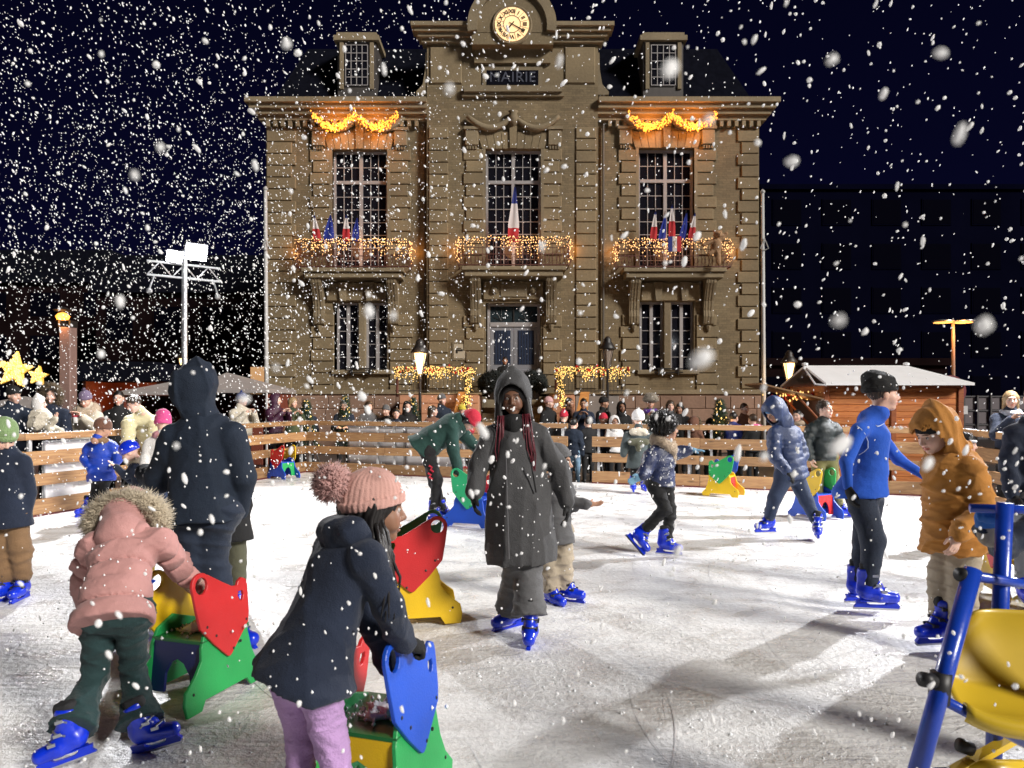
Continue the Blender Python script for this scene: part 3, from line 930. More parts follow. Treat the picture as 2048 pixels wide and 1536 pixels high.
def blade_cuts():
    r = np.random.default_rng(8); b = MB()
    for _ in range(110):
        Y = r.uniform(2.4, 9); X = r.uniform(-.62, .66) * Y; a = r.uniform(0, 6.28); R = r.uniform(.8, 5) * r.choice((-1, 1)); L = r.uniform(.4, 2.2); w = r.uniform(.0012, .0030); n = 9
        vs = []; x, y = X, Y
        for i in range(n):
            t = i / (n - 1); ww = w * math.sin(math.pi * (.06 + .88 * t))
            nx, ny = -math.sin(a), math.cos(a); vs += [(x + nx * ww, y + ny * ww, .004), (x - nx * ww, y - ny * ww, .004)]
            x += math.cos(a) * L / n; y += math.sin(a) * L / n; a += L / n / R
        b.add(vs, [(2 * i, 2 * i + 1, 2 * i + 3, 2 * i + 2) for i in range(n - 1)])
    o = b.build('blade_mark', mat('cut_ice', (.60, .61, .63), .3))
    tag(o, 'thin curved cuts left in the ice by skate blades', 'ice marks', kind='stuff')
blade_cuts()

# ================================================================= FENCE
M_PLANK = wood_mat('fence_plank_wood', (.36, .205, .090), (.23, .115, .050))
M_POST = mat('white_fence_post', (.55, .56, .57), .45, metal=.3, var=.1)
M_RED = mat('dark_red_kick_strip', (.10, .012, .012), .6)
M_CAPW = M_PLANK
def plank_mesh(L, w, t):
    b = MB(); c = .006
    x0, x1 = 0, L
    prof = [(-t/2, -w/2 + c), (-t/2 + c, -w/2), (t/2 - c, -w/2), (t/2, -w/2 + c), (t/2, w/2 - c), (t/2 - c, w/2), (-t/2 + c, w/2), (-t/2, w/2 - c)]
    b.prism(prof, x0, x1, 'x')
    return b.mesh('plank')
_PM = {}
def fence_run(a, bb, label, panel=2.05, boards=None, first_post=True):
    a = Vector((*a, 0)); bb = Vector((*bb, 0)); d = bb - a; L = d.length; ang = math.atan2(d.y, d.x)
    root = empty('rink_fence', a, ang, label, 'fence', 'plank fences round the ice rink')
    n = max(1, round(L / panel)); pl = L / n
    rows = [(1.095, .095, .045), (.80, .195, .035), (.50, .165, .035), (.125, .215, .035)]
    rr = random.Random(len(label))
    for i in range(n):
        for z, w, t in rows:
            key = (round(pl, 3), w, t)
            if key not in _PM: _PM[key] = plank_mesh(pl - .008, w, t)
            o = link('plank', _PM[key], M_PLANK, root)
            o.location = (i * pl + .004, -.03 + rr.uniform(-.004, .004), z + rr.uniform(-.006, .006))
            o.rotation_euler = (rr.uniform(-.02, .02), rr.uniform(-.003, .003), rr.uniform(-.003, .003))
    if 'post' not in _PM:
        b = MB(); b.box(-.022, .022, .0, .045, -.1, 1.05); b.box(-.05, .05, -.008, .10, -.1, -.085 + .09)
        b.tube([(0, .03, .75), (0, .50, 0.0)], .016, 6)
        _PM['post'] = b.mesh('post')
    for i in range(n + 1):
        for off in ((-.20, .20) if 0 < i < n else ((.12,) if i == 0 else (-.12,))):
            o = link('post', _PM['post'], M_POST, root); o.location = (i * pl + off, 0, 0)
    b = MB(); b.box(0, L, -.065, -.045, .0, .022)
    b.build('kick_strip', M_RED, root)
    return root, n, pl
FP = FENCE_PTS
def rail_snow():
    r = np.random.default_rng(12); pts = []
    for a_, b_ in ((1, 2), (2, 3), (4, 5), (5, 6), (0, 1)):
        A = np.array(FENCE_PTS[a_]); B = np.array(FENCE_PTS[b_]); L = np.linalg.norm(B - A); n = int(L * 26)
        t = r.random(n); q = A + (B - A) * t[:, None]; d = (B - A) / L; nn = np.array([-d[1], d[0]])
        q = q + nn * (-.03 + r.uniform(-.02, .02, n))[:, None]
        pts += [(x, y, 1.146) for x, y in q]
    V0 = np.array([(1, 0, 0), (0, 1, 0), (-1, 0, 0), (0, -1, 0), (0, 0, .7)]); P_ = np.array(pts); m = len(P_)
    V = (V0[None] * r.uniform(.006, .022, (m, 1, 1)) * r.uniform(.6, 1.3, (m, 5, 3)) + P_[:, None]).reshape(-1, 3)
    F = (np.arange(m)[:, None, None] * 5 + np.array([[0, 1, 4], [1, 2, 4], [2, 3, 4], [3, 0, 4]])[None]).reshape(-1, 3)
    o = link('rail_snow', mesh_np('rail_snow', V, F, False), MATS['snow_white']); tag(o, 'crumbs of snow lying along the top rails of the fences', 'snow', kind='stuff')
rail_snow()
fence_run(FP[0], FP[1], 'plank fence at the left edge of the rink nearest the photographer')
fence_run(FP[1], FP[2], 'plank fence down the left side of the rink ending at the back corner')
fB, nB, pB = fence_run(FP[2], FP[3], 'back plank fence with white boards behind it, left of the rink entrance')
fence_run(FP[4], FP[5], 'back plank fence right of the rink entrance, running to the wooden chalet')
fence_run(FP[5], FP[6], 'short plank fence turning the right corner behind the orange jacket')
fence_run(FP[6], FP[7], 'plank fence along the right edge of the rink')
fence_run(FP[7], FP[8], 'plank fence on the right beyond the blue tube frame')

M_BOARD = mat('white_board_panel', (.82, .82, .84), .35, var=.05)
def board(a, t0, t1, bb, z0=.06, z1=1.02, label=''):
    a = Vector((*a, 0)); bb = Vector((*bb, 0)); d = bb - a; ang = math.atan2(d.y, d.x)
    p0 = a + d * t0; L = (d * (t1 - t0)).length
    r = empty('advertising_board', p0, ang, label, 'board', 'blank white boards fixed behind the fence')
    b = MB(); b.bbox(0, L, .115, .135, z0, z1, .004); b.build('panel', M_BOARD, r)
    e = MB(); e.box(0, L, .105, .114, z0, z0 + .03); e.box(0, L, .105, .114, z1 - .03, z1); e.box(0, .03, .105, .114, z0 + .031, z1 - .031); e.box(L - .03, L, .105, .114, z0 + .031, z1 - .031)
    e.build('frame', mat('grey_alloy', (.35, .36, .38), .4, metal=.6), r)
board(FP[2], .17, .40, FP[3], label='white board behind the back fence nearest the left corner')
board(FP[2], .405, .62, FP[3], label='white board behind the green coated skater')
board(FP[1], .06, .22, FP[2], label='white board behind the left fence below the baby')
board(FP[0], .78, .98, FP[1], label='white board behind the left fence beside the green hatted child')

# ================================================================= TOWN HALL
FY = 24.0
K = FY / F_PX
def bx(u): return (u - CX) * K
def bz(v): return CAM_Z + (CY - v) * K
def stone_mat(name, c, course=.0):
    m = bpy.data.materials.new(name); m.use_nodes = True
    nt = m.node_tree; b = nt.nodes['Principled BSDF']; b.inputs['Roughness'].default_value = .85
    tc = nt.nodes.new('ShaderNodeTexCoord')
    n1 = nt.nodes.new('ShaderNodeTexNoise'); n1.inputs['Scale'].default_value = .8; n1.inputs['Detail'].default_value = 7
    n2 = nt.nodes.new('ShaderNodeTexNoise'); n2.inputs['Scale'].default_value = 14; n2.inputs['Detail'].default_value = 6
    nt.links.new(tc.outputs['Object'], n1.inputs['Vector']); nt.links.new(tc.outputs['Object'], n2.inputs['Vector'])
    hs = nt.nodes.new('ShaderNodeHueSaturation')
    src = None
    if course:
        mp = nt.nodes.new('ShaderNodeMapping'); mp.inputs['Rotation'].default_value = (math.radians(90), 0, 0)
        nt.links.new(tc.outputs['Object'], mp.inputs['Vector'])
        br = nt.nodes.new('ShaderNodeTexBrick'); br.inputs['Scale'].default_value = 1
        br.inputs['Brick Width'].default_value = .24; br.inputs['Row Height'].default_value = course
        br.inputs['Mortar Size'].default_value = .006
        br.inputs['Color1'].default_value = (*[x * 1.08 for x in c], 1); br.inputs['Color2'].default_value = (*[x * .80 for x in c], 1)
        br.inputs['Mortar'].default_value = (*[x * .72 for x in c], 1)
        nt.links.new(mp.outputs[0], br.inputs['Vector']); nt.links.new(br.outputs['Color'], hs.inputs['Color'])
    else: hs.inputs['Color'].default_value = (*c, 1)
    oi = nt.nodes.new('ShaderNodeObjectInfo')
    def mr(s, a, b_, c0, c1):
        r = nt.nodes.new('ShaderNodeMapRange'); r.inputs['From Min'].default_value = a; r.inputs['From Max'].default_value = b_
        r.inputs['To Min'].default_value = c0; r.inputs['To Max'].default_value = c1; nt.links.new(s, r.inputs['Value']); return r.outputs[0]
    def mul(a, b_):
        q = nt.nodes.new('ShaderNodeMath'); q.operation = 'MULTIPLY'; nt.links.new(a, q.inputs[0]); nt.links.new(b_, q.inputs[1]); return q.outputs[0]
    v = mul(mul(mr(n1.outputs['Fac'], .3, .7, .78, 1.12), mr(n2.outputs['Fac'], .3, .7, .88, 1.08)), mr(oi.outputs['Random'], 0, 1, .86, 1.12))
    nt.links.new(v, hs.inputs['Value']); nt.links.new(hs.outputs['Color'], b.inputs['Base Color'])
    bp = nt.nodes.new('ShaderNodeBump'); bp.inputs['Strength'].default_value = .4; bp.inputs['Distance'].default_value = .02
    nt.links.new(n2.outputs['Fac'], bp.inputs['Height']); nt.links.new(bp.outputs[0], b.inputs['Normal'])
    MATS[name] = m; return m
M_STONE = stone_mat('limestone', (.205, .155, .088))
M_BRICK = stone_mat('buff_brick', (.195, .145, .080), .075)
M_TRIM = stone_mat('limestone_trim', (.215, .168, .103))
M_PLINTH = stone_mat('pink_lit_plinth', (.25, .155, .11))  # pinkish cast of the lighting is mixed into this stone colour
M_SLATE = mat('slate', (.006, .0065, .011), .5, var=.3, vscale=6)
M_FRAME = mat('window_frame_paint', (.30, .28, .28), .5, var=.08)
M_GLASS = mat('dark_glass', (.008, .008, .012), .08, spec=.5)
M_CURT = mat('dark_red_curtain', (.035, .006, .010), .8, var=.3, vscale=12)

TH = empty('town_hall', (0, FY, 0), 0, 'stone town hall with clock pediment, lit balconies and paired windows', 'building')
def th(b, name, m, parent=None, smooth=False):
    return b.build(name, m, parent or TH, smooth=smooth)
# openings: (u0,u1,v0,v1)
UP = [(665, 775, 300, 540), (972, 1081, 305, 540), (1277, 1388, 297, 540)]
GR = [(672, 776, 605, 740), (975, 1080, 608, 800), (1281, 1388, 603, 740)]
def wall_cells(xa, xb, z0, z1, holes, y0, y1):
    """solid wall from boxes around rectangular holes that share the same column"""
    b = MB()
    hx = sorted({(h[0], h[1]) for h in holes})
    x = xa
    for a, c in hx:
        if a > x: b.box(x, a, y0, y1, z0, z1)
        col = sorted([(h[2], h[3]) for h in holes if (h[0], h[1]) == (a, c)])
        z = z0
        for p, q in col:
            if p > z: b.box(a, c, y0, y1, z, p)
            z = q
        if z < z1: b.box(a, c, y0, y1, z, z1)
        x = c
    if x < xb: b.box(x, xb, y0, y1, z0, z1)
    return b
XL, XR, XCL, XCR = bx(532), bx(1518), bx(856), bx(1194)
ZC = bz(242)           # underside of the cornice
ZP = bz(788)           # top of the plinth
def hole(t, dx=0): return (bx(t[0]), bx(t[1]), bz(t[3]), bz(t[2]))
hl = [hole((UP[0][0], UP[0][1], UP[0][2], UP[0][3])), hole((UP[0][0], UP[0][1], GR[0][2], GR[0][3]))]
hr = [hole((UP[2][0], UP[2][1], UP[2][2], UP[2][3])), hole((UP[2][0], UP[2][1], GR[2][2], GR[2][3]))]
hc = [hole((UP[1][0], UP[1][1], UP[1][2], UP[1][3])), hole((UP[1][0], UP[1][1], GR[1][2], 790))]
th(wall_cells(XL, XCL, ZP, ZC, hl, 0, .6), 'wall', M_BRICK)
th(wall_cells(XCR, XR, ZP, ZC, hr, 0, .6), 'wall', M_BRICK)
th(wall_cells(XCL, XCR, ZP, bz(182), hc, -.30, .6), 'wall', M_BRICK)
for q in ((XL, XL + .5, .6, 10.5), (XR - .5, XR, .6, 10.5), (XL, XR, 10.5, 11)):
    b = MB(); b.box(*q, 0, ZC); th(b, 'wall', M_BRICK)
for xa, xb in ((XL - .06, XCL - .02), (XCR + .02, XR + .06)):
    b = MB(); b.box(xa, xb, -.08, .6, -.1, ZP - .002); th(b, 'plinth', M_PLINTH)
    b = MB(); b.box(xa - .04, xb + .04, -.14, -.002, ZP, ZP + .14); th(b, 'string_course', M_TRIM)
# plinth blocks
rr = random.Random(3)
for xa, xb in ((XL - .06, XCL - .02), (XCR + .02, XR + .06)):
    z = .9
    for row in range(2):
        x = xa + (0 if row % 2 else -.0)
        while x < xb - .15:
            w = min(rr.uniform(.55, .85), xb - x)
            b = MB(); b.bbox(x + .008, x + w - .008, -.105, -.07, z + .008, z + .40, .012); th(b, 'stone', M_PLINTH); x += w
        z += .42
# rusticated quoins
def quoins(u0, u1, vtop, vbot, y, alt=0, pitch=21.5, skip=()):
    v = vtop; i = 0
    while v + pitch * .6 < vbot:
        if not any(a < v + pitch / 2 < c for a, c in skip):
            du = alt if i % 2 else 0
            b = MB(); b.bbox(bx(u0 + (du if alt > 0 else 0)), bx(u1 + (du if alt < 0 else 0)), y - .05 - rr.uniform(0, .012), y, bz(v + pitch - 1.6), bz(v), .018)
            th(b, 'stone', M_STONE)
        v += pitch; i += 1
for (u0, u1, vt, vb, y, al) in ((534, 592, 262, 786, 0, -8), (1474, 1516, 262, 786, 0, 8), (620, 662, 300, 600, 0, 6), (780, 822, 300, 600, 0, -6),
                                (1236, 1274, 300, 600, 0, 6), (1392, 1432, 300, 600, 0, -6), (622, 668, 606, 786, 0, 4), (780, 826, 606, 786, 0, -4),
                                (1240, 1278, 606, 786, 0, 4), (1392, 1436, 606, 786, 0, -4),
                                (860, 898, 262, 786, -.30, 0), (1150, 1190, 262, 786, -.30, 0),
                                (928, 968, 305, 786, -.30, 5), (1085, 1122, 305, 786, -.30, -5)):
    sk = [(540, 642)] if (u0, vt) in ((928, 305), (1085, 305)) else ([(520, 620)] if vt == 300 else ([(604, 640)] if vt == 606 else []))
    quoins(u0, u1, vt, vb, y, al, 25.5 if False else 23.5, sk)
# downpipe beside the central bay
for u_ in (850, 1206):
    b = MB(); b.tube([(bx(u_), -.09, bz(250)), (bx(u_), -.09, bz(786))], .035, 8); th(b, 'downpipe', mat('old_zinc', (.07, .055, .04), .6))
# cornices
def cornice(x0, x1, z0, z1, y, pr, ends=(1, 1), n=4):
    b = MB()
    for i in range(n):
        t0, t1 = i / n, (i + 1) / n; p = pr * ((i + 1) / n) ** .8
        b.box(x0 - (p if ends[0] else 0), x1 + (p if ends[1] else 0), y - p, y + .3, z0 + (z1 - z0) * t0, z0 + (z1 - z0) * t1 - (.0 if i == n - 1 else .0))
    return b
th(cornice(XL, XCL - .0, bz(244), bz(206), 0, .52, (1, 0)), 'cornice', M_TRIM)
th(cornice(XCR + .0, XR, bz(244), bz(206), 0, .52, (0, 1)), 'cornice', M_TRIM)
b = MB()
x = XL + .05
while x < XR:
    if not (XCL - .3 < x < XCR + .2): b.box(x, x + .11, -.17, .0, bz(256), bz(245))
    x += .24
th(b, 'dentil', M_TRIM)
# central attic
b = MB(); b.box(XCL - .0, XCR + .0, -.30, .6, bz(182) + .002, bz(96)); th(b, 'attic', M_STONE)
th(cornice(XCL, XCR, bz(98) + .004, bz(66), -.30, .46), 'cornice', M_TRIM)
for s_ in (-1, 1):
    xo = XCL if s_ < 0 else XCR
    b = MB()
    pts = [(0, 0), (.35, 0), (.35, .10), (.14, .34), (.06, .8), (.05, 1.35), (0, 1.35)]
    pts = [(xo + s_ * px, bz(196) + pz) for px, pz in pts]
    b.prism(pts if s_ > 0 else pts[::-1], -.26, .3); th(b, 'volute', M_TRIM)
    for (u0, u1) in ((862, 925), ) if s_ < 0 else ((1128, 1188), ):
        b = MB(); b.bbox(bx(u0), bx(u1), -.36, -.30, bz(176), bz(104), .03); th(b, 'pilaster', M_STONE)
for (v0, v1, pr, ua, ub) in ((184, 196, .22, 930, 1122), (196, 203, .12, 926, 1126)):
    b = MB(); b.box(bx(ua), bx(ub), -.30 - pr, -.301, bz(v1), bz(v0) - .002); th(b, 'ledge', M_TRIM)
b = MB(); b.box(bx(966), bx(1084), -.34, -.30, bz(184) + .003, bz(142)); th(b, 'surround', M_TRIM)
lo = MB(); lo.box(bx(974), bx(1076), -.352, -.343, bz(179), bz(150)); w_ = th(lo, 'window', M_GLASS)
cu = bpy.data.curves.new('lettering', 'FONT'); cu.body = 'MAIRIE'; cu.size = .46; cu.align_x = 'CENTER'; cu.align_y = 'CENTER'; cu.extrude = .006; cu.space_character = 1.08
o_ = bpy.data.objects.new('tmp', cu); me_ = bpy.data.meshes.new_from_object(o_); bpy.data.objects.remove(o_)
o = link('lettering', me_, mat('steel_letters', (.055, .060, .085), .5, metal=.0), w_, (bx(1025), -.362, bz(164.5))); o.rotation_euler = (math.radians(90), 0, 0)
# clock pediment
b = MB()
cx, cz, R = bx(1024), bz(78), 81 * K
pts = [(cx + R, bz(64))] if False else []
for i in range(0, 25):
    a = math.radians(-8 + 196 * i / 24)
    pts.append((cx + R * math.cos(a), cz + R * math.sin(a)))
b.prism(pts, -.80, .4); th(b, 'clock_pediment', M_STONE)
b = MB(); b.box(bx(946), bx(1104), -.785, -.30, bz(112), bz(70)); b.box(bx(950), bx(1100), -.44, -.301, bz(138), bz(112) - .002); th(b, 'pediment_block', M_STONE)
b = MB()
for i in range(24):
    a0 = math.radians(-8 + 196 * i / 24); a1 = math.radians(-8 + 196 * (i + 1) / 24)
    q = [(cx + r_ * math.cos(a), cz + r_ * math.sin(a)) for r_, a in ((R - .22, a0), (R + .08, a0), (R + .08, a1), (R - .22, a1))]
    b.prism(q, -.92, -.801)
th(b, 'archivolt', M_TRIM)
b = MB(); b.lathe([(.0, 0), (.60, 0), (.64, .04), (.60, .08), (.545, .06), (.545, .0)], (0, 0, 0), 32)
o = th(b, 'clock_rim', M_TRIM); o.rotation_euler = (math.radians(90), 0, 0); o.location = (cx, -.80, bz(76))
clk = empty('clock', (cx, FY - .865, bz(76)), 0, 'round lit clock with Roman numerals in the pediment, reading twenty past seven', 'clock')
b = MB(); b.lathe([(.0, 0), (.535, 0), (.535, .02), (0, .02)], (0, 0, 0), 40)
o = b.build('dial', mat('lit_dial', (.9, .66, .36), .5, emit=.72, ecol=(1.0, .60, .28)), clk); o.rotation_euler = (math.radians(90), 0, 0)
M_BLK = mat('clock_black', (.01, .008, .006), .5)
b = MB()
for i in range(12):
    a = math.radians(15 + 30 * i); dx, dz = math.sin(a), math.cos(a); nx, nz = dz, -dx
    b.prism([(dx * .27 + nx * .006, dz * .27 + nz * .004), (dx * .52 + nx * .006, dz * .52 + nz * .004), (dx * .52 - nx * .006, dz * .52 - nz * .004), (dx * .27 - nx * .006, dz * .27 - nz * .004)], -.028, -.022)
b.build('sector_line', M_BLK, clk)
b = MB()
for r_ in (.27, .255):
    for i in range(40):
        a0, a1 = 2 * math.pi * i / 40, 2 * math.pi * (i + 1) / 40
        b.prism([(math.cos(a) * rr_, math.sin(a) * rr_) for rr_, a in ((r_, a0), (r_ + .008, a0), (r_ + .008, a1), (r_, a1))], -.028, -.022)
b.build('chapter_ring', M_BLK, clk)
for i, t_ in enumerate('XII I II III IIII V VI VII VIII IX X XI'.split()):
    cu = bpy.data.curves.new('numeral', 'FONT'); cu.body = t_; cu.size = .165 if len(t_) < 4 else .13; cu.offset = .007; cu.align_x = 'CENTER'; cu.align_y = 'CENTER'; cu.extrude = .003
    o_ = bpy.data.objects.new('tmp', cu); me_ = bpy.data.meshes.new_from_object(o_); bpy.data.objects.remove(o_)
    o = link('numeral', me_, M_BLK, clk)
    a = math.radians(30 * i); o.location = (.395 * math.sin(a), -.03, .395 * math.cos(a)); o.rotation_euler = (math.radians(90), a, 0)
for (an, L, w) in ((120, .43, .022), (220, .27, .028)):
    a = math.radians(an); dx, dz = math.sin(a), math.cos(a); nx, nz = dz, -dx
    b = MB(); b.prism([(-dx * .1 - nx * w * .5, -dz * .1 - nz * w * .5), (-dx * .1 + nx * w * .5, -dz * .1 + nz * w * .5), (dx * L * .8 + nx * w, dz * L * .8 + nz * w), (dx * L, dz * L), (dx * L * .8 - nx * w, dz * L * .8 - nz * w)], -.045, -.035)
    b.build('hand', M_BLK, clk)
# slate roofs and dormers
for (xa, xb, sl) in ((XL + .1, XCL - .05, 1), (XCR + .05, XR - .1, -1)):
    b = MB(); z0, z1 = bz(206), bz(60)
    xi = xa + (.9 if sl > 0 else 0); xj = xb - (.9 if sl < 0 else 0)
    b.add([(xa, .1, z0), (xb, .1, z0), (xj, 1.3, z1), (xi, 1.3, z1), (xa, 10.9, z0), (xb, 10.9, z0), (xj, 9.7, z1), (xi, 9.7, z1)],
          [(0, 1, 2, 3), (1, 5, 6, 2), (5, 4, 7, 6), (4, 0, 3, 7), (3, 2, 6, 7)])
    th(b, 'roof', M_SLATE)
for (u0, u1) in ((676, 752), (1286, 1366)):
    d = MB(); d.box(bx(u0), bx(u1), -.02, 1.2, bz(206) + .02, bz(84)); dm = th(d, 'dormer', mat('dormer_zinc', (.055, .048, .045), .6, var=.15))
    b = MB(); b.box(bx(u0 - 7), bx(u1 + 7), -.14, 1.2, bz(84) + .003, bz(74)); b.box(bx(u0 - 2), bx(u1 + 2), -.08, 1.2, bz(74) + .003, bz(67)); b.build('cornice', M_TRIM, dm)
    b = MB(); b.box(bx(u0 + 16), bx(u1 - 16), -.05, -.022, bz(172), bz(92)); b.build('window', M_GLASS, dm)
    b = MB()
    for uu in np.linspace(u0 + 16, u1 - 16, 5): b.box(bx(uu) - .012, bx(uu) + .012, -.07, -.052, bz(172), bz(92))
    for vv in np.linspace(92, 172, 6): b.box(bx(u0 + 16), bx(u1 - 16), -.074, -.0705, bz(vv) - .012, bz(vv) + .012)
    b.build('glazing_bar', M_FRAME, dm)
    for uu in (u0 + 4, u1 - 12):
        b = MB(); b.bbox(bx(uu), bx(uu + 8), -.08, -.02, bz(180), bz(86), .01); b.build('pilaster', M_TRIM, dm)
# windows
def casement(u0, u1, v0, v1, y, vtr=None, cols=3, rows_top=2, rows=5, curtain_or_dark=False, fw=.075):
    x0, x1, z0, z1 = bx(u0), bx(u1), bz(v1), bz(v0)
    w = empty('window', (0, 0, 0)); w.parent = TH; w.name = 'window'
    gl = M_CURT if curtain_or_dark else M_GLASS
    b = MB()
    b.box(x0, x0 + fw, y, y + .08, z0, z1); b.box(x1 - fw, x1, y, y + .08, z0, z1); b.box(x0 + fw, x1 - fw, y, y + .08, z1 - fw, z1)
    xm = (x0 + x1) / 2; b.box(xm - fw * .75, xm + fw * .75, y - .01, y + .078, z0, z1 - fw)
    zt = None
    if vtr: zt = bz(vtr); b.box(x0 + fw, xm - fw * .75, y - .012, y + .07, zt - fw * .7, zt + fw * .7); b.box(xm + fw * .75, x1 - fw, y - .012, y + .07, zt - fw * .7, zt + fw * .7)
    b.build('frame', M_FRAME, w)
    segs = [(z0, zt - fw * .7, rows), (zt + fw * .7, z1 - fw, rows_top)] if vtr else [(z0, z1 - fw, rows)]
    for (xa, xb) in ((x0 + fw, xm - fw * .75), (xm + fw * .75, x1 - fw)):
        for za, zb, nr in segs:
            gb = MB()
            pw = (xb - xa) / cols; ph = (zb - za) / nr
            for i in range(cols):
                for j in range(nr):
                    g = MB(); g.box(xa + pw * i + .004, xa + pw * (i + 1) - .004, y + .05, y + .058, za + ph * j + .004, za + ph * (j + 1) - .004)
                    g.build('pane', M_GLASS, w)
            for i in range(1, cols): gb.box(xa + pw * i - .011, xa + pw * i + .011, y + .02, y + .048, za, zb)
            for j in range(1, nr): gb.box(xa, xb, y + .022, y + .046, za + ph * j - .011, za + ph * j + .011)
            if gb.v and cols > 1: gb.build('glazing_bar', M_FRAME, w)
            if cols == 1:
                for j in range(1, nr):
                    g = MB(); g.box(xa, xb, y + .022, y + .046, za + ph * j - .011, za + ph * j + .011); g.build('glazing_bar', M_FRAME, w)
    c = MB(); c.box(x0, x1, y + .10, y + .12, z0, z1); c.build('curtain_or_dark', M_CURT if curtain_or_dark else mat('dark_room', (.006, .006, .008), .9), w)  # uncurtained windows get a dark sheet standing in for the unlit room
    return w
for k_, (u0, u1, v0, v1) in enumerate(UP):
    yy = .18 if k_ != 1 else -.12
    casement(u0, u1, v0, 545, yy, vtr=v0 + 62, cols=3, rows_top=2, rows=7)
for (u0, u1, v0, v1) in (GR[0], GR[2]):
    um = (u0 + u1) / 2
    b = MB(); b.bbox(bx(um - 7), bx(um + 7), -.02, .3, bz(v1), bz(v0), .02); th(b, 'mullion', M_TRIM)
    casement(u0, um - 7, v0, v1, .16, cols=1, rows=5, curtain_or_dark=True, fw=.07)
    casement(um + 7, u1, v0, v1, .16, cols=1, rows=5, curtain_or_dark=True, fw=.07)
    b = MB(); b.bbox(bx(u0 - 8), bx(u1 + 8), -.14, .25, bz(v1 + 9), bz(v1), .02); th(b, 'sill', M_TRIM)
    b = MB(); b.tube([(bx(u0 + 25), -.2, bz(v1 + 5)), (bx(u1 - 25), -.2, bz(v1 + 5))], .02, 6); b.tube([(bx(u0 + 25), -.2, bz(v1 - 2)), (bx(u1 - 25), -.2, bz(v1 - 2))], .02, 6)
    for uu in (u0 + 34, u1 - 34): b.box(bx(uu) - .02, bx(uu) + .02, -.22, -.12, bz(v1 + 10), bz(v1 - 4))
    th(b, 'flower_rail', mat('black_iron', (.012, .010, .010), .5))
M_IRON = MATS['black_iron']
# surrounds and lintels
for k_, (u0, u1, v0, v1) in enumerate(UP):
    y = 0 if k_ != 1 else -.30
    b = MB(); b.box(bx(u0 - 6), bx(u0), y - .06, y + .16, bz(540), bz(v0)); b.box(bx(u1), bx(u1 + 6), y - .06, y + .16, bz(540), bz(v0)); th(b, 'architrave', M_TRIM)
    n = 9
    for i in range(n):  # splayed voussoirs over the opening
        t0 = -1 + 2 * i / n; t1 = -1 + 2 * (i + 1) / n
        xm = bx((u0 + u1) / 2); hw = (u1 - u0) / 2 * K + .12
        zb, zt = bz(v0) + .003, bz(v0 - (33 if i != n // 2 else 44)); e = 1.16
        b = MB(); b.prism([(xm + t0 * hw + .008, zb), (xm + t1 * hw - .008, zb), (xm + t1 * hw * e - .008, zt), (xm + t0 * hw * e + .008, zt)], y - (.07 if i != n // 2 else .13), y)
        th(b, 'stone', M_STONE)
    for uu in (u0 - 40, u1 + 14):  # brackets either side of the swag
        b = MB(); b.bbox(bx(uu), bx(uu + 26), y - .14, y, bz(v0 - 6), bz(v0 - 36), .02)
        for q in range(4): b.box(bx(uu + 3 + q * 5.4), bx(uu + 6 + q * 5.4), y - .10, y, bz(v0 + 1), bz(v0 - 5.8))
        b.box(bx(uu - 3), bx(uu + 29), y - .18, y, bz(v0 - 42), bz(v0 - 36.2)); th(b, 'bracket', M_TRIM)
    # carved swag behind the lights
    b = MB(); pts = []
    for i in range(25):
        t = i / 24; u = u0 - 36 + t * (u1 - u0 + 72)
        sag = abs(math.sin(t * 2 * math.pi)); pts.append((bx(u), y - .14, bz(v0 - 62 + 24 * sag)))
    b.tube(pts, [.07 + .05 * abs(math.sin(i / 24 * 2 * math.pi)) for i in range(25)], 7); th(b, 'carved_swag', M_TRIM, smooth=True)
    b = MB(); b.lathe([(.0, -.25), (.12, -.2), (.17, 0), (.12, .16), (.16, .22), (0, .26)], (bx((u0 + u1) / 2), y - .14, bz(v0 - 58)), 10); th(b, 'keystone_carving', M_TRIM, smooth=True)
# door
u0, u1, v0, v1 = 975, 1080, 608, 800
y = -.05
DR = empty('door', (0, 0, 0)); DR.parent = TH
b = MB(); x0, x1 = bx(u0), bx(u1); zt = bz(645); zb = bz(788)
b.box(x0, x0 + .09, y, y + .1, zb, bz(v0)); b.box(x1 - .09, x1, y, y + .1, zb, bz(v0)); b.box(x0 + .09, x1 - .09, y, y + .1, bz(v0 + 5), bz(v0)); b.box(x0 + .09, x1 - .09, y - .02, y + .1, zt - .14, zt)
b.build('frame', M_FRAME, DR)
b = MB(); b.box(x0 + .09, x1 - .09, y + .04, y + .05, zt, bz(v0 + 5)); b.build('transom_pane', mat('teal_glass', (.02, .03, .035), .12), DR)
b = MB()
for i in range(2):
    xa = x0 + .12 + i * ((x1 - x0) / 2 - .02); cxm = xa + .33
    for j in range(5):
        a = math.radians(20 + 35 * j); b.tube([(cxm, y + .03, zt + .05), (cxm + .28 * math.cos(a), y + .03, zt + .05 + .38 * math.sin(a))], .010, 5)
b.box((x0 + x1) / 2 - .02, (x0 + x1) / 2 + .02, y + .01, y + .035, zt, bz(v0 + 5)); b.build('grille', M_IRON, DR)
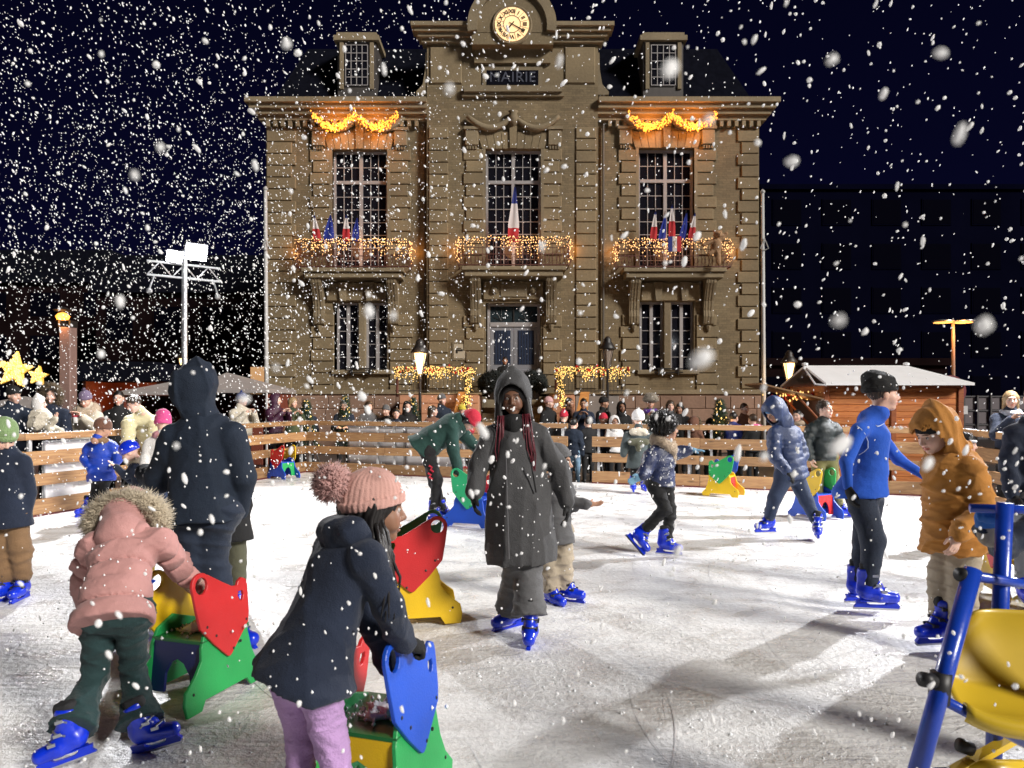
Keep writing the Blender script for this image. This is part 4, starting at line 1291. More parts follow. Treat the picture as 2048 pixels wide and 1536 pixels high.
for i in range(2):
    xm = (x0 + x1) / 2; xa, xb = (x0 + .095, xm - .005) if i == 0 else (xm + .005, x1 - .095)
    lf = MB(); lf.bbox(xa, xb, y + .02, y + .07, zb, zt - .145, .005); L_ = lf.build('leaf', mat('door_paint', (.20, .20, .22), .45), DR)
    g = MB(); g.bbox(xa + .12, xb - .10, y + .012, y + .018, zb + .95, zt - .26, .002); g.build('pane', mat('door_glass', (.03, .04, .07), .1), L_)
    g = MB(); g.bbox(xa + .12, xb - .10, y + .004, y + .018, zb + .2, zb + .8, .02); g.build('panel', mat('door_paint', (0, 0, 0)), L_)
    g = MB()
    for q in range(5): g.box(xa + .15 + q * .09, xa + .16 + q * .09, y, y + .011, zb + .96, zt - .28)
    g.build('grille', M_IRON, L_)
# consoles and carved panel over door and ground windows; balcony slabs
def console(u, y, v0=562, v1=640, w=20):
    b = MB(); prof = []
    x0, x1 = bx(u - w / 2), bx(u + w / 2)
    pr = [(-.0, bz(v1 + 14)), (-.14, bz(v1 + 8)), (-.20, bz(v1 - 6)), (-.16, bz(v1 - 18)), (-.22, bz(v1 - 36)), (-.38, bz(v1 - 56)), (-.52, bz(v0 + 8)), (-.54, bz(v0)), (0, bz(v0))]
    b.prism([(y + p, z) for p, z in pr], x0, x1, 'x')
    for q in (.22, .5, .78): b.prism([(y + p - .018, z) for p, z in pr[1:8]] + [(y + pr[7][0] + .03, bz(v0)), (y - .1, bz(v1 - 20))], x0 + (x1 - x0) * q - .018, x0 + (x1 - x0) * q + .018, 'x')
    b.lathe([(.0, -.22), (.05, -.16), (.09, -.05), (.10, 0), (0, .02)], ((x0 + x1) / 2, y - .09, bz(v1 + 12)), 8)
    return th(b, 'console', M_TRIM)
for k_, (uc, yb) in enumerate(((714, 0), (1027, -.30), (1341, 0))):
    for s_ in (-1, 1): console(uc + s_ * 74, yb)
    ua, ub = uc - 95, uc + 95
    b = MB(); b.bbox(bx(ua), bx(ub), yb - .62, yb, bz(562) + .002, bz(551), .02); b.bbox(bx(ua - 5), bx(ub + 5), yb - .70, yb, bz(551) + .003, bz(543), .02); th(b, 'balcony_slab', M_TRIM)
    b = MB(); b.bbox(bx(uc - 60), bx(uc + 60), yb - .10, yb, bz(603), bz(566), .03); th(b, 'lintel', M_STONE)
    if k_ == 1:
        b = MB(); b.bbox(bx(uc - 26), bx(uc + 26), yb - .14, yb - .10, bz(598), bz(572), .02)
        b.lathe([(0, -.12), (.09, -.08), (.12, 0), (.08, .1), (0, .12)], (bx(uc - 38), yb - .12, bz(585)), 8); b.lathe([(0, -.12), (.09, -.08), (.12, 0), (.08, .1), (0, .12)], (bx(uc + 38), yb - .12, bz(585)), 8)
        th(b, 'cartouche', M_TRIM)
    else:
        for q in (-26, 26):
            b = MB(); b.prism([(bx(uc + q - 5), bz(603)), (bx(uc + q + 5), bz(603)), (bx(uc + q + 9), bz(566)), (bx(uc + q - 9), bz(566))], yb - .20, yb - .10); th(b, 'keystone', M_TRIM)
b = MB(); b.bbox(bx(906), bx(934), -.325, -.30, bz(722), bz(686), .005); pq = th(b, 'notice_frame', M_TRIM)
b = MB(); b.bbox(bx(909), bx(931), -.335, -.326, bz(718), bz(690), .004); b.build('notice', mat('notice_paper', (.42, .36, .27), .5), pq)
b = MB(); b.box(bx(913), bx(917), -.338, -.336, bz(708), bz(700)); b.box(bx(917), bx(927), -.338, -.336, bz(704), bz(700)); b.box(bx(915), bx(924), -.338, -.336, bz(699), bz(697)); b.build('print', M_BLK, pq)

# balconies
M_RUST = mat('rust_red_iron', (.09, .025, .018), .6)
M_BULB = mat('warm_bulb', (1, .55, .15), .4, emit=1.9, ecol=(1.0, .56, .24))
M_BULBY = mat('yellow_bulb', (1, .72, .2), .4, emit=1.5, ecol=(1.0, .62, .20))
M_BULBO = mat('amber_bulb', (1, .42, .05), .4, emit=1.7, ecol=(1.0, .36, .05))
def octs(pts, s, name, m, parent, rnd=.4, seed=0):
    r = np.random.default_rng(seed); n = len(pts); pts = np.array([tuple(p) for p in pts])
    base = np.array([(1, 0, 0), (-1, 0, 0), (0, 1, 0), (0, -1, 0), (0, 0, 1.4), (0, 0, -1.4)])
    sc = s * r.uniform(1 - rnd, 1 + rnd, (n, 1, 1))
    V = (base[None] * sc + pts[:, None]).reshape(-1, 3)
    F = np.array([[0, 2, 4], [2, 1, 4], [1, 3, 4], [3, 0, 4], [2, 0, 5], [1, 2, 5], [3, 1, 5], [0, 3, 5]])
    Fs = (np.arange(n)[:, None, None] * 6 + F[None]).reshape(-1, 3)
    o = link(name, mesh_np(name, V, Fs, False), m, parent); o['kind'] = 'stuff'
    return o
def add_point(parent, loc, W_, color, r=.15):
    l = bpy.data.lights.new('lamp_light', 'POINT'); l.energy = W_; l.color = color; l.shadow_soft_size = r
    o = bpy.data.objects.new('lamp_light', l); COL.objects.link(o); o.parent = parent; o.location = loc
    return o
BAL = (('left', 714, 0, 603, 822), ('middle', 1027, -.30, 921, 1134), ('right', 1341, 0, 1232, 1450))
for nm, uc, yb, ua, ub in BAL:
    x0, x1 = bx(ua), bx(ub); zb, zt = bz(541), bz(492); pr = .66; Y0 = yb - pr
    root = empty('balcony', (0, FY, 0)); root.parent = TH; root.location = (0, 0, 0)
    b = MB()
    xs = np.arange(x0 + .06, x1 - .04, .115)
    for x in xs: b.tube([(x, Y0, zb), (x, Y0 - .10, zb + .16), (x, Y0 - .02, zb + .36), (x, Y0, zt)], .010, 4, False)
    for yy in np.arange(Y0 + .05, yb, .13):
        for xx, sg in ((x0, -1), (x1, 1)): b.tube([(xx, yy, zb), (xx + sg * .08, yy, zb + .16), (xx, yy, zb + .36), (xx, yy, zt)], .010, 4, False)
    for z, off, r_ in ((zb + .01, 0, .022), (zb + .34, .02, .016), (zb + .55, 0, .010), (zt, 0, .024)):
        b.tube([(x0, yb, z), (x0, Y0 - off, z), (x1, Y0 - off, z), (x1, yb, z)], r_, 6)
    for x in xs[::2]:
        for q in (-1, 1):
            b.tube([(x + .057 + q * .045 * math.cos(a), Y0 - .07 - .02 * math.sin(a), zb + .17 + .10 * math.sin(a)) for a in np.linspace(-1.4, 1.4, 6)], .009, 4, False)
    b.build('railing', M_RUST, root)
    gl = empty('light_garland', (0, FY, 0), 0, f'icicle string of warm bulbs along the {nm} balcony rail', 'lights', 'light strings on the balconies')
    r = np.random.default_rng(ua); pts = []
    for x in np.arange(x0, x1, .045):
        L = r.uniform(.08, .80) * (.75 + .25 * math.sin(x * 3)) + .06
        for k in range(max(1, int(L / .085))):
            pts.append((x + r.normal() * .02, Y0 - .06 + r.normal() * .02, zt + .06 - k * .085 + r.normal() * .02))
    for sg, xx in ((-1, x0), (1, x1)):
        for k in range(42): pts.append((xx + sg * abs(r.normal()) * .06, Y0 + r.random() * pr, zt - r.random() * .65 + .05))
    octs(pts, .0150, 'bulb', M_BULB, gl, seed=ua)
    w = MB(); w.tube([(x, Y0 - .05, zt + .05 + .03 * math.sin(x * 9)) for x in np.arange(x0, x1, .1)], .012, 4); w.build('cable', M_IRON, gl)
    for xx in (x0 - .18, x1 + .18): add_point(gl, (xx, Y0 + .45, zt - .2), 8, (1, .42, .10), .25)
    add_point(gl, ((x0 + x1) / 2, Y0 + .25, zt + .05), 26, (1, .42, .16), .4)
for nm, uc, u0, u1 in (('left', 712, 630, 799), ('right', 1338, 1253, 1428)):
    gl = empty('light_garland', (0, FY, 0), 0, f'thick double swag of amber lights under the {nm} end of the cornice', 'lights', 'amber swags under the cornice')
    r = np.random.default_rng(u0); pts = []
    for i in range(620):
        t = r.random(); sag = abs(math.sin(t * 2 * math.pi)) ** .8
        u = u0 + t * (u1 - u0) + r.normal() * 1.5; v = 235 + 27 * sag + r.normal() * 4.2
        pts.append((bx(u), -.34 + r.normal() * .05, bz(v)))
    octs(pts, .022, 'bulb', M_BULBO, gl, seed=u0)
    cb = MB(); cb.tube([(bx(u0 + i / 30 * (u1 - u0)), -.32, bz(235 + 27 * abs(math.sin(i / 30 * 2 * math.pi)) ** .8)) for i in range(31)], .03, 6); cb.build('cable', M_IRON, gl)
    for q in (.25, .75): add_point(gl, (bx(u0 + q * (u1 - u0)), -.50, bz(262)), 60, (1, .34, .05), .25)

# flags
def flag(u, vtop, vbot, y, cols, label, w=.22, slant=.10, cat='flag', grp='small flags planted on the balconies'):
    x = bx(u); z0, z1 = bz(vbot), bz(vtop)
    root = empty('flag', (x, FY + y, z0), 0, label, cat, grp)
    b = MB(); b.tube([(0, 0, -.1), (slant, -.1, z1 - z0 + .12)], .012, 6); b.build('pole', M_IRON, root)
    H = (z1 - z0); n = len(cols)
    for k, (m, a0, a1) in enumerate(cols):
        vs = []; fs = []
        for i in range(9):
            t = a0 + (a1 - a0) * i / 8
            hwid = w * (.15 + .85 * min(1, t * 1.5))
            zz = H * (1 - t); xx = slant * (1 - t)
            for j in range(5):
                s = j / 4 - .5; vs.append((xx + s * hwid, -.1 * (1 - t) - .05 - .035 * math.sin(j * 2.2 + t * 3), zz))
        for i in range(8):
            for j in range(4): fs.append((i * 5 + j, i * 5 + j + 1, (i + 1) * 5 + j + 1, (i + 1) * 5 + j))
        vs2 = [(a, b_ + .012, c) for a, b_, c in vs]; N = len(vs)
        f2 = [tuple(N + q for q in f[::-1]) for f in fs]
        mb = MB(); mb.add(vs + vs2, fs + f2); mb.build('stripe', m, root, smooth=True)
    return root
FB = mat('flag_blue', (.010, .020, .16), .8); FW = mat('flag_white', (.55, .50, .50), .8); FR = mat('flag_red', (.35, .012, .018), .8); FE = mat('flag_deep_blue', (.006, .02, .22), .8)
flag(1026, 390, 495, -.75, [(FB, 0, .30), (FW, .30, .74), (FR, .74, 1.0)], 'tall blue, white and red flag hanging before the middle window', w=.34, slant=.06, grp='')
tri = [(FB, 0, .12), (FW, .12, .52), (FR, .52, 1)]
flag(1300, 432, 490, -.5, tri, 'tricolour flag at the left side of the right balcony', slant=.05)
flag(1337, 420, 480, -.5, tri, 'tricolour flag in the middle of the right balcony', slant=-.03)
flag(1374, 436, 488, -.5, tri, 'tricolour flag beside the plush bear on the right balcony', slant=.10)
flag(1317, 438, 490, -.45, [(FE, 0, 1)], 'plain deep blue flag left of the middle tricolour on the right balcony', w=.24)
flag(1358, 436, 488, -.45, [(FE, 0, 1)], 'plain deep blue flag right of the middle tricolour on the right balcony', w=.24)
flag(644, 440, 490, -.5, tri, 'tricolour flag leaning out at the left side of the left balcony', slant=-.08)
flag(664, 440, 492, -.45, [(FE, 0, 1)], 'deep blue flag beside the leaning tricolour on the left balcony', w=.32)
flag(700, 440, 490, -.5, tri, 'tricolour flag in the middle of the left balcony', slant=.03)
flag(716, 445, 490, -.45, [(FE, 0, 1)], 'narrow deep blue flag right of the middle on the left balcony', w=.2)
sh = empty('flag_shield', (bx(1339), FY - .75, bz(498)), 0, 'square tricolour crest fixed to the right balcony rail', 'shield')
for k, m in enumerate((FB, FW, FR)):
    b = MB(); b.bbox(-.21 + k * .14, -.072 + k * .14, -.02, .0, -.24, .24, .004); b.build('stripe', m, sh)
b = MB(); b.tube([(-.04, -.03, -.08), (.0, -.03, .0), (-.03, -.03, .08), (.04, -.03, .10)], .010, 5); b.build('monogram', mat('gold_paint', (.4, .28, .08), .5), sh)

# plush bear climbing the right balcony
M_BEAR = mat('bear_plush', (.33, .20, .11), .95, var=.2, vscale=30, bump=.6, bscale=90)
br = empty('plush_bear', (bx(1418), FY - .85, bz(540)), 0, 'large light brown plush bear climbing over the right balcony rail', 'toy bear')
def bear():
    A = [ell((.0, 0, .62), (.17, .15, .24)), ell((.04, -.02, .95), (.14, .13, .13)), ell((.04, -.14, .92), (.06, .06, .05)),
         ell((-.07, 0, 1.06), (.045, .03, .045)), ell((.15, 0, 1.06), (.045, .03, .045)),
         cone((-.08, -.02, .76), (-.42, -.06, .62), .075, .06), cone((.12, 0, .78), (.30, -.04, .98), .07, .06),
         cone((.03, -.02, .45), (.06, -.08, .06), .09, .075), cone((-.08, 0, .48), (-.22, -.05, .34), .09, .07)]
    V, Q = sdf_mesh(A, [], .02, [wrinkle(.008, 22, 3)])
    o = link('body', mesh_np('body', V, Q), M_BEAR, br)
    for x in (0, .085):
        e = link('eye', mesh_np('eye', UVS[0] * .014 + np.array([x, -.145, .975]), UVS[1]), M_BLK, br)
    link('nose', mesh_np('nose', UVS[0] * .02 + np.array([.04, -.20, .93]), UVS[1]), M_BLK, br)
bear()

# terrace in front of the door, with rails, garlands, boards and clipped bushes
M_TERR = mat('peach_lit_render', (.42, .215, .13), .8, var=.1, vscale=3)  # peach tint puts the warm glow on these walls into their colour
TER = empty('terrace', (0, 21.4, 0), 0, 'raised entrance terrace with peach lit walls and steps in front of the town hall door', 'terrace')
def tx(u): return (u - CX) * 21.4 / F_PX
def tz(v): return CAM_Z + (CY - v) * 21.4 / F_PX
for (ua, ub, m_) in ((798, 958, M_TERR), (1104, 1150, M_TERR), (1150.2, 1238, mat('grey_render', (.20, .18, .17), .8, var=.1, vscale=3))):
    b = MB(); b.bbox(tx(ua), tx(ub), 0, 2.2, -.1, tz(789), .02); b.build('wall', m_, TER)
    for q in range(6):
        if m_ is M_TERR:
            b = MB(); b.bbox(tx(ua) + .02, tx(ub) - .02, -.03, -.002, .06 + q * .29, .335 + q * .29, .008); b.build('panel', m_, TER)
for ua, ub in ((794, 962), (1100, 1242)):
    b = MB(); b.bbox(tx(ua), tx(ub), -.06, 2.2, tz(789) + .002, tz(786), .01); b.build('coping', M_TRIM, TER)
for i in range(8):
    b = MB(); b.bbox(tx(960), tx(1102), -.2 + i * .28, 2.3, .0 + i * .17, .168 + i * .17, .01); b.build('step', M_TRIM, TER)
b = MB(); b.box(tx(798), tx(1238), 2.3, 2.9, 0, tz(789) - .05); b.build('landing', M_TRIM, TER)
for sg, u0, u1 in ((-1, 790, 948), (1, 1108, 1258)):
    nm = 'left' if sg < 0 else 'right'
    rl = empty('terrace_railing', (0, 21.25, 0), 0, f'iron railing on the terrace {nm} of the door', 'railing', 'railings each side of the door')
    b = MB(); z0, z1 = tz(787), tz(740)
    for x in np.arange(tx(u0 + 6), tx(u1 - 4), .11): b.tube([(x, .2, z0), (x, .2, z1)], .009, 4, False)
    b.tube([(tx(u0), .2, z1), (tx(u1), .2, z1)], .025, 6); b.tube([(tx(u0), .2, z0 + .08), (tx(u1), .2, z0 + .08)], .015, 5); b.build('bars', M_IRON, rl)
    up = u1 - 6 if sg < 0 else u0 + 8
    b = MB(); b.tube([(tx(up), .2, z1 + .1), (tx(up) + sg * .12, -.3, tz(815))], .045, 6); b.tube([(tx(u0 + 4), .2, z0 - .1), (tx(u0 + 4), .2, z1 + .05)], .04, 6); b.build('newel', M_RUST, rl)
    gl = empty('light_garland', (0, 21.1, 0), 0, f'fir garland with gold lights and red baubles on the railing {nm} of the door', 'lights', 'garlands on the terrace railings')
    r = np.random.default_rng(u0); pts = []; leaf = []; red = []
    for x in np.arange(tx(u0 + 2), tx(u1 - 2), .022):
        leaf.append((x, .15 + r.normal() * .03, z1 + r.normal() * .05))
        L = r.uniform(.06, .50) * (.55 + .45 * abs(math.sin(x * 5)))
        for k in range(int(L / .06) + 1): pts.append((x + r.normal() * .03, .10 + r.normal() * .03, z1 + .06 - k * .055 + r.normal() * .02))
        if r.random() < .3: red.append((x, .05, z1 + r.normal() * .06))
    for t in np.arange(0, 1, .011):
        c = (tx(up) + sg * .12 * t, .2 - .5 * t, z1 + (tz(815) - z1) * t)
        for _ in range(2): pts.append((c[0] + r.normal() * .06, c[1] - .06 + r.normal() * .04, c[2] + r.normal() * .03))
        leaf.append((c[0], c[1] - .03, c[2]))
    octs(pts, .0125, 'bulb', M_BULBY, gl, seed=u0); octs(red, .03, 'bauble', mat('red_bauble', (.4, .01, .01), .25), gl, seed=1)
    lp = np.array(leaf); link('fir_needle', fur_mesh('fir_needle', lp, r.normal(size=lp.shape) * .6, L=.10, w=.006, n=9, seed=4, droop=.0), mat('fir_green', (.02, .05, .02), .8), gl)
    add_point(gl, ((tx(u0) + tx(u1)) / 2, -.15, z1 - .1), 16, (1, .55, .2), .4)
    add_point(gl, (tx(up), -.5, tz(800)), 8, (1, .55, .2), .2)
    bd = MB(); uu = 921 if sg < 0 else 1161
    bd.prism([(tx(uu - 14), tz(838)), (tx(uu + 10), tz(838)), (tx(uu + 15), tz(784)), (tx(uu - 2), tz(784))], -.42, -.36)
    tag(bd.build('leaning_board', wood_mat('orange_board', (.55, .26, .07), (.42, .18, .05)), None, (0, 21.4, 0)), f'tall orange board propped at the {nm} of the entrance steps', 'board')
M_BUSH = mat('dark_evergreen', (.006, .009, .008), .9)
for nm, u in (('left', 987), ('right', 1066)):
    c = Vector((tx(u), 21.3 + .9, tz(768)))
    bu = empty('bush', c, 0, f'dark clipped bush on the {nm} of the steps, behind the grey hood', 'bush', 'dark bushes beside the door')
    V, Q = sdf_mesh([ell((0, 0, .03), (.42, .32, .30))], [], .05, [wrinkle(.03, 9, 2)])
    me = mesh_np('foliage', V, Q); o = link('foliage', me, M_BUSH, bu)
    v, n = vnormals(me); f = fur_mesh('leaf', v, n, L=.10, w=.02, n=3, droop=.1); link('leaf', f, M_BUSH, bu)['kind'] = 'stuff'
    b = MB(); b.lathe([(.0, -.45), (.2, -.45), (.26, -.2), (.24, -.2), (0, -.22)], (0, 0, 0), 12); b.build('planter', M_IRON, bu)

# flagpoles at the two corners
for nm, u, vt, Y in (('right', 1527, 378, 22.0), ('left', 533, 372, 22.6)):
    x = (u - CX) / F_PX * Y; zt = CAM_Z + (CY - vt) / F_PX * Y
    fp = empty('flagpole', (x, Y, -.12), 0, f'bare white flagpole at the {nm} corner of the town hall', 'flagpole', 'bare flagpoles')
    b = MB(); b.tube([(0, 0, 0), (0, 0, 2.5), (-.03, 0, zt)], [.075, .065, .05], 10); b.build('pole', mat('pole_white', (.42, .42, .42), .5), fp, smooth=True)
    b = MB(); b.lathe([(0, 0), (.07, .0), (.08, .05), (.0, .12)], (-.03, 0, zt), 8); b.build('finial', MATS['pole_white'], fp)
    b = MB(); zc = CAM_Z + (CY - 490) / F_PX * Y; b.tube([(.0, -.08, zc + .3), (-.12, -.08, zc), (.0, -.08, zc - .05), (.12, -.08, zc), (0, -.08, zc + .3)], .014, 5); b.build('cleat_rope', MATS['pole_white'], fp)
# ================================================================= FLOODLIGHTS
M_ALU = mat('truss_aluminium', (.55, .56, .58), .35, metal=.8)
M_LED = mat('flood_led', (1, 1, 1), .3, emit=120.0, ecol=(.92, .96, 1.0))
def flood(x, y, z, aim, power, label, cone_deg=150, size=.35):
    r = empty('floodlight_mast', (x, y, -.12), 0, label, 'floodlight', 'floodlight masts behind the rink fence')
    b = MB(); b.tube([(0, 0, 0), (0, 0, z + .1)], .05, 10); b.box(-.4, .4, -.4, .4, 0, .06)
    b.build('mast', M_ALU, r)
    d = Vector((aim[0] - x, aim[1] - y, aim[2] - z)).normalized()
    sd = d.cross(Vector((0, 0, 1))).normalized()
    b = MB(); zz = z - .35
    a0 = -sd * .62; a1 = sd * .62
    for o in (-.12, .12): b.tube([a0 + Vector((0, 0, zz + o + .06)), a1 + Vector((0, 0, zz + o + .06))], .022, 6)
    n = 6
    for i in range(n):
        p = a0.lerp(a1, i / n); q = a0.lerp(a1, (i + 1) / n)
        b.tube([p + Vector((0, 0, zz - .06 + (.24 if i % 2 else 0))), q + Vector((0, 0, zz - .06 + (0 if i % 2 else .24)))], .012, 5)
    for sg in (-1, 1):
        p = sd * .5 * sg + Vector((0, 0, zz - .06))
        b.tube([p, p + Vector((0, 0, -.25)) + sd * .08 * sg], .016, 5); b.lathe([(0, -.06), (.05, -.03), (.05, .03), (0, .06)], p + Vector((0, 0, -.28)) + sd * .08 * sg, 8)
    b.build('truss', M_ALU, r)
    M = Matrix((sd, d, sd.cross(d))).transposed().to_4x4()
    for k, (ox, oz, tw) in enumerate(((-.17, .10, 0), (.20, -.02, .45))):
        h = MB(); w = .19 if k == 0 else .13
        h.box(-w, w, -.10, 0, -w * .8, w * .8)
        for q in range(5): h.box(-w * .9 + q * w * .42, -w * .9 + q * w * .42 + .01, -.16, -.101, -w * .7, w * .7)
        ho = h.build('lamp_housing', mat('lamp_housing_grey', (.12, .12, .13), .5, metal=.5), r)
        ho.matrix_local = Matrix.Translation(Vector((0, 0, z)) + sd * ox + Vector((0, 0, oz)) + d * .12) @ M @ Matrix.Rotation(-tw, 4, 'Z')
        l = MB(); l.box(-w * .92, w * .92, .002, .012, -w * .72, w * .72); l.build('led_panel', M_LED, ho)
    sp = bpy.data.lights.new('flood_beam', 'SPOT'); sp.energy = power; sp.spot_size = math.radians(cone_deg); sp.spot_blend = .6
    sp.shadow_soft_size = .10; sp.color = (.97, .97, 1.0)
    so = bpy.data.objects.new('flood_beam', sp); COL.objects.link(so); so.parent = r
    so.location = Vector((0, 0, z)) + d * .30; so.rotation_euler = d.to_track_quat('-Z', 'Y').to_euler()
    return r
FLY = 13.2
pf = P(369, 497, FLY)
flood(pf.x, FLY, pf.z, (0.5, 5.5, 0.5), 2100, 'floodlight mast with two bright lamps on a small truss, standing over the left fence')
flood(8.3, 10.3, 4.7, (-.5, 6.5, 0.3), 3000, 'floodlight mast on the right, just past the edge of the picture')

# ================================================================= STREET LAMPS
def lantern(u, vtop, Y, lit, label, vbulb=None):
    x = (u - CX) / F_PX * Y; zt = CAM_Z + (CY - vtop) / F_PX * Y
    r = empty('street_lamp', (x, Y, -.12), 0, label, 'street lamp', 'old style lantern lamps on posts')
    zt += .12; zb = zt - .92
    b = MB(); b.lathe([(.10, 0), (.11, .25), (.07, .35), (.055, .9), (.06, .95), (.045, 1.0), (.035, zb - .05), (.05, zb)], (0, 0, 0), 12); b.build('post', M_IRON, r, smooth=True)
    b = MB()
    for k in range(4):
        a = math.pi / 4 + k * math.pi / 2
        b.tube([(.08 * math.cos(a), .08 * math.sin(a), zb + .02), (.20 * math.cos(a), .20 * math.sin(a), zb + .55)], .012, 5)
    b.build('lantern_frame', M_IRON, r)
    b = MB(); b.lathe([(.22, zb + .55), (.23, zb + .58), (.15, zb + .70), (.10, zb + .78), (.11, zb + .82), (.05, zb + .90), (.0, zb + .92)], (0, 0, 0), 12); b.build('cap', M_IRON, r, smooth=True)
    gm = mat('lit_lantern_glass', (1, .8, .5), .4, emit=2.6, ecol=(1.0, .62, .26)) if lit else mat('unlit_lantern_glass', (.30, .24, .20), .35)
    b = MB(); b.lathe([(.05, zb + .03), (.155, zb + .54)], (0, 0, 0), 4 if False else 10); b.build('glass', gm, r)
    if lit: add_point(r, (0, -.0, zb - .12), 55, (1, .60, .28), .12); add_point(r, (0, -.45, zb + .3), 30, (1, .60, .28), .12)
    return r
lantern(840, 676, 18.3, True, 'lit lantern lamp post in front of the left terrace railing')
lantern(1215, 672, 20.2, False, 'unlit lantern lamp post in front of the right terrace railing')
lantern(1578, 700, 21.0, True, 'lit lantern lamp post beside the wooden chalet and right flagpole')
lantern(366, 700, 32.0, True, 'small distant lantern lamp post above the dark hood on the left')
def modern():
    Y = 30.0; x = (1906 - CX) / F_PX * Y; z = CAM_Z + (CY - 640) / F_PX * Y
    r = empty('street_lamp', (x, Y, -.12), 0, 'modern street lamp with two flat orange glowing arms behind the chalet roof', 'street lamp')
    b = MB(); b.tube([(0, 0, 0), (0, 0, z + .1)], [.10, .06], 10); b.build('post', mat('orange_lit_steel', (.30, .20, .15), .5), r)
    for s_ in (-1, 1):
        b = MB(); b.lathe([(.0, .0), (.40, .05), (.42, .09), (.1, .14), (0, .14)], (0, 0, 0), 14)
        h = b.build('lamp_head', M_ALU, r, (s_ * .42, 0, z), smooth=True)
        l = MB(); l.lathe([(.0, -.02), (.34, .012), (.34, .030), (0, .03)], (0, 0, -.01), 14); l.build('lens', mat('sodium_lens', (1, .5, .15), .4, emit=1.7, ecol=(1, .45, .12)), h)
    add_point(r, (0, -.6, z - .4), 160, (1, .42, .12), .3)
modern()

# ================================================================= CHALET
M_CHAL = wood_mat('chalet_board_wood', (.60, .21, .055), (.42, .12, .03), rough=.5)
M_CHF = wood_mat('chalet_frame_wood', (.36, .10, .025), (.24, .06, .015))
M_TARP = mat('snowy_white_roof', (.90, .90, .92), .6, var=.04, vscale=4, bump2=.25, b2scale=6)
def chalet():
    Y = 15.4; k = Y / F_PX
    xa, xb = (1652 - CX) * k, (1914 - CX) * k
    r = empty('market_chalet', (xa, Y, -.12), math.radians(-2), 'orange brown wooden market chalet with a snowy white roof behind the fence', 'chalet')
    W_, H, D = xb - xa, 2.02, 2.2
    n = 15; hh = H / n
    me = None
    for side in ('front', 'leftside', 'rightside', 'back'):
        L = (W_ / 2 - .10) if side in ('front', 'back') else D - .1
        for i in range(n):
            for j in range(2 if side in ('front', 'back') else 1):
                b = MB(); b.prism([(-.012, .002), (-.022, .010), (-.022, hh - .012), (-.010, hh - .002), (.01, hh - .002), (.01, .002)], .003, L - .003, 'x')
                o = b.build('board', M_CHAL, r)
                if side == 'front': o.location = (.07 + j * (W_ / 2 - .04), 0, i * hh)
                elif side == 'back': o.location = (W_ - .07 - j * (W_ / 2 - .04), D, i * hh); o.rotation_euler = (0, 0, math.pi)
                elif side == 'leftside': o.location = (0, D - .05, i * hh); o.rotation_euler = (0, 0, -math.pi / 2)
                else: o.location = (W_, .05, i * hh); o.rotation_euler = (0, 0, math.pi / 2)
    for x, y in ((.0, 0), (W_, 0), (W_ / 2, 0), (0, D), (W_, D)):
        b = MB(); b.bbox(x - .055, x + .055, y - .055, y + .055, 0, H + .02, .008); b.build('corner_post', M_CHF, r)
    b = MB(); b.bbox(-.02, W_ + .02, -.07, -.03, H - .06, H + .06, .01); b.build('beam', M_CHF, r)
    # roof: ridge runs left to right, hipped right end, canvas ends
    rz = H + .42
    b = MB(); ov = .32; t = .05
    A = [(-.12, -ov, H), (W_ + .12, -ov, H), (W_ - .55, D / 2, rz), (-.06, D / 2, rz), (-.12, D + ov, H), (W_ + .12, D + ov, H)]
    A2 = [(x, y, z + t) for x, y, z in A]
    b.add(A + A2, [(3, 2, 1, 0), (4, 5, 2, 3), (6, 7, 8, 9), (9, 8, 11, 10), (0, 1, 7, 6), (5, 4, 10, 11), (1, 2, 8, 7), (2, 5, 11, 8), (3, 0, 6, 9), (4, 3, 9, 10)])
    b.build('roof', M_TARP, r)
    b = MB(); b.add([(W_ + .12, -ov, H + .001), (W_ + .12, D + ov, H + .001), (W_ - .53, D / 2, rz - .004)], [(0, 1, 2)]); b.build('gable', M_TARP, r)
    b = MB()
    for x in (-.04, W_ - .55): b.lathe([(0, 0), (.07, .0), (.07, .05), (0, .07)], (x, D / 2, rz + t), 8)
    b.build('ridge_cap', M_TARP, r)
    b = MB(); b.tube([(-.12, -ov, H), (-.30, -ov + .1, H + .02), (-.06, D / 2, rz)], .02, 5); b.build('guy_frame', M_TARP, r)
    # raised serving flap on the left side
    fl = MB()
    for q in range(4):
        b = MB(); b.bbox(-1.32, .02, -.10 + q * .30, .17 + q * .30, -.02, .02, .008)
        o = b.build('flap_board', M_PLANK, r, (-.10, 0, H - .28)); o.rotation_euler = (0, math.radians(14), 0)
    for y_ in (.01, .9):
        b = MB(); b.tube([(-.62, y_, H - .18), (-.05, y_, H - .82)], .025, 6); b.build('flap_strut', M_CHF, r)
    b = MB(); b.box(-.035, -.012, .2, D - .3, .95, H - .3); b.build('hatch', mat('dark_hatch', (.03, .012, .008), .8), r)
chalet()
# hanging ornament lights under the flap
gl = empty('light_garland', P(1590, 800, 16.0), 0, 'short string of red and gold lights under the chalet flap', 'lights')
r_ = np.random.default_rng(1)
octs([(r_.normal() * .28, r_.normal() * .1, r_.normal() * .06 + .12) for _ in range(40)], .02, 'bulb', M_BULBY, gl, seed=2)
octs([(r_.normal() * .28, r_.normal() * .1, r_.normal() * .06 + .12) for _ in range(25)], .035, 'bauble', MATS['red_bauble'], gl, seed=3)
add_point(gl, (0, -.1, 0), 6, (1, .5, .2), .2)

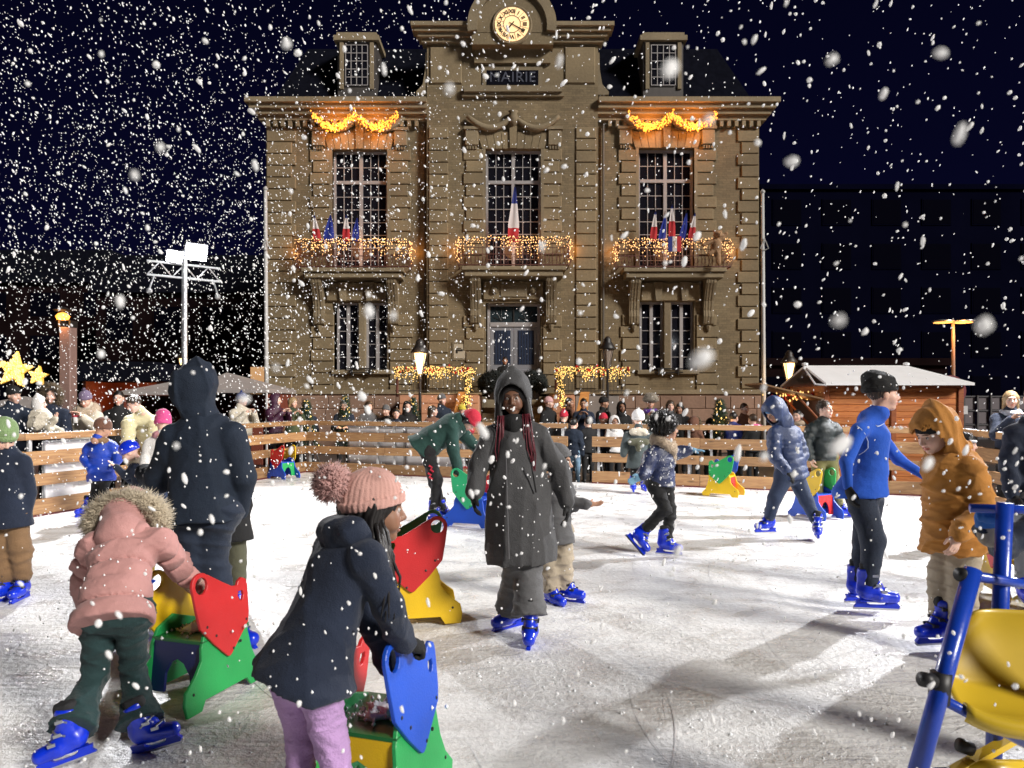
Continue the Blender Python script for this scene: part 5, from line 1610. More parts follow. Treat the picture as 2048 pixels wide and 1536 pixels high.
# no-entry style round sign seen from behind, and small plate
x = P(1900, 782, 16.9)
sg = empty('road_sign', (x.x, x.y, -.12), 0, 'dark round road sign on a pole right behind the chalet', 'sign')
b = MB(); b.tube([(0, .03, 0), (0, .03, 2.2)], .035, 8); b.build('pole', M_POST, sg)
b = MB(); b.lathe([(0, 0), (.36, 0), (.36, .012), (0, .012)], (0, 0, 0), 24); o = b.build('disc', mat('sign_grey_red', (.10, .03, .035), .5), sg, (0, 0, x.z + .12)); o.rotation_euler = (math.radians(90), 0, 0)
b = MB(); b.lathe([(.30, .013), (.36, .013), (.36, .02), (.30, .02)], (0, 0, 0), 24); o = b.build('rim', mat('sign_rim', (.16, .02, .03), .5), sg, (0, 0, x.z + .12)); o.rotation_euler = (math.radians(90), 0, 0)
b = MB(); b.bbox(-.05, .40, -.02, .0, x.z - .42, x.z - .22, .01); b.build('plate', M_POST, sg)

# ================================================================= BACKGROUND BUILDINGS
M_DKB = mat('night_shade_wall', (.0022, .0024, .009), .95, var=.2, vscale=.4)  # near-black base colour holds the night shade beyond the floodlights
M_DKR = mat('night_shade_brick', (.010, .0055, .006), .9, var=.3, vscale=.6)  # brick darkened in the same way, for shade out of flood range
M_FWIN = mat('far_dark_window', (.002, .002, .005), .4)
M_LITW = mat('far_lit_window', (1, .6, .25), .5, emit=.55, ecol=(1, .55, .25))
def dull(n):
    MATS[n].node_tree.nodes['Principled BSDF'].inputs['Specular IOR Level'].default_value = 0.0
for q_ in ('night_shade_wall', 'night_shade_brick', 'slate', 'far_dark_window'): dull(q_)
def far_building(x, y, w, d, h, m, label, cols, floors, lit=(), rz=0, roof=0):
    r = empty('far_building', (x, y, -.12), rz, label, 'building')
    b = MB(); b.box(0, w, 0, d, 0, h); b.build('wall', m, r)
    if roof:
        b = MB(); b.prism([(-.3, h), (w + .3, h), (w - roof * .4, h + roof), (roof * .4, h + roof)], -.3, d + .3); b.build('roof', M_SLATE, r)
    else:
        b = MB(); b.box(-.2, w + .2, -.2, d + .2, h, h + .35); b.build('parapet', m, r)
    ww, wh = w / cols * .55, (h - 1) / floors * .55
    for i in range(cols):
        for j in range(floors):
            fx = w / cols * (i + .5) - ww / 2; fz = 1 + (h - 1) / floors * (j + .22)
            f = MB(); f.box(fx - .08, fx + ww + .08, -.06, 0, fz - .08, fz + wh + .08); fo = f.build('window', m, r)
            p = MB(); p.box(fx, fx + ww, -.08, -.061, fz, fz + wh); p.build('pane', M_LITW if (i, j) in lit else M_FWIN, fo)
    return r
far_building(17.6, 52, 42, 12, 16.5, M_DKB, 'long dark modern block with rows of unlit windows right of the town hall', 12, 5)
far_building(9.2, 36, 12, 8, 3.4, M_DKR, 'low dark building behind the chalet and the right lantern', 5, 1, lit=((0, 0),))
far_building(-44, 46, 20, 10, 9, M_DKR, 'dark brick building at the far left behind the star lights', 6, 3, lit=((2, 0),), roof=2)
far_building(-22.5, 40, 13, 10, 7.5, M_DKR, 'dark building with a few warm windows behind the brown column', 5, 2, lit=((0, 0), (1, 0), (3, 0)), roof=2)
x = P(1935, 830, 21)
gt = empty('lattice_gate', (x.x, x.y, -.12), 0, 'dark grid of panels behind the right fence', 'gate')
b = MB()
for i in range(6): b.box(-.1 + i * .38, -.06 + i * .38, 0, .04, .6, 1.85)
for j in range(4): b.box(-.1, 1.85, .0405, .07, .6 + j * .40, .64 + j * .40)
b.build('grid', mat('dark_steel', (.06, .055, .06), .5), gt)
for i in range(5):
    for j in range(3):
        b = MB(); b.box(-.05 + i * .38, .27 + i * .38, .072, .08, .65 + j * .4, .99 + j * .4); b.build('panel', mat('grey_pink_panel', (.12, .10, .11), .7), gt)

# brown column with an orange lamp on top
x = P(136, 655, 17.0)
cl = empty('lamp_column', (x.x, x.y, -.12), 0, 'tall square brown column with an orange lamp on top at the left', 'column')
b = MB(); b.bbox(-.13, .13, -.13, .13, 0, x.z + .12, .02); b.build('shaft', mat('mauve_brown_render', (.22, .135, .115), .7, var=.08, bump=.2), cl)
b = MB()
for sx in (-.12, .12): b.box(sx - .02, sx + .02, -.14, .14, x.z + .12, x.z + .27)
b.build('bracket', M_IRON, cl)
b = MB(); b.lathe([(0, 0), (.12, .02), (.15, .10), (.10, .16), (0, .2)], (-.12, 0, x.z + .28), 10); b.build('lamp', mat('orange_lamp', (1, .5, .1), .4, emit=1.8, ecol=(1, .36, .05)), cl)
add_point(cl, (-.12, -.25, x.z + .25), 20, (1, .4, .1), .15)
b = MB(); b.lathe([(.16, 0), (.20, .03), (.05, .1), (0, .1)], (-.12, 0, x.z + .49), 10); b.build('cap', M_IRON, cl)

# star lights
def star(u, v, Y, R, label):
    p = P(u, v, Y); r = empty('star_light', p, 0, label, 'star light', 'yellow star lights'); r.rotation_euler = (0, math.radians(8), 0)
    pts = []
    for i in range(10):
        a = math.pi / 2 + i * math.pi / 5; q = R if i % 2 == 0 else R * .46; pts.append((q * math.cos(a), q * math.sin(a)))
    b = MB(); n = 10
    V = [(x_, -.04, z_) for x_, z_ in pts] + [(0, -.12, 0)] + [(x_, .04, z_) for x_, z_ in pts] + [(0, .12, 0)]
    F = [(i, (i + 1) % n, 10) for i in range(n)] + [((i + 1) % n + 11, i + 11, 21) for i in range(n)] + [(i, i + 11, (i + 1) % n + 11, (i + 1) % n) for i in range(n)]
    b.add(V, F); b.build('star_body', mat('star_gauze', (1, .7, .15), .7, emit=.55, ecol=(1, .55, .08)), r)
    rr_ = np.random.default_rng(int(u)); P_ = []
    while len(P_) < 260:
        a = rr_.random() * 2 * math.pi; q = rr_.random() ** .5 * R
        k = ((a - math.pi / 2) % (2 * math.pi / 5)) / (2 * math.pi / 5); k = abs(k - .5) * 2
        lim = R * .46 / (.46 + (1 - .46) * (1 - k)) if False else R * (.42 + .58 * k ** 1.7)
        if q < lim: P_.append((q * math.cos(a), -.10 + .06 * q / R, q * math.sin(a)))
    octs(P_, .018 * R / .35, 'bulb', M_BULBY, r, seed=3)
    b = MB(); b.tube([(0, 0, -R * .4), (0, .02, -p.z - .1)], .02, 6); b.build('stake', M_IRON, r)
star(30, 740, 16.5, .42, 'large yellow star light on the far left edge')
star(77, 752, 17.6, .24, 'small yellow star light above the fur hood')

# ================================================================= WHITE TENTS ON THE LEFT
M_TENT = mat('grey_white_tent_canvas', (.30, .27, .26), .75, var=.12, vscale=3)
M_STALL = mat('red_brown_stall', (.16, .035, .018), .7, var=.2)
def tent(u0, u1, veave, vpeak, Y, D, label, up=None):
    k = Y / F_PX; xa, xb = (u0 - CX) * k, (u1 - CX) * k; ze = CAM_Z + (CY - veave) * k + .12; zp = CAM_Z + (CY - vpeak) * k + .12
    r = empty('market_tent', (xa, Y, -.12), 0, label, 'tent', 'market tents behind the left fence')
    W_ = xb - xa; xm = W_ * (up if up is not None else .5)
    b = MB(); A = [(0, 0, ze), (W_, 0, ze), (W_, D, ze), (0, D, ze), (xm, D / 2, zp), (0, 0, ze - .10), (W_, 0, ze - .10), (W_, D, ze - .10), (0, D, ze - .10)]
    b.add(A, [(0, 1, 4), (1, 2, 4), (2, 3, 4), (3, 0, 4), (0, 5, 6, 1), (1, 6, 7, 2), (2, 7, 8, 3), (3, 8, 5, 0), (5, 8, 7, 6)]); b.build('canopy', M_TENT, r)
    b = MB(); b.box(.06, W_ - .06, D - .2, D - .1, 0, ze - .11); b.box(.06, .12, .1, D - .21, 0, ze - .11); b.box(W_ - .12, W_ - .06, .1, D - .21, 0, ze - .11); b.build('side_wall', M_STALL, r)
    b = MB(); b.bbox(.14, W_ - .14, .05, .5, 0, 1.0, .01); b.build('counter', M_STALL, r)
    for sx in (.03, W_ - .03):
        b = MB(); b.tube([(sx, .03, 0), (sx, .03, ze - .1)], .03, 6); b.build('pole', M_POST, r)
    return r
tent(240, 372, 782, 752, 19.0, 2.6, 'white market tent behind the cream jacketed man', .8)
tent(376, 535, 778, 741, 19.5, 2.6, 'white market tent with red brown sides beside the left flagpole', .25)
tent(-60, 66, 812, 792, 21, 2, 'low market tent under the large star')
# stall with warm lights far left
rs = empty('market_stall', P(165, 800, 23), 0, 'far market stall glowing orange between the brown column and the tents', 'stall')
rs.location.z = -.12
b = MB(); b.box(0, 2.4, .0, 1.8, 0, 1.0); b.box(0, .1, 0, 1.8, 1.0, 2.3); b.box(2.3, 2.4, 0, 1.8, 1.0, 2.3); b.box(.1, 2.3, 1.7, 1.8, 1.0, 2.3); b.build('body', M_STALL, rs)
b = MB(); b.prism([(-.2, 2.3), (2.6, 2.3), (2.3, 2.9), (.1, 2.9)], -.3, 2.0); b.build('roof', M_SLATE, rs)
octs([(r_.random() * 2.4, -.25, 2.35 + r_.random() * .5) for _ in range(60)], .03, 'bulb', M_BULB, rs, seed=5)
add_point(rs, (1.2, .5, 1.9), 40, (1, .45, .15), .3)

# small lit fir trees behind the fence
M_FIR = mat('fir_dark_green', (.012, .030, .014), .85)
def fir(u, vtop, Y, h, w, label, lights=True):
    x = (u - CX) / F_PX * Y; zt = CAM_Z + (CY - vtop) / F_PX * Y
    r = empty('fir_tree', (x, Y, zt - h), 0, label, 'fir tree', 'small fir trees behind the back fence')
    b = MB(); b.tube([(0, 0, -.5), (0, 0, h)], [.04, .008], 6); b.build('trunk', mat('bark', (.03, .02, .015), .9), r)
    g_ = np.random.default_rng(int(u)); n = 420; t = g_.random(n) ** .7; a = g_.random(n) * 6.283; q = (1 - t) * w * g_.random(n) ** .4
    pts = np.stack([q * np.cos(a), q * np.sin(a), t * h * .97], 1); nor = np.stack([np.cos(a), np.sin(a), .5 + 0 * a], 1)
    link('foliage', fur_mesh('foliage', pts, nor, L=.11, w=.010, n=5, droop=.0, seed=2), M_FIR, r)['kind'] = 'stuff'
    if lights:
        k = g_.choice(n, 60); octs(pts[k] + nor[k] * .03, .016, 'bulb', M_BULBY, r, seed=1)
        add_point(r, (0, -.3, h * .5), 4, (1, .6, .2), .15)
fir(1440, 800, 15.6, 1.0, .30, 'small fir tree with gold lights between the huddled people behind the right fence')
fir(826, 795, 17.4, 1.3, .32, 'small fir tree with gold lights beside the terrace, left of the lit lantern')
fir(612, 800, 17.2, 1.1, .3, 'small fir tree by the left corner of the town hall', True)
fir(690, 792, 17.3, 1.2, .3, 'small fir tree with gold lights in front of the plinth', True)

# ================================================================= SKATING AIDS
PLAST = {'red': (.55, .022, .025), 'yellow': (.72, .46, .010), 'blue': (.010, .075, .52), 'green': (.020, .33, .085), 'navy': (.006, .012, .10), 'dkgreen': (.008, .13, .03), 'mint': (.03, .42, .18)}
def pmat(c): return mat(c + '_plastic_board', PLAST[c], .40, var=.10, vscale=5, bump=.10, bscale=120)
def arc(cx_, cz_, r, a0, a1, n):
    return [(cx_ + r * math.cos(math.radians(a0 + (a1 - a0) * i / n)), cz_ + r * math.sin(math.radians(a0 + (a1 - a0) * i / n))) for i in range(n + 1)]
def plate_with_holes(outer, holes, t, y0):
    """solid board with round holes, triangulated with bmesh"""
    import bmesh
    bm = bmesh.new(); eds = []
    for loop in [outer] + holes:
        vs = [bm.verts.new((p[0], y0, p[1])) for p in loop]
        for i in range(len(vs)): eds.append(bm.edges.new((vs[i], vs[(i + 1) % len(vs)])))
    res = bmesh.ops.triangle_fill(bm, use_beauty=True, use_dissolve=False, edges=eds)
    fs = [f for f in res['geom'] if isinstance(f, bmesh.types.BMFace)]
    ex = bmesh.ops.extrude_face_region(bm, geom=fs)
    bmesh.ops.translate(bm, vec=(0, t, 0), verts=[v for v in ex['geom'] if isinstance(v, bmesh.types.BMVert)])
    bmesh.ops.recalc_face_normals(bm, faces=bm.faces)
    sharp = [e for e in bm.edges if len(e.link_faces) == 2 and e.calc_face_angle(0) > 1.0]
    bmesh.ops.bevel(bm, geom=sharp, offset=.0025, segments=1, affect='EDGES')
    me = bpy.data.meshes.new('plate'); bm.to_mesh(me); bm.free(); return me
UPPER = [(.405, .660)] + arc(.455, .612, .066, 132, -15, 9) + [(.505, .50), (.486, .40), (.400, .302), (.305, .212), (.290, .208), (.275, .215), (.200, .280), (.125, .345), (.112, .40), (.108, .545), (.118, .575), (.150, .590), (.178, .575), (.190, .555), (.230, .560), (.300, .598)]
UH1 = arc(.455, .612, .043, 0, 330, 11)
UH2 = [(.150, .520), (.185, .520), (.190, .500), (.178, .470), (.155, .470), (.145, .495)]
LOWER = [(.118, .34), (.335, .42), (.440, .372), (.470, .30), (.475, .24), (.520, .185), (.560, .150), (.600, .120), (.612, .060), (.600, .0), (.500, .0), (.470, .045), (.150, .045), (.120, .0), (.020, .0), (.0, .05), (.06, .115), (.095, .20)]
_SL = {}
def sled(x, y, rz, label, up1, up2, low1, low2, cross, seat, s=1.0, splay=6, flip=False):
    """+x is the handle end; the user stands beyond it"""
    if not _SL:
        _SL['up'] = plate_with_holes(UPPER, [UH1, UH2], .018, 0); _SL['low'] = plate_with_holes(LOWER, [], .018, 0)
        cr = [(-.17, .06), (-.155, .33), (.155, .33), (.17, .06), (.085, .06), (.075, .16), (.04, .22), (0, .24), (-.04, .22), (-.075, .16), (-.085, .06)]
        _SL['cross'] = plate_with_holes(cr, [], .018, 0)
        b = MB(); b.box(.10, .46, -.16, .16, .325, .343); _SL['seat'] = b.mesh('seat')
        b = MB(); b.lathe([(0, -.006), (.008, -.006), (.008, 0), (0, .003)], (0, 0, 0), 6); _SL['screw'] = b.mesh('screw')
    r = empty('skating_aid', (x, y, .0), rz, label, 'skating aid', 'coloured plastic skating aids')
    r.scale = (s, s, s)
    for sg, cu, cl_ in ((-1, up1, low1), (1, up2, low2)):
        lo = link('side_board', _SL['low'], pmat(cl_), r, objmat=True)
        lo.location = (-.3, sg * .185 - .009, .012); lo.rotation_euler = (math.radians(-sg * -splay), 0, 0)
        if sg > 0: pass
        up = link('handle_board', _SL['up'], pmat(cu), lo, objmat=True); up.location = (0, -.0195 if sg < 0 else .0195, 0)
        for (sx, sz) in ((.20, .26), (.26, .24), (.38, .34), (.44, .40), (.14, .36), (.55, .10), (.07, .09)):
            c = link('screw', _SL['screw'], mat('dark_screw', (.03, .03, .03), .4, metal=.5), lo, objmat=True)
            c.location = (sx, (-.0215 if sz > .2 else -.002) if sg < 0 else (.039 if sz > .2 else .02), sz); c.rotation_euler = (math.radians(90 if sg < 0 else -90), 0, 0)
    c = link('cross_board', _SL['cross'], pmat(cross), r, objmat=True); c.rotation_euler = (0, 0, math.radians(90)); c.location = (.16, 0, 0)
    c = link('seat_board', _SL['seat'], pmat(seat), r, objmat=True); c.location = (-.3, 0, -.0)
    return r
def gp(u, v):
    Y = ground_y(v); return ((u - CX) / F_PX * Y, Y)
R_ = math.radians
x, y = gp(566, 957); sled(x, y, R_(-35), 'small skating aid with red and yellow boards on blue sides by the left back corner', 'red', 'yellow', 'blue', 'blue', 'green', 'blue')
x, y = gp(1446, 992); sled(x, y, R_(-33), 'skating aid with green and blue handle boards on yellow sides alone by the back fence', 'green', 'blue', 'yellow', 'yellow', 'red', 'yellow')
x, y = gp(1630, 1036); sled(x, y, R_(-60), 'skating aid with yellow and green handles on blue sides behind the navy skater', 'yellow', 'green', 'blue', 'blue', 'red', 'blue')
x, y = gp(946, 1052); sled(x, y, R_(160), 'skating aid with mint green handle on blue sides pushed by the dark green coat', 'red', 'mint', 'blue', 'blue', 'red', 'blue', 1.08, flip=True)
x, y = gp(822, 1238); sled(x, y, R_(12), 'skating aid with red and dark green handles on yellow sides beyond the bobble hat', 'red', 'dkgreen', 'yellow', 'yellow', 'yellow', 'yellow', 1.12)
sled(-.53, 2.93, R_(-108), 'skating aid with blue and red handles and green sides, by the lilac trousers', 'red', 'blue', 'green', 'green', 'yellow', 'dkgreen', 1.02)
sled(-1.70, 4.02, R_(-108), 'green sided skating aid with red and yellow handles, beside the pink coat', 'yellow', 'red', 'green', 'green', 'navy', 'dkgreen', 1.02)
x, y = gp(2035, 1195); sled(x, y, R_(80), 'skating aid with yellow, red and green boards beyond the blue tube frame', 'yellow', 'red', 'green', 'yellow', 'yellow', 'yellow', 1.05)
x = P(318, 1165, 4.9); sled(x.x, 4.95, R_(-92), 'skating aid with blue and yellow boards between the pink coat and the dark hooded man', 'yellow', 'blue', 'blue', 'yellow', 'yellow', 'blue', 1.0)

def snow_on(x, y, z, rx, ry, h, rz, label):
    V, Q = sdf_mesh([ell((0, 0, 0), (rx, ry, h)), ell((rx * .5, .02, 0), (rx * .5, ry * .7, h * 1.3)), ell((-rx * .4, -.03, 0), (rx * .4, ry * .8, h * .9))], [plane((0, 0, 0), (0, 0, -1))], .008, [wrinkle(.010, 45, 3)])
    o = link('snow_pile', mesh_np('snow_pile', V, Q), mat('snow_white', (.8, .8, .8)), None, (x, y, z)); o.rotation_euler = (0, 0, rz); tag(o, label, 'snow', kind='stuff')
    r = np.random.default_rng(3); pts = np.stack([r.normal(size=130) * rx * 1.1, r.normal(size=130) * ry * 1.1, np.full(130, .004)], 1)
    octs(pts, .007, 'snow_speck', MATS['snow_white'], o)
snow_on(-1.69, 4.06, .352, .10, .07, .035, .3, 'small heap of snow on the green seat beside the pink coat')
snow_on(-.52, 2.95, .358, .07, .05, .012, .3, 'dusting of snow on the green seat by the lilac trousers')
# ================================================================= BLUE TUBE FRAME WITH YELLOW SEAT
M_TUBE = mat('blue_painted_tube', (.008, .050, .42), .3, var=.1, vscale=12, coat=.3, bump=.05, bscale=90)
M_YSEAT = mat('yellow_moulded_seat', (.60, .41, .025), .36, var=.10, vscale=5, coat=.2)
M_CAPB = mat('black_end_cap', (.012, .012, .014), .5)
fr = empty('skating_chair', (1.55, 2.45, 0), 0, 'blue tube skating chair with a yellow moulded seat in the right foreground', 'skating chair')
O = Vector(fr.location)
def ft(pts, r_, name='tube', m=M_TUBE, caps=False):
    b = MB(); b.tube([Vector(p) - O for p in pts], r_, 14); o = b.build(name, m, fr, smooth=True)
    return o
def capat(p, q, r_):
    d = (Vector(q) - Vector(p)).normalized(); b = MB(); b.tube([Vector(p) - O - d * .001, Vector(p) - O + d * .045], r_, 12); return b.build('end_cap', M_CAPB, fr, smooth=True)
# slanted front leg, upright back post, cross bars (points measured where they stand)
L0, L1 = P(1835, 1545, 2.15), P(1946, 1140, 2.35)
U0, U1 = P(1985, 1560, 2.62), P(2010, 1006, 2.62)
ft([L0, L1], .027); ft([U0, U1], .027)
ft([P(1935, 1150, 2.36), P(2060, 1170, 2.75), P(2160, 1178, 2.9)], .017); capat(P(1938, 1150, 2.36), P(1900, 1148, 2.33), .022)
ft([P(1940, 1016, 2.70), P(2140, 1022, 2.62)], .016)
ft([P(1872, 1392, 2.24), P(2075, 1500, 2.40)], .016); capat(P(1866, 1362, 2.22), P(1830, 1356, 2.2), .022)
ft([P(1872, 1545, 2.50), P(2140, 1540, 2.62)], .016)
ft([P(2150, 1006, 2.35), P(2150, 1580, 2.35)], .027)
b = MB(); pc = P(1877, 1375, 2.23); b.tube([pc - O + Vector((0, 0, -.045)), pc - O + Vector((.008, 0, .045))], .031, 12); b.build('clamp', M_CAPB, fr, smooth=True)
capat(P(2148, 1540, 2.62), P(1950, 1500, 2.6), .02)
for u, v in ((1942, 1498), ): capat(P(u, v, 2.55), P(u - 22, v - 8, 2.55), .024)
# seat: moulded shell, back curving up behind a rounded front lip
def seat():
    V = []; nu, nv = 26, 30
    w = .50; ctr = P(2085, 1395, 2.37) - O
    prof = []
    for j in range(nv + 1):
        t = j / nv
        if t < .12: a = t / .12; y_, z_ = -.205 - .012 * math.sin(a * 3.14), -.055 + .05 * a
        elif t < .50: a = (t - .12) / .38; y_, z_ = -.205 + a * .29, -.005 - .035 * math.sin(a * 3.14)
        else: a = (t - .50) / .50; y_, z_ = .085 + .10 * math.sin(a * 1.57), -.005 + a * .235
        prof.append((y_, z_))
    for i in range(nu + 1):
        s = i / nu * 2 - 1
        for j, (y_, z_) in enumerate(prof):
            t = j / nv
            top = max(0, (t - .5) * 2)
            wj = w * (.5 + .03 * math.sin(t * 3) + .075 * max(0, 1 - t * 2.2)) * (1 - .18 * top ** 3)
            edge = abs(s) ** 5
            zz = z_ + (.030 + .015 * t) * edge - (.10 * top ** 2 * abs(s) ** 6)
            yy = y_ - (.12 * top * abs(s) ** 3) + (.03 * edge if t < .2 else 0)
            V.append((s * wj, yy, zz))
    F = []
    for i in range(nu):
        for j in range(nv):
            a = i * (nv + 1) + j; F.append((a, a + nv + 1, a + nv + 2, a + 1))
    V = np.array(V); a = R_(-12); Rz = np.array([[math.cos(a), -math.sin(a), 0], [math.sin(a), math.cos(a), 0], [0, 0, 1]])
    V = V @ Rz.T + np.array(ctr)
    me = mesh_np('seat', V, np.array(F)); o = link('seat', me, M_YSEAT, fr)
    md = o.modifiers.new('thick', 'SOLIDIFY'); md.thickness = .008; md.offset = 0
seat()
b = MB(); b.box(-.02, .34, -.022, .022, -.010, .010); o = b.build('foot_rest', M_YSEAT, fr); o.matrix_local = Matrix.Translation(P(1905, 1545, 2.50) - O) @ Matrix.Rotation(R_(-14), 4, 'Y') @ Matrix.Rotation(R_(20), 4, 'Z')
b = MB(); b.tube([(0, 0, -.03), (.20, 0, -.03)], .03, 12); o = b.build('roller', M_YSEAT, fr, smooth=True); o.location = P(1930, 1520, 2.52) - O
# ================================================================= THE SKATERS
def JJ(Y, **k):
    return {n: P(p[0], p[1], Y + (p[2] if len(p) > 2 else 0)) for n, p in k.items()}
def groundpt(u, Y): return ((u - CX) / F_PX * Y, Y, 0)
C_PINK = cloth('dusty_pink_nylon', (.47, .24, .225), shiny=False, bump=.25)
C_NAVY = cloth('navy_shell', (.006, .013, .034), shiny=False)
C_NAVY2 = cloth('navy_fleece', (.0045, .012, .028))
C_NAVY3 = cloth('dark_navy_denim', (.008, .016, .036))
C_TEAL = cloth('dark_teal_flannel', (.008, .032, .034))
C_LILAC = cloth('lilac_cord', (.44, .27, .52), fine=120)
C_GREY = cloth('charcoal_coat', (.055, .055, .058), fine=160)
C_GREYT = cloth('grey_trouser', (.10, .10, .105))
C_BLACK = cloth('black_cloth', (.0055, .0055, .0065))
C_GREEN = cloth('forest_green_coat', (.008, .042, .034))
C_ORANGE = cloth('rust_orange_canvas', (.44, .185, .030))
C_BEIGE = cloth('beige_cargo', (.37, .31, .23))
C_ROYAL = cloth('royal_blue_jersey', (.008, .085, .52), fine=260)
C_SLATEB = cloth('slate_blue_puffer', (.022, .042, .12), shiny=True)
C_BLUEPANT = cloth('slate_blue_trouser', (.018, .032, .075))
C_TAN = cloth('tan_trouser', (.20, .115, .055))
C_OLIVE = cloth('olive_trouser', (.075, .075, .045))
C_KHAKI = cloth('khaki_green_trouser', (.17, .16, .06))
C_BRIGHT = cloth('bright_blue_puffer', (.006, .045, .40), shiny=True)
C_CREAM = cloth('cream_fleece', (.52, .47, .38), bump=.6, fine=90)
C_CREAMP = cloth('cream_yellow_puffer', (.55, .50, .30), shiny=False)
C_WHITE = cloth('white_knit', (.66, .64, .62), bump=.6, fine=80)
C_PINKH = cloth('rose_knit', (.52, .29, .25), bump=.25, fine=200)
C_HOTP = cloth('hot_pink_knit', (.62, .07, .24), bump=.5, fine=90)
C_RED = cloth('red_knit', (.45, .012, .035), bump=.5, fine=90)
C_SAGE = cloth('sage_green_knit', (.20, .30, .13), bump=.5, fine=90)
C_LBLUE = cloth('light_blue_glove', (.16, .32, .46))
C_PUFBLK = cloth('black_green_puffer', (.012, .020, .022), shiny=True)
C_GOLDY = cloth('yellow_knit', (.60, .48, .05), bump=.5)
C_MAROON = cloth('maroon_cloth', (.10, .008, .022))
C_BROWNK = cloth('brown_knit', (.14, .06, .035), bump=.5)
C_PURPLE = cloth('plum_puffer', (.045, .010, .030), shiny=True)
M_FUR = cloth('sandy_fur', (.56, .48, .36)); M_FURC = cloth('cream_fur', (.55, .44, .33)); M_FURD = cloth('brown_fur', (.12, .085, .05))
H_BLACK = mat('black_hair', (.008, .006, .006), .45, var=.3, vscale=60); H_BROWN = mat('dark_brown_hair', (.045, .026, .015), .5, var=.3, vscale=60)
H_BLOND = mat('ash_blond_hair', (.30, .20, .10), .5, var=.3, vscale=60); H_REDB = mat('dark_red_braid_hair', (.11, .008, .018), .5, var=.3, vscale=60)
H_GREY = mat('grey_hair', (.22, .21, .20), .6, var=.3, vscale=60)
M_SNOWC = mat('snow_dust', (.85, .86, .88), .6)

def snow_dust(fig, obj, n=60, s=.006, zmin=.3, seed=1, frac=1.0):
    """flakes caught on cloth and hair"""
    v, nn = vnormals(obj.data); r = np.random.default_rng(seed)
    c = np.where(nn[:, 2] > zmin)[0]
    if len(c) == 0: return
    i = r.choice(c, min(n, len(c)), replace=False)
    octs(v[i] + nn[i] * s * .3, s, 'snow_speck', M_SNOWC, obj, rnd=.5, seed=seed)

def facing_skates(f, tl, tr, s=None, dark=False, upl=(0, 0, 1), upr=(0, 0, 1)):
    k = s or (.72 + .28 * f.s)
    add_skate(f.o, f.J['an_l'], tl, upl, k, dark); add_skate(f.o, f.J['an_r'], tr, upr, k, dark)

# --- A: pink coat, front left, bending away from us
f = Fig('child in a dusty pink fur hooded coat bending away over a skating aid',
        JJ(3.38, head=(262, 1035, .42), neck=(252, 1068, .27), sh_l=(188, 1088, .22), sh_r=(322, 1082, .22), el_l=(170, 1165, .36), wr_l=(176, 1215, .55),
           el_r=(352, 1128, .42), wr_r=(390, 1168, .62), pelvis=(228, 1210, 0), hip_l=(200, 1236), hip_r=(262, 1236), kn_l=(190, 1352, .04), kn_r=(268, 1345, .12),
           an_l=(150, 1448, -.16), an_r=(280, 1436, .0)), groundpt(225, 3.4), .80, skin='pale', vox=.0085)
f.body(178, 50, 0, hscale=.93, hands=[('r', 'grip', (0, .3, -1), (-.8, .3, .2))], eyes=False)
ja = f.coat(C_PINK, bulk=1.06, hem=P(224, 1252, 3.34), hw=.232, chest=.175, waist=.160, depth=1.30, puff=(.105, .026), wr=.012, wf=18, sleeve=(.072, .066, .052))
f.legs(C_TEAL, rt=.090, rk=.066, flare=.138, cut=-.03, wr=.012, wf=20, seat=.125)
hd = f.hood_down(C_PINK, w=.16, back=.045, low=.03, thick=.07)
c0 = lerp(f.J['neck'], f.J['head'], .62)
ring = []
for i in range(13):
    a = math.pi * (i / 12) * 1.25 - .39
    ring.append(c0 + f.side * math.cos(a) * .165 + np.array([0, .02, 1]) * (.035 + math.sin(a) * .105) + np.array([0, -.02, -.02]))
A_ = [cone(ring[i], ring[i + 1], .036, .036, k=.02) for i in range(12)]
V, Q = sdf_mesh(A_, [], .012); fr_o = f.mk('fur_trim', V, Q, M_FUR, hd)
v, n_ = vnormals(fr_o.data); link('fur_tuft', fur_mesh('fur_tuft', v, n_, L=.042, w=.0026, n=3, droop=.1), M_FUR, fr_o)
A_ = [ell(f.hp(0, -.03, .02), np.array((.118, .12, .135)), f.hM, k=.03), cone(f.hp(0, -.05, -.03), f.J['neck'] - np.array([0, .04, 0]), .11, .12, k=.06)]
V, Q = sdf_mesh(A_, [], .01, [wrinkle(.010, 18, 8)]); f.mk('hood_crown', V, Q, C_PINK, hd)
cuf = sdf_mesh([cone(f.J['wr_r'] - nrm(f.J['wr_r'] - f.J['el_r']) * .03, f.J['wr_r'] + nrm(f.J['wr_r'] - f.J['el_r']) * .02, .040, .036)], [], .01)
co = f.mk('fur_cuff', *cuf, M_FURC); v, n_ = vnormals(co.data); link('fur_tuft', fur_mesh('fur_tuft', v, n_, L=.022, w=.003, n=2), M_FURC, co)
add_skate(f.o, P(140, 1464, 3.20), (-.85, -.35, -.22), (-.22, 0, 1), .84)
add_skate(f.o, P(284, 1450, 3.36), (.80, .05, .22), (-.18, .0, 1), .84)
snow_dust(f, ja, 70, .0045, .2)

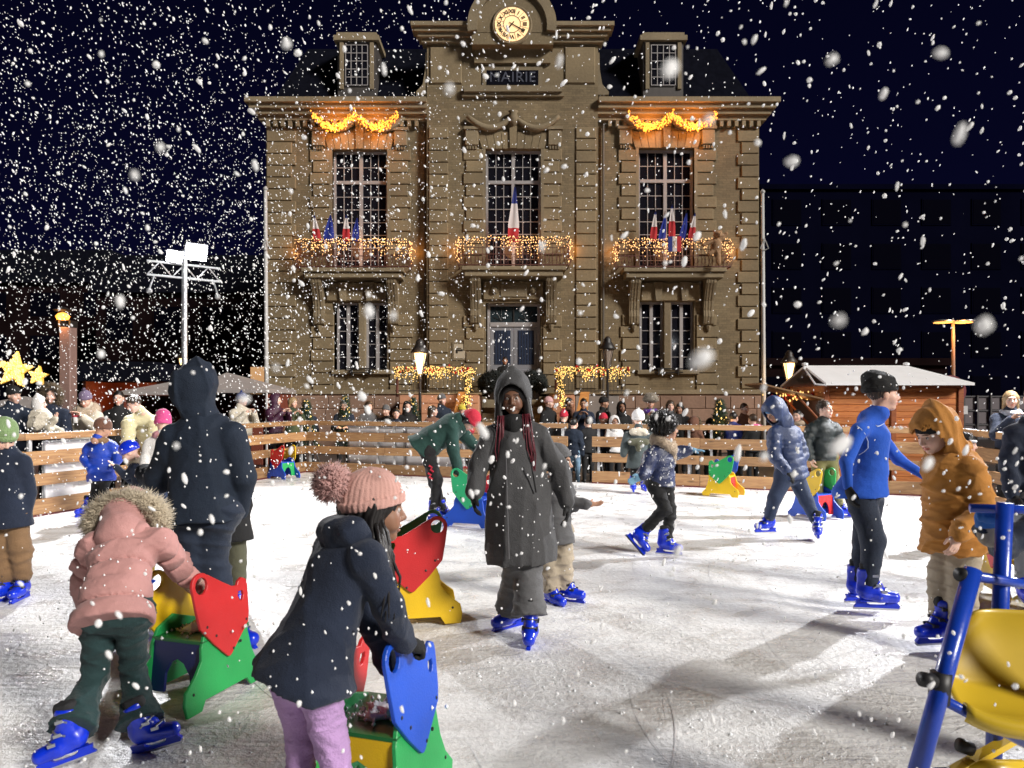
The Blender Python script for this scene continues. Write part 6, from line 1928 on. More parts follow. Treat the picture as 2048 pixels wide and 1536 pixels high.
# --- B: navy jacket and bobble hat, front centre
f = Fig('girl in navy jacket, lilac trousers and rose bobble hat leaning on a skating aid',
        JJ(2.62, head=(750, 1022, .10), neck=(705, 1078, .05), sh_l=(660, 1108, .16), sh_r=(738, 1118, -.06), el_l=(742, 1240, .24), wr_l=(778, 1330, .30),
           el_r=(776, 1212, .02), wr_r=(806, 1284, .16), pelvis=(620, 1315, 0), hip_l=(582, 1362, .04), hip_r=(636, 1362, -.04), kn_l=(604, 1470, .10), kn_r=(664, 1490, .0),
           an_l=(598, 1625, .05), an_r=(690, 1640, -.05)), groundpt(620, 2.62), .86, skin='brown', vox=.0075)
f.body(112, 4, 0, hscale=.98, smile=True, hvox=.0045)
jb = f.coat(C_NAVY, bulk=1.02, hem=P(607, 1354, 2.60), hw=.245, chest=.155, waist=.162, depth=1.28, puff=None, wr=.012, wf=15, comp=1.3, sleeve=(.070, .060, .050), hemcut=(-.25, 0, -1), cuff=.050)
f.legs(C_LILAC, rt=.092, rk=.068, ra=.058, wr=.011, wf=24, seat=.105); f.hair(H_BLACK, 'bob', tufts=False)
f.hood_down(C_NAVY, w=.16, back=.06, low=-.02, thick=.055)
hb = f.beanie(C_PINKH, r=(.098, .116, .112), ribs=17, cut=.020, tilt=.22, brim=.009, pom=((-.0, -.165, .100), .070, cloth('rose_yarn', (.50, .29, .27))), wr=.003)
hr = []
rng_ = np.random.default_rng(4)
b = MB()
for i in range(26):
    p = f.hp(rng_.uniform(.03, .085), rng_.uniform(-.05, .015), -.02); q = p + np.array([rng_.uniform(.0, .05), rng_.uniform(-.09, .04), -.13]); e = q + np.array([rng_.uniform(-.01, .035), rng_.uniform(-.03, .02), -rng_.uniform(.10, .22)])
    b.tube([Vector(_v(x) - f.root) for x in (p, lerp(p, q, .5) + rng_.normal(size=3) * .008, q, lerp(q, e, .5) + rng_.normal(size=3) * .012, e)], [.007, .008, .007, .006, .002], 5)
b.build('braid', H_BLACK, f.o, smooth=True)
f.glove('r', C_BLACK, kind='grip', palm=(.3, .5, -.8), thumb=(-1, 0, 0), dir=(.75, .35, -.35)); f.glove('l', C_BLACK, kind='relaxed', palm=(0, 0, -1), thumb=(1, 0, 0), dir=(.3, .2, -.7))
snow_dust(f, jb, 70, .004, -.2, 4); snow_dust(f, hb, 12, .004, .3, 4)
facing_skates(f, (.5, .8, 0), (.5, .8, 0))

# --- C: grey coat, hood up, centre
f = Fig('smiling woman in a long charcoal hooded coat with thin red braids',
        JJ(5.05, head=(1026, 797), neck=(1028, 848, .03), sh_l=(982, 872), sh_r=(1074, 870), el_l=(958, 932, -.02), wr_l=(948, 982, -.08), el_r=(1116, 932, .02), wr_r=(1134, 1002, -.04),
           pelvis=(1036, 1005), hip_l=(1018, 1018), hip_r=(1058, 1018), kn_l=(1034, 1120, -.06), kn_r=(1056, 1130, -.06), an_l=(1024, 1218, .16), an_r=(1060, 1238, -.18)),
        groundpt(1040, 5.05), .99, skin='dark', vox=.0105)
f.body(-4, 6, 4, hscale=1.0, smile=True, hvox=.0045)
tb = MB(); tb.box(-.016, .016, -.004, .004, -.0045, .0045); to = tb.build('teeth', mat('tooth_white', (.75, .72, .66), .3), f.o)
to.matrix_local = Matrix.Translation(Vector(f.hp(0, .0975, -.0605) - f.root)) @ Matrix(((f.hx[0], f.face[0], f.up[0]), (f.hx[1], f.face[1], f.up[1]), (f.hx[2], f.face[2], f.up[2]))).to_4x4()
jc = f.coat(C_GREY, bulk=1.0, hem=P(1043, 1124, 5.03), hw=.235, chest=.185, waist=.185, depth=1.25, wr=.015, wf=13, comp=.45, sleeve=(.078, .070, .056), name='coat', extra=[cone(P(1040, 1000, 5.03), P(1042, 1090, 5.03), .20, .235, flat=(0, 1, 0), ff=1.2, k=.06)])
f.legs(C_GREYT, rt=.11, rk=.100, flare=.125, cut=.02, wr=.016, wf=17)
f.hood_up(C_GREY, r=(.128, .150, .160), c=(0, -.02, .03), open_=(.098, .20, .138), oc=(0, .13, -.030), peak=.075, wr=.006)
f.scarf(C_BLACK, r=.082, t=.050, tilt=.02, drop=.06)
A_ = [cone(f.hp(sx * .088, .03, .05), f.hp(sx * .10, .05, -.13), .026, .034, k=.03) for sx in (-1, 1)] + [ell(f.hp(0, -.0, .03), (.094, .098, .098), f.hM)]
V, Q = sdf_mesh(A_, [ell(f.hp(0, .115, -.02), (.068, .08, .092), f.hM)], .009); f.mk('hair', V, Q, H_BLACK)
b = MB(); r_ = np.random.default_rng(9)
for sx in (-1, 1):
    for i in range(10):
        x0_ = sx * (.062 + r_.random() * .055); p = f.hp(x0_, .085 + r_.random() * .02, -.10)
        L = r_.uniform(.24, .48); q = f.hp(x0_ * 1.15 + r_.normal() * .008, .150, -.17 - L * .5); e = f.hp(x0_ * 1.25 + r_.normal() * .02, .150, -.17 - L)
        b.tube([Vector(_v(x) - f.root) for x in (p, lerp(p, q, .5), q, lerp(q, e, .5) + r_.normal(size=3) * .008, e)], [.0036, .0040, .0038, .0034, .002], 5)
b.build('braid', H_REDB, f.o, smooth=True)
f.zipper(mat('zip_grey', (.16, .16, .17), .4, metal=.5), [P(1012, 900, 4.865), P(1014, 1000, 4.842), P(1018, 1118, 4.815)], .005)
for pts in ([P(1062, 925, 4.87), P(1072, 985, 4.87)], ):
    b = MB(); b.tube([Vector(p) - Vector(f.root) for p in pts], .006, 5); b.build('pocket_seam', C_BLACK, f.o)
f.glove('l', C_BLACK, kind='relaxed', palm=(1, 0, 0), thumb=(0, -1, 0), dir=(.02, -.2, -1)); f.glove('r', C_BLACK, kind='relaxed', palm=(-1, 0, 0), thumb=(0, -1, 0), dir=(.02, -.25, -1))
add_skate(f.o, P(1026, 1216, 5.22), (-.80, -.62, -.05), (0, 0, 1), 1.0, True); add_skate(f.o, P(1062, 1238, 4.88), (-.12, -1, -.20), (0, -.2, 1), 1.0, True)
snow_dust(f, jc, 70, .006, .1, 2)

# --- D: child behind her
f = Fig('child in a grey jacket holding out a palm behind the charcoal coat',
        JJ(5.85, head=(1117, 925), neck=(1108, 962, .02), sh_l=(1090, 978, .05), sh_r=(1130, 975, -.05), el_l=(1118, 1020, .02), wr_l=(1152, 1012, -.06), el_r=(1142, 1004, -.08), wr_r=(1172, 1010, -.14),
           pelvis=(1108, 1052), hip_l=(1100, 1065), hip_r=(1124, 1065), kn_l=(1100, 1118), kn_r=(1126, 1115), an_l=(1102, 1180, 0), an_r=(1130, 1170, .05)),
        groundpt(1112, 5.85), .76, skin='tan', vox=.012)
f.body(85, 5, 0, hands=[('r', 'spread', (0, -.3, 1), (0, 0, 1), (1, -.05, .1)), ('l', 'open', (0, 0, 1), (0, 1, 0), (1, -.2, -.05))])
f.hair(H_BROWN, 'short'); f.beanie(C_GREYT, ribs=16, cut=.04)
f.coat(C_GREYT, bulk=1.1, hem=P(1112, 1088, 5.83), hw=.215, wr=.014, wf=12)
f.legs(C_BEIGE, rt=.11, rk=.095, ra=.085, wr=.016, cut=.04)
facing_skates(f, (.55, -.8, 0), (.85, -.45, 0), dark=True)

# --- E: green coat, red hat
f = Fig('woman in a forest green coat and red beanie bending over a green skating aid',
        JJ(9.6, head=(938, 842, -.05), neck=(920, 842), sh_l=(903, 852, -.12), sh_r=(912, 850, .14), el_l=(906, 900, -.16), wr_l=(916, 940, -.2), el_r=(945, 888, .16), wr_r=(975, 915, .1),
           pelvis=(852, 890), hip_l=(852, 900, -.08), hip_r=(856, 900, .09), kn_l=(874, 962, -.08), kn_r=(868, 965, .12), an_l=(868, 1018, -.1), an_r=(884, 1018, .12)),
        groundpt(862, 9.6), 1.0, skin='pale', vox=.016)
f.body(80, 62, 0)
f.coat(C_GREEN, bulk=1.08, hem=P(838, 898, 9.6), hw=.225, chest=.185, waist=.18, depth=1.15, wr=.018, wf=9, sleeve=(.085, .078, .06), hemcut=(-.75, 0, -.66), cuff=.06)
f.legs(C_BLACK, rt=.10, rk=.072, ra=.06, wr=.010)
f.beanie(C_RED, r=(.100, .120, .118), ribs=18, cut=.015, tilt=.15)
f.hair(H_BLACK, 'long', tufts=False)
f.scarf(C_GREEN, r=.085, t=.05, name='collar')
f.glove('l', C_BLACK, kind='grip', palm=(0, 0, -1), thumb=(1, 0, 0)); f.glove('r', C_BLACK, kind='grip', palm=(0, 0, -1), thumb=(1, 0, 0))
for (u, v) in ((862, 935), (860, 950)):
    b = MB(); pts = [Vector(P(u - 4, v - 4, 9.42)) - Vector(f.root), Vector(P(u + 2, v, 9.42)) - Vector(f.root), Vector(P(u - 1, v + 4, 9.42)) - Vector(f.root), Vector(P(u + 5, v + 9, 9.42)) - Vector(f.root)]
    b.tube(pts, .014, 5); b.build('red_print', C_RED, f.o)
facing_skates(f, (.9, -.3, 0), (1, .2, 0))

# --- F: tall dark hooded man, back view
f = Fig('tall man in a dark navy hooded jacket seen from behind',
        JJ(4.85, head=(392, 778, .10), neck=(405, 842, .04), sh_l=(352, 876, 0), sh_r=(462, 872, 0), el_l=(318, 960, .10), wr_l=(292, 948, .34), el_r=(486, 955, .02), wr_r=(478, 1020, .12),
           pelvis=(410, 1000), hip_l=(384, 1035), hip_r=(436, 1035), kn_l=(388, 1125), kn_r=(424, 1120, .03), an_l=(408, 1225, .12), an_r=(452, 1225, .0)),
        groundpt(415, 4.9), 1.05, skin='pale', vox=.0105)
f.body(188, 6, 0, hands=[('l', 'relaxed', (0, 0, -1), (1, 0, 0))], eyes=False)
jf = f.coat(C_NAVY2, bulk=1.0, hem=P(408, 1042, 4.85), hw=.235, chest=.205, waist=.195, depth=1.25, wr=.015, wf=13, comp=.6, sleeve=(.092, .086, .066))
f.legs(C_NAVY3, rt=.112, rk=.085, ra=.078, wr=.016, wf=11, seat=.15)
f.hood_up(C_NAVY2, r=(.145, .165, .165), c=(0, -.02, .015), open_=(.09, .16, .12), oc=(0, .12, -.01), peak=.05, wr=.014)
add_skate(f.o, P(462, 1246, 4.82), (.78, -.25, -.06), (-.10, 0, 1), 1.12); add_skate(f.o, P(410, 1232, 5.0), (.45, .7, 0), (0, 0, 1), 1.1)
snow_dust(f, jf, 80, .006, -.3, 3)

# --- G: child mostly hidden behind him
f = Fig('child in olive trousers half hidden behind the tall dark hooded man',
        JJ(5.7, head=(448, 905, .1), neck=(452, 940), sh_l=(420, 962), sh_r=(482, 960), el_l=(418, 1010), wr_l=(425, 1050), el_r=(490, 1010), wr_r=(484, 1055), pelvis=(458, 1055),
           hip_l=(446, 1070), hip_r=(472, 1070), kn_l=(450, 1125), kn_r=(474, 1125), an_l=(448, 1190), an_r=(478, 1188)), groundpt(460, 5.7), .82, skin='pale', vox=.013)
f.body(170, 10, eyes=False); f.coat(C_BLACK, bulk=1.15, hem=P(462, 1085, 5.68), hw=.22, wr=.014, wf=11); f.legs(C_OLIVE, rt=.10, rk=.088, ra=.078, wr=.018, cut=.04); f.beanie(C_BLACK)
facing_skates(f, (.3, .9, 0), (.35, -.9, -.1))

# --- H: child at the left edge
f = Fig('child at the left edge in a sage green hat, navy coat and tan trousers',
        JJ(5.9, head=(6, 876, -.02), neck=(12, 905), sh_l=(-24, 925), sh_r=(46, 925), el_l=(-32, 975), wr_l=(-26, 1020), el_r=(58, 985, .05), wr_r=(50, 1030, .02), pelvis=(14, 1030),
           hip_l=(2, 1042), hip_r=(34, 1042), kn_l=(4, 1090), kn_r=(40, 1092), an_l=(8, 1168), an_r=(46, 1164, .05)), groundpt(18, 5.9), .84, skin='pale', vox=.0125)
f.body(55, 30, 0); jh = f.coat(C_NAVY, bulk=1.12, hem=P(16, 1054, 5.9), hw=.235, wr=.012, wf=10, puff=(.12, .008)); f.legs(C_TAN, rt=.105, rk=.10, ra=.085, wr=.022, cut=.08, wf=11)
f.beanie(C_SAGE, r=(.100, .118, .125), ribs=14, cut=.01, tilt=.1); f.scarf(C_TAN, r=.07, t=.035); f.hair(H_BLOND, 'bob', tufts=False)
facing_skates(f, (-.55, -.85, 0), (.1, -1, 0), dark=True); snow_dust(f, jh, 40, .006, 0, 5)

# --- I: bright blue puffer by the left fence
f = Fig('small child in a bright blue puffer jacket and brown hat beside the left fence',
        JJ(9.9, head=(206, 858, -.05), neck=(204, 884), sh_l=(178, 895), sh_r=(226, 893), el_l=(170, 918), wr_l=(182, 940, -.1), el_r=(238, 915), wr_r=(226, 935, -.15), pelvis=(202, 948),
           hip_l=(194, 958), hip_r=(212, 958), kn_l=(190, 985), kn_r=(208, 985), an_l=(176, 1012), an_r=(206, 1008)), groundpt(195, 9.9), .76, skin='tan', vox=.016)
f.body(140, 20, eyes=False); f.coat(C_BRIGHT, bulk=1.25, hem=P(203, 962, 9.88), hw=.25, puff=(.10, .016), wr=.008); f.legs(C_BLACK, wr=.01); f.beanie(C_BROWNK, r=(.105, .12, .118), cut=-.0); f.scarf(C_TAN, r=.085, t=.05, name='hood')
facing_skates(f, (-.5, -.8, 0), (.2, 1, 0))

# --- J: kid with a blue helmet
f = Fig('small child in a shiny blue helmet and fur collar by the left fence',
        JJ(9.3, head=(260, 906, -.05), neck=(276, 925), sh_l=(268, 936, -.1), sh_r=(296, 935, .1), el_l=(252, 952, -.1), wr_l=(232, 934, -.12), el_r=(262, 960, .1), wr_r=(238, 940, .05), pelvis=(290, 985),
           hip_l=(284, 995, -.05), hip_r=(296, 995, .05), kn_l=(280, 1020), kn_r=(298, 1020), an_l=(280, 1045), an_r=(298, 1045)), groundpt(288, 9.3), .70, skin='pale', vox=.015)
f.body(-75, 30, hands=[('l', 'open', (0, 0, -1), (0, 1, 0)), ('r', 'open', (0, 0, -1), (0, -1, 0))]); f.coat(C_NAVY, bulk=1.2, hem=P(290, 992, 9.28), hw=.22, wr=.01); f.legs(C_NAVY3)
f.beanie(mat('helmet_blue', (.005, .025, .48), .2, coat=.5), r=(.115, .135, .118), cut=.01, tilt=.1, wr=0, brim=0, name='helmet'); f.scarf(M_FUR, r=.085, t=.04, fur=.03, name='fur_collar')
facing_skates(f, (-1, 0, 0), (-1, .1, 0))

# --- K: pink hat, white jacket
f = Fig('girl in a hot pink hat and white jacket beside the tall hooded man',
        JJ(9.0, head=(326, 848), neck=(322, 872), sh_l=(298, 888, -.05), sh_r=(345, 886, .05), el_l=(290, 925, -.1), wr_l=(286, 955, -.2), el_r=(350, 925), wr_r=(345, 955), pelvis=(322, 955),
           hip_l=(314, 965), hip_r=(332, 965), kn_l=(314, 1005), kn_r=(332, 1005), an_l=(314, 1040), an_r=(332, 1040)), groundpt(322, 9.0), .84, skin='pale', vox=.016)
f.body(-160, 20, eyes=False); f.coat(C_WHITE, bulk=1.1, hem=P(322, 970, 9), hw=.22, puff=(.12, .012), wr=.008); f.legs(C_BLUEPANT); f.beanie(C_HOTP, r=(.10, .12, .14), cut=.0, slouch=.8); f.scarf(cloth('pale_pink_knit', (.55, .26, .30)), r=.08, t=.045)
facing_skates(f, (0, 1, 0), (.2, 1, 0))

# --- M: girl with curly hair and blue gloves
f = Fig('girl with dark curly hair, cream collar and light blue gloves skating right',
        JJ(7.55, head=(1334, 858, 0), neck=(1322, 896), sh_l=(1302, 912, -.12), sh_r=(1338, 910, .13), el_l=(1290, 944, -.18), wr_l=(1284, 952, -.28), el_r=(1358, 905, .18), wr_r=(1378, 900, .16),
           pelvis=(1318, 962), hip_l=(1310, 970, -.06), hip_r=(1330, 970, .06), kn_l=(1330, 1018, -.12), kn_r=(1340, 1022, .06), an_l=(1290, 1058, -.02), an_r=(1334, 1078, .0)),
        groundpt(1320, 7.55), .86, skin='tan', vox=.0125)
f.body(98, 2, 0)
jm = f.coat(cloth('sequin_navy', (.020, .030, .085), shiny=True, var=.5, fine=60), bulk=1.12, hem=P(1318, 970, 7.55), hw=.205, chest=.16, waist=.165, depth=1.15, puff=(.11, .008), wr=.010, wf=14, sleeve=(.078, .070, .055))
f.legs(C_BLACK, rt=.10, rk=.072, ra=.062, wr=.014, cut=.03)
hh = f.hair(H_BLACK, 'big'); f.scarf(M_FURC, r=.095, t=.055, fur=.02, name='fur_collar', tilt=.06, drop=.16)
f.glove('l', C_LBLUE, kind='open', palm=(.2, -1, 0), thumb=(0, -.2, 1), dir=(-.85, -.1, -.40), fat=1.4); f.glove('r', C_LBLUE, kind='open', palm=(0, 0, -1), thumb=(0, -1, 0), dir=(1, -.1, 0), fat=1.4)
add_skate(f.o, P(1284, 1066, 7.53), (.62, -.25, -.72), (.62, .1, .55), .96); add_skate(f.o, P(1330, 1080, 7.55), (1, -.25, -.05), (0, 0, 1), .96)
snow_dust(f, hh, 70, .008, .1, 6); snow_dust(f, jm, 150, .005, -1, 6)

# --- N: white hat, back view
f = Fig('child in a white knit hat seen from behind near the back fence',
        JJ(12.7, head=(1276, 838), neck=(1276, 862), sh_l=(1256, 872), sh_r=(1297, 872), el_l=(1250, 892, -.05), wr_l=(1247, 908, -.1), el_r=(1302, 892), wr_r=(1304, 910), pelvis=(1276, 918),
           hip_l=(1270, 926), hip_r=(1282, 926), kn_l=(1268, 944), kn_r=(1284, 944), an_l=(1266, 966), an_r=(1286, 964)), groundpt(1276, 12.7), .84, skin='pale', vox=.018)
f.body(180, 5, eyes=False); f.coat(cloth('grey_green_jacket', (.045, .060, .062)), bulk=1.25, hem=P(1276, 936, 12.7), hw=.26, wr=.012, sleeve=(.085, .075, .06)); f.legs(C_BLACK, rt=.085)
f.beanie(C_WHITE, r=(.115, .13, .125), cut=-.01, pom=((0, -.03, .17), .035, C_WHITE)); hN = f.hood_down(C_CREAM, w=.20, back=.08, low=.02, thick=.075)
y_ = sdf_mesh([cone(P(1262, 884, 12.52), P(1292, 884, 12.52), .06, .06), cone(P(1277, 884, 12.52), P(1277, 898, 12.52), .07, .05)], [], .018); f.mk('olive_yoke', *y_, C_OLIVE)
facing_skates(f, (-.1, -1, 0), (.1, -1, 0), s=1.0)

# --- O: slate blue hooded puffer, wide stance
f = Fig('head down skater in a hooded slate blue puffer with a wide stance',
        JJ(8.6, head=(1548, 822, -.06), neck=(1566, 848), sh_l=(1548, 868, -.10), sh_r=(1590, 866, .10), el_l=(1548, 912, -.16), wr_l=(1572, 940, -.26), el_r=(1606, 908, .06), wr_r=(1594, 940, -.05),
           pelvis=(1582, 945), hip_l=(1568, 956, -.05), hip_r=(1592, 956, .05), kn_l=(1550, 995, -.10), kn_r=(1612, 1000, -.02), an_l=(1538, 1038, .02), an_r=(1634, 1046, -.12)),
        groundpt(1582, 8.6), .97, skin='tan', vox=.0135)
f.body(-62, 38, 0, hands=[])
f.coat(C_SLATEB, bulk=1.05, hem=P(1584, 956, 8.6), hw=.205, chest=.175, waist=.165, depth=1.15, puff=(.085, .011), wr=.008, wf=14, sleeve=(.080, .072, .056))
f.legs(C_BLUEPANT, rt=.112, rk=.085, ra=.066, wr=.016, wf=13, cut=.03)
f.hood_up(C_SLATEB, r=(.122, .148, .148), open_=(.088, .17, .10), oc=(0, .12, -.03), wr=.009)
f.beanie(cloth('sky_blue_cap', (.05, .16, .34)), cut=.020, tilt=.1)
f.glove('l', C_BLACK, kind='relaxed', palm=(0, 0, -1), thumb=(0, 1, 0)); f.glove('r', C_BLACK, kind='relaxed', palm=(-1, 0, 0), thumb=(0, -1, 0))
add_skate(f.o, P(1538, 1040, 8.62), (-1, -.2, 0), (0, 0, 1), .98, True); add_skate(f.o, P(1634, 1048, 8.46), (-.25, -1, 0), (.1, 0, 1), .98)

# --- P: boy in dark puffer
f = Fig('boy in a dark green puffer and khaki trousers in front of the chalet',
        JJ(10.1, head=(1650, 820), neck=(1646, 842), sh_l=(1624, 856), sh_r=(1670, 856), el_l=(1610, 888, -.02), wr_l=(1620, 915, -.05), el_r=(1682, 888), wr_r=(1690, 912, -.05), pelvis=(1648, 912),
           hip_l=(1638, 920), hip_r=(1660, 920), kn_l=(1634, 962), kn_r=(1668, 962), an_l=(1640, 1010), an_r=(1678, 1012)), groundpt(1650, 10.1), .96, skin='pale', vox=.015)
f.body(28, -4, 0, eyes=True, hands=[('l', 'relaxed', (1, 0, 0), (0, -1, 0)), ('r', 'relaxed', (-1, 0, 0), (0, -1, 0))])
f.hair(H_BROWN, 'short'); f.coat(C_PUFBLK, bulk=1.05, hem=P(1648, 920, 10.1), hw=.195, puff=(.085, .014), wr=.006, collar=.07, sleeve=(.085, .075, .055)); f.legs(C_KHAKI, rt=.105, rk=.085, ra=.07, wr=.016)
facing_skates(f, (-.2, -1, 0), (.8, -.5, 0), dark=True)

# --- Q: blue jersey boy
f = Fig('boy in a royal blue zip top and black beanie reaching right',
        JJ(5.5, head=(1766, 790, 0), neck=(1744, 836, .02), sh_l=(1718, 862, -.14), sh_r=(1752, 862, .15), el_l=(1692, 925, -.20), wr_l=(1696, 972, -.22), el_r=(1796, 918, .16), wr_r=(1846, 950, .08),
           pelvis=(1732, 985), hip_l=(1722, 1000, -.07), hip_r=(1738, 1000, .09), kn_l=(1746, 1080, -.10), kn_r=(1730, 1082, .12), an_l=(1738, 1168, -.08), an_r=(1716, 1160, .16)),
        groundpt(1735, 5.5), .97, skin='pale', vox=.0095)
f.body(84, 0, 0, hvox=.0045)
jq = f.coat(C_ROYAL, bulk=.90, hem=P(1722, 992, 5.5), hw=.190, chest=.150, waist=.138, depth=.92, wr=.013, wf=16, sleeve=(.068, .054, .042), collar=.080, hemcut=(.1, 0, -1))
f.legs(C_NAVY3, rt=.112, rk=.092, ra=.066, wr=.014, wf=16, cut=.02, seat=.100)
f.hair(H_BROWN, 'short', tufts=False)
hq = f.beanie(C_BLACK, r=(.098, .124, .120), c=(0, -.028, .055), cut=.028, tilt=.10, slouch=1.25, wr=.006)
pl = lambda pts, r_, nm, m: (lambda b: (b.tube([Vector(p) - Vector(f.root) for p in pts], r_, 5), b.build(nm, m, f.o))[1])(MB())
M_PIPE = mat('white_piping', (.55, .65, .80), .5)
def on_jersey(pts, r_, nm, close=False):
    """lay a mark on the cloth: cast from the viewer's side onto the jacket"""
    from mathutils.bvhtree import BVHTree
    me = f.jk.data; bv = BVHTree.FromPolygons([v.co.copy() for v in me.vertices], [tuple(p.vertices) for p in me.polygons])
    out = []
    for u, v in pts:
        o_ = Vector((0, 0, CAM_Z)) - Vector(f.root); d_ = (P(u, v, 5.5) - Vector((0, 0, CAM_Z))).normalized()
        h = bv.ray_cast(o_, d_)
        if h[0] is not None: out.append(h[0] + h[1] * .002)
    if len(out) > 1:
        b = MB(); b.tube(out, r_, 5); return b.build(nm, M_PIPE, f.o)
on_jersey([(1714, 852), (1722, 858), (1730, 868), (1736, 882), (1736, 896), (1728, 904), (1718, 910)], .0028, 'piping')
on_jersey([(1751, 850), (1754, 853), (1758, 852.5)], [.001, .005, .003], 'swoosh_mark'); on_jersey([(1758, 852.5), (1763, 850), (1768, 847)], [.0035, .0025, .001], 'swoosh_mark')
on_jersey([(1683, 888), (1681, 898), (1680, 906)], .0025, 'piping')
f.glove('l', C_BLACK, kind='relaxed', palm=(1, 0, 0), thumb=(1, -.3, 0), dir=(.15, -.1, -1)); f.glove('r', C_BLACK, kind='relaxed', palm=(0, 0, -1), thumb=(0, -1, 0), dir=(.9, 0, -.5))
add_skate(f.o, P(1738, 1172, 5.42), (1, -.18, 0), (-.04, 0, 1), 1.12); add_skate(f.o, P(1716, 1162, 5.66), (1, -.05, 0), (0, 0, 1), 1.08)
snow_dust(f, hq, 16, .006, .1, 7)

# --- R: orange jacket boy
f = Fig('boy in a rust orange hooded jacket and beige trousers looking down to the left',
        JJ(4.75, head=(1866, 868, 0), neck=(1900, 905, .02), sh_l=(1888, 940, .14), sh_r=(1942, 938, -.13), el_l=(1880, 1000, .20), wr_l=(1866, 992, .16), el_r=(1966, 1014, -.18), wr_r=(1918, 1066, -.24),
           pelvis=(1916, 1052), hip_l=(1902, 1076, .07), hip_r=(1928, 1076, -.07), kn_l=(1890, 1150, .05), kn_r=(1926, 1160, -.05), an_l=(1884, 1236, .02), an_r=(1924, 1248, -.12)),
        groundpt(1905, 4.75), .92, skin='pale', vox=.0095)
f.body(-74, 24, 0, hvox=.0045, hands=[('r', 'relaxed', (-.3, .6, -.3), (-1, 0, 0), (-.35, -.1, -.9)), ('l', 'grip', (.4, 0, -1), (-1, 0, 0), (-.6, -.1, -.8))])
jr = f.coat(C_ORANGE, bulk=1.02, hem=P(1918, 1098, 4.75), hw=.235, chest=.19, waist=.185, depth=1.0, wr=.018, wf=15, sleeve=(.088, .078, .060), collar=.075)
f.legs(C_BEIGE, rt=.118, rk=.112, ra=.090, wr=.024, wf=12, cut=.05, seat=.14)
f.hood_up(C_ORANGE, r=(.132, .158, .162), c=(0, -.028, .028), open_=(.100, .19, .122), oc=(0, .135, -.035), wr=.012)
f.beanie(C_BLACK, r=(.090, .108, .104), cut=.024, tilt=.1)
add_skate(f.o, P(1886, 1240, 4.74), (-1, -.1, -.02), (0, 0, 1), 1.02, True); add_skate(f.o, P(1926, 1262, 4.60), (-.85, -.5, 0), (0, 0, 1), 1.02, True)
snow_dust(f, jr, 30, .005, .2, 8)

# --- S: people at the right edge
f = Fig('person in a navy sweater and pale jeans cut by the right edge',
        JJ(5.6, head=(2074, 800), neck=(2072, 845), sh_l=(2030, 868), sh_r=(2118, 868), el_l=(2016, 930), wr_l=(2024, 985, -.05), el_r=(2130, 930), wr_r=(2128, 985), pelvis=(2070, 985),
           hip_l=(2054, 1000), hip_r=(2092, 1000), kn_l=(2048, 1080), kn_r=(2095, 1080), an_l=(2046, 1165), an_r=(2095, 1165)), groundpt(2070, 5.6), 1.0, skin='pale', vox=.014)
f.body(-30, 15); f.coat(C_NAVY, bulk=1.05, hem=P(2072, 1012, 5.6), hw=.2, wr=.014); f.legs(cloth('pale_grey_jeans', (.22, .24, .26)), wr=.014); f.hair(H_BROWN, 'short', tufts=False); facing_skates(f, (-.4, -1, 0), (.4, -1, 0))
f.glove('l', C_BLACK, kind='relaxed', palm=(1, 0, 0), thumb=(0, -1, 0))
f = Fig('child just outside the right edge whose blue mitten grips the blue tube frame',
        JJ(2.95, head=(2230, 930, .1), neck=(2225, 985, .1), sh_l=(2120, 1020, .1), sh_r=(2300, 1020, .1), el_l=(2006, 1092, .08), wr_l=(1976, 1052, -.16), el_r=(2310, 1120), wr_r=(2260, 1180, -.1), pelvis=(2225, 1270, .15),
           hip_l=(2190, 1300, .15), hip_r=(2260, 1300, .15), kn_l=(2190, 1420, .1), kn_r=(2260, 1420, .1), an_l=(2190, 1540, .15), an_r=(2260, 1540, .15)), groundpt(2225, 3.1), .80, skin='pale', vox=.012)
f.body(-30, 20, eyes=False); f.coat(C_NAVY, bulk=1.1, hem=P(2225, 1300, 3.1), hw=.2, wr=.014); f.legs(C_BLACK); f.beanie(C_NAVY)
f.glove('l', cloth('blue_mitten', (.012, .11, .42)), kind='grip', palm=(0, -.2, -1), thumb=(0, -1, 0), dir=(-.35, -.5, .75), fat=1.75, size=.92)
cf = sdf_mesh([cone(f.J['wr_l'] - np.array([-.01, 0, .035]), f.J['wr_l'] + np.array([0, 0, .01]), .046, .042)], [], .009); f.mk('knit_cuff', *cf, cloth('grey_beige_cuff', (.30, .27, .22)))
facing_skates(f, (-.4, -1, 0), (.4, -1, 0))
# --- U: child behind the orange jacket
f = Fig('dark haired child whose head shows just behind the orange jacket',
        JJ(8.2, head=(1932, 888), neck=(1936, 918), sh_l=(1916, 935), sh_r=(1962, 935), el_l=(1912, 970), wr_l=(1914, 1000), el_r=(1966, 970), wr_r=(1964, 1000), pelvis=(1938, 985),
           hip_l=(1928, 995), hip_r=(1948, 995), kn_l=(1928, 1025), kn_r=(1948, 1025), an_l=(1928, 1060), an_r=(1948, 1060)), groundpt(1938, 8.2), .72, skin='pale', vox=.016)
f.body(60, 10); f.coat(C_BEIGE, bulk=1.15, hem=P(1938, 1000, 8.2), hw=.2); f.legs(C_BLACK); f.hair(H_BLACK, 'short'); facing_skates(f, (.6, -.7, 0), (.8, -.6, 0))
b = MB(); b.tube([Vector(f.hp(-.088, .02, .045) - f.root), Vector(f.hp(-.05, .09, .05) - f.root), Vector(f.hp(.05, .09, .05) - f.root), Vector(f.hp(.088, .02, .045) - f.root)], .014, 6); b.build('headband', mat('silver_band', (.4, .4, .42), .3, metal=.7), f.o)
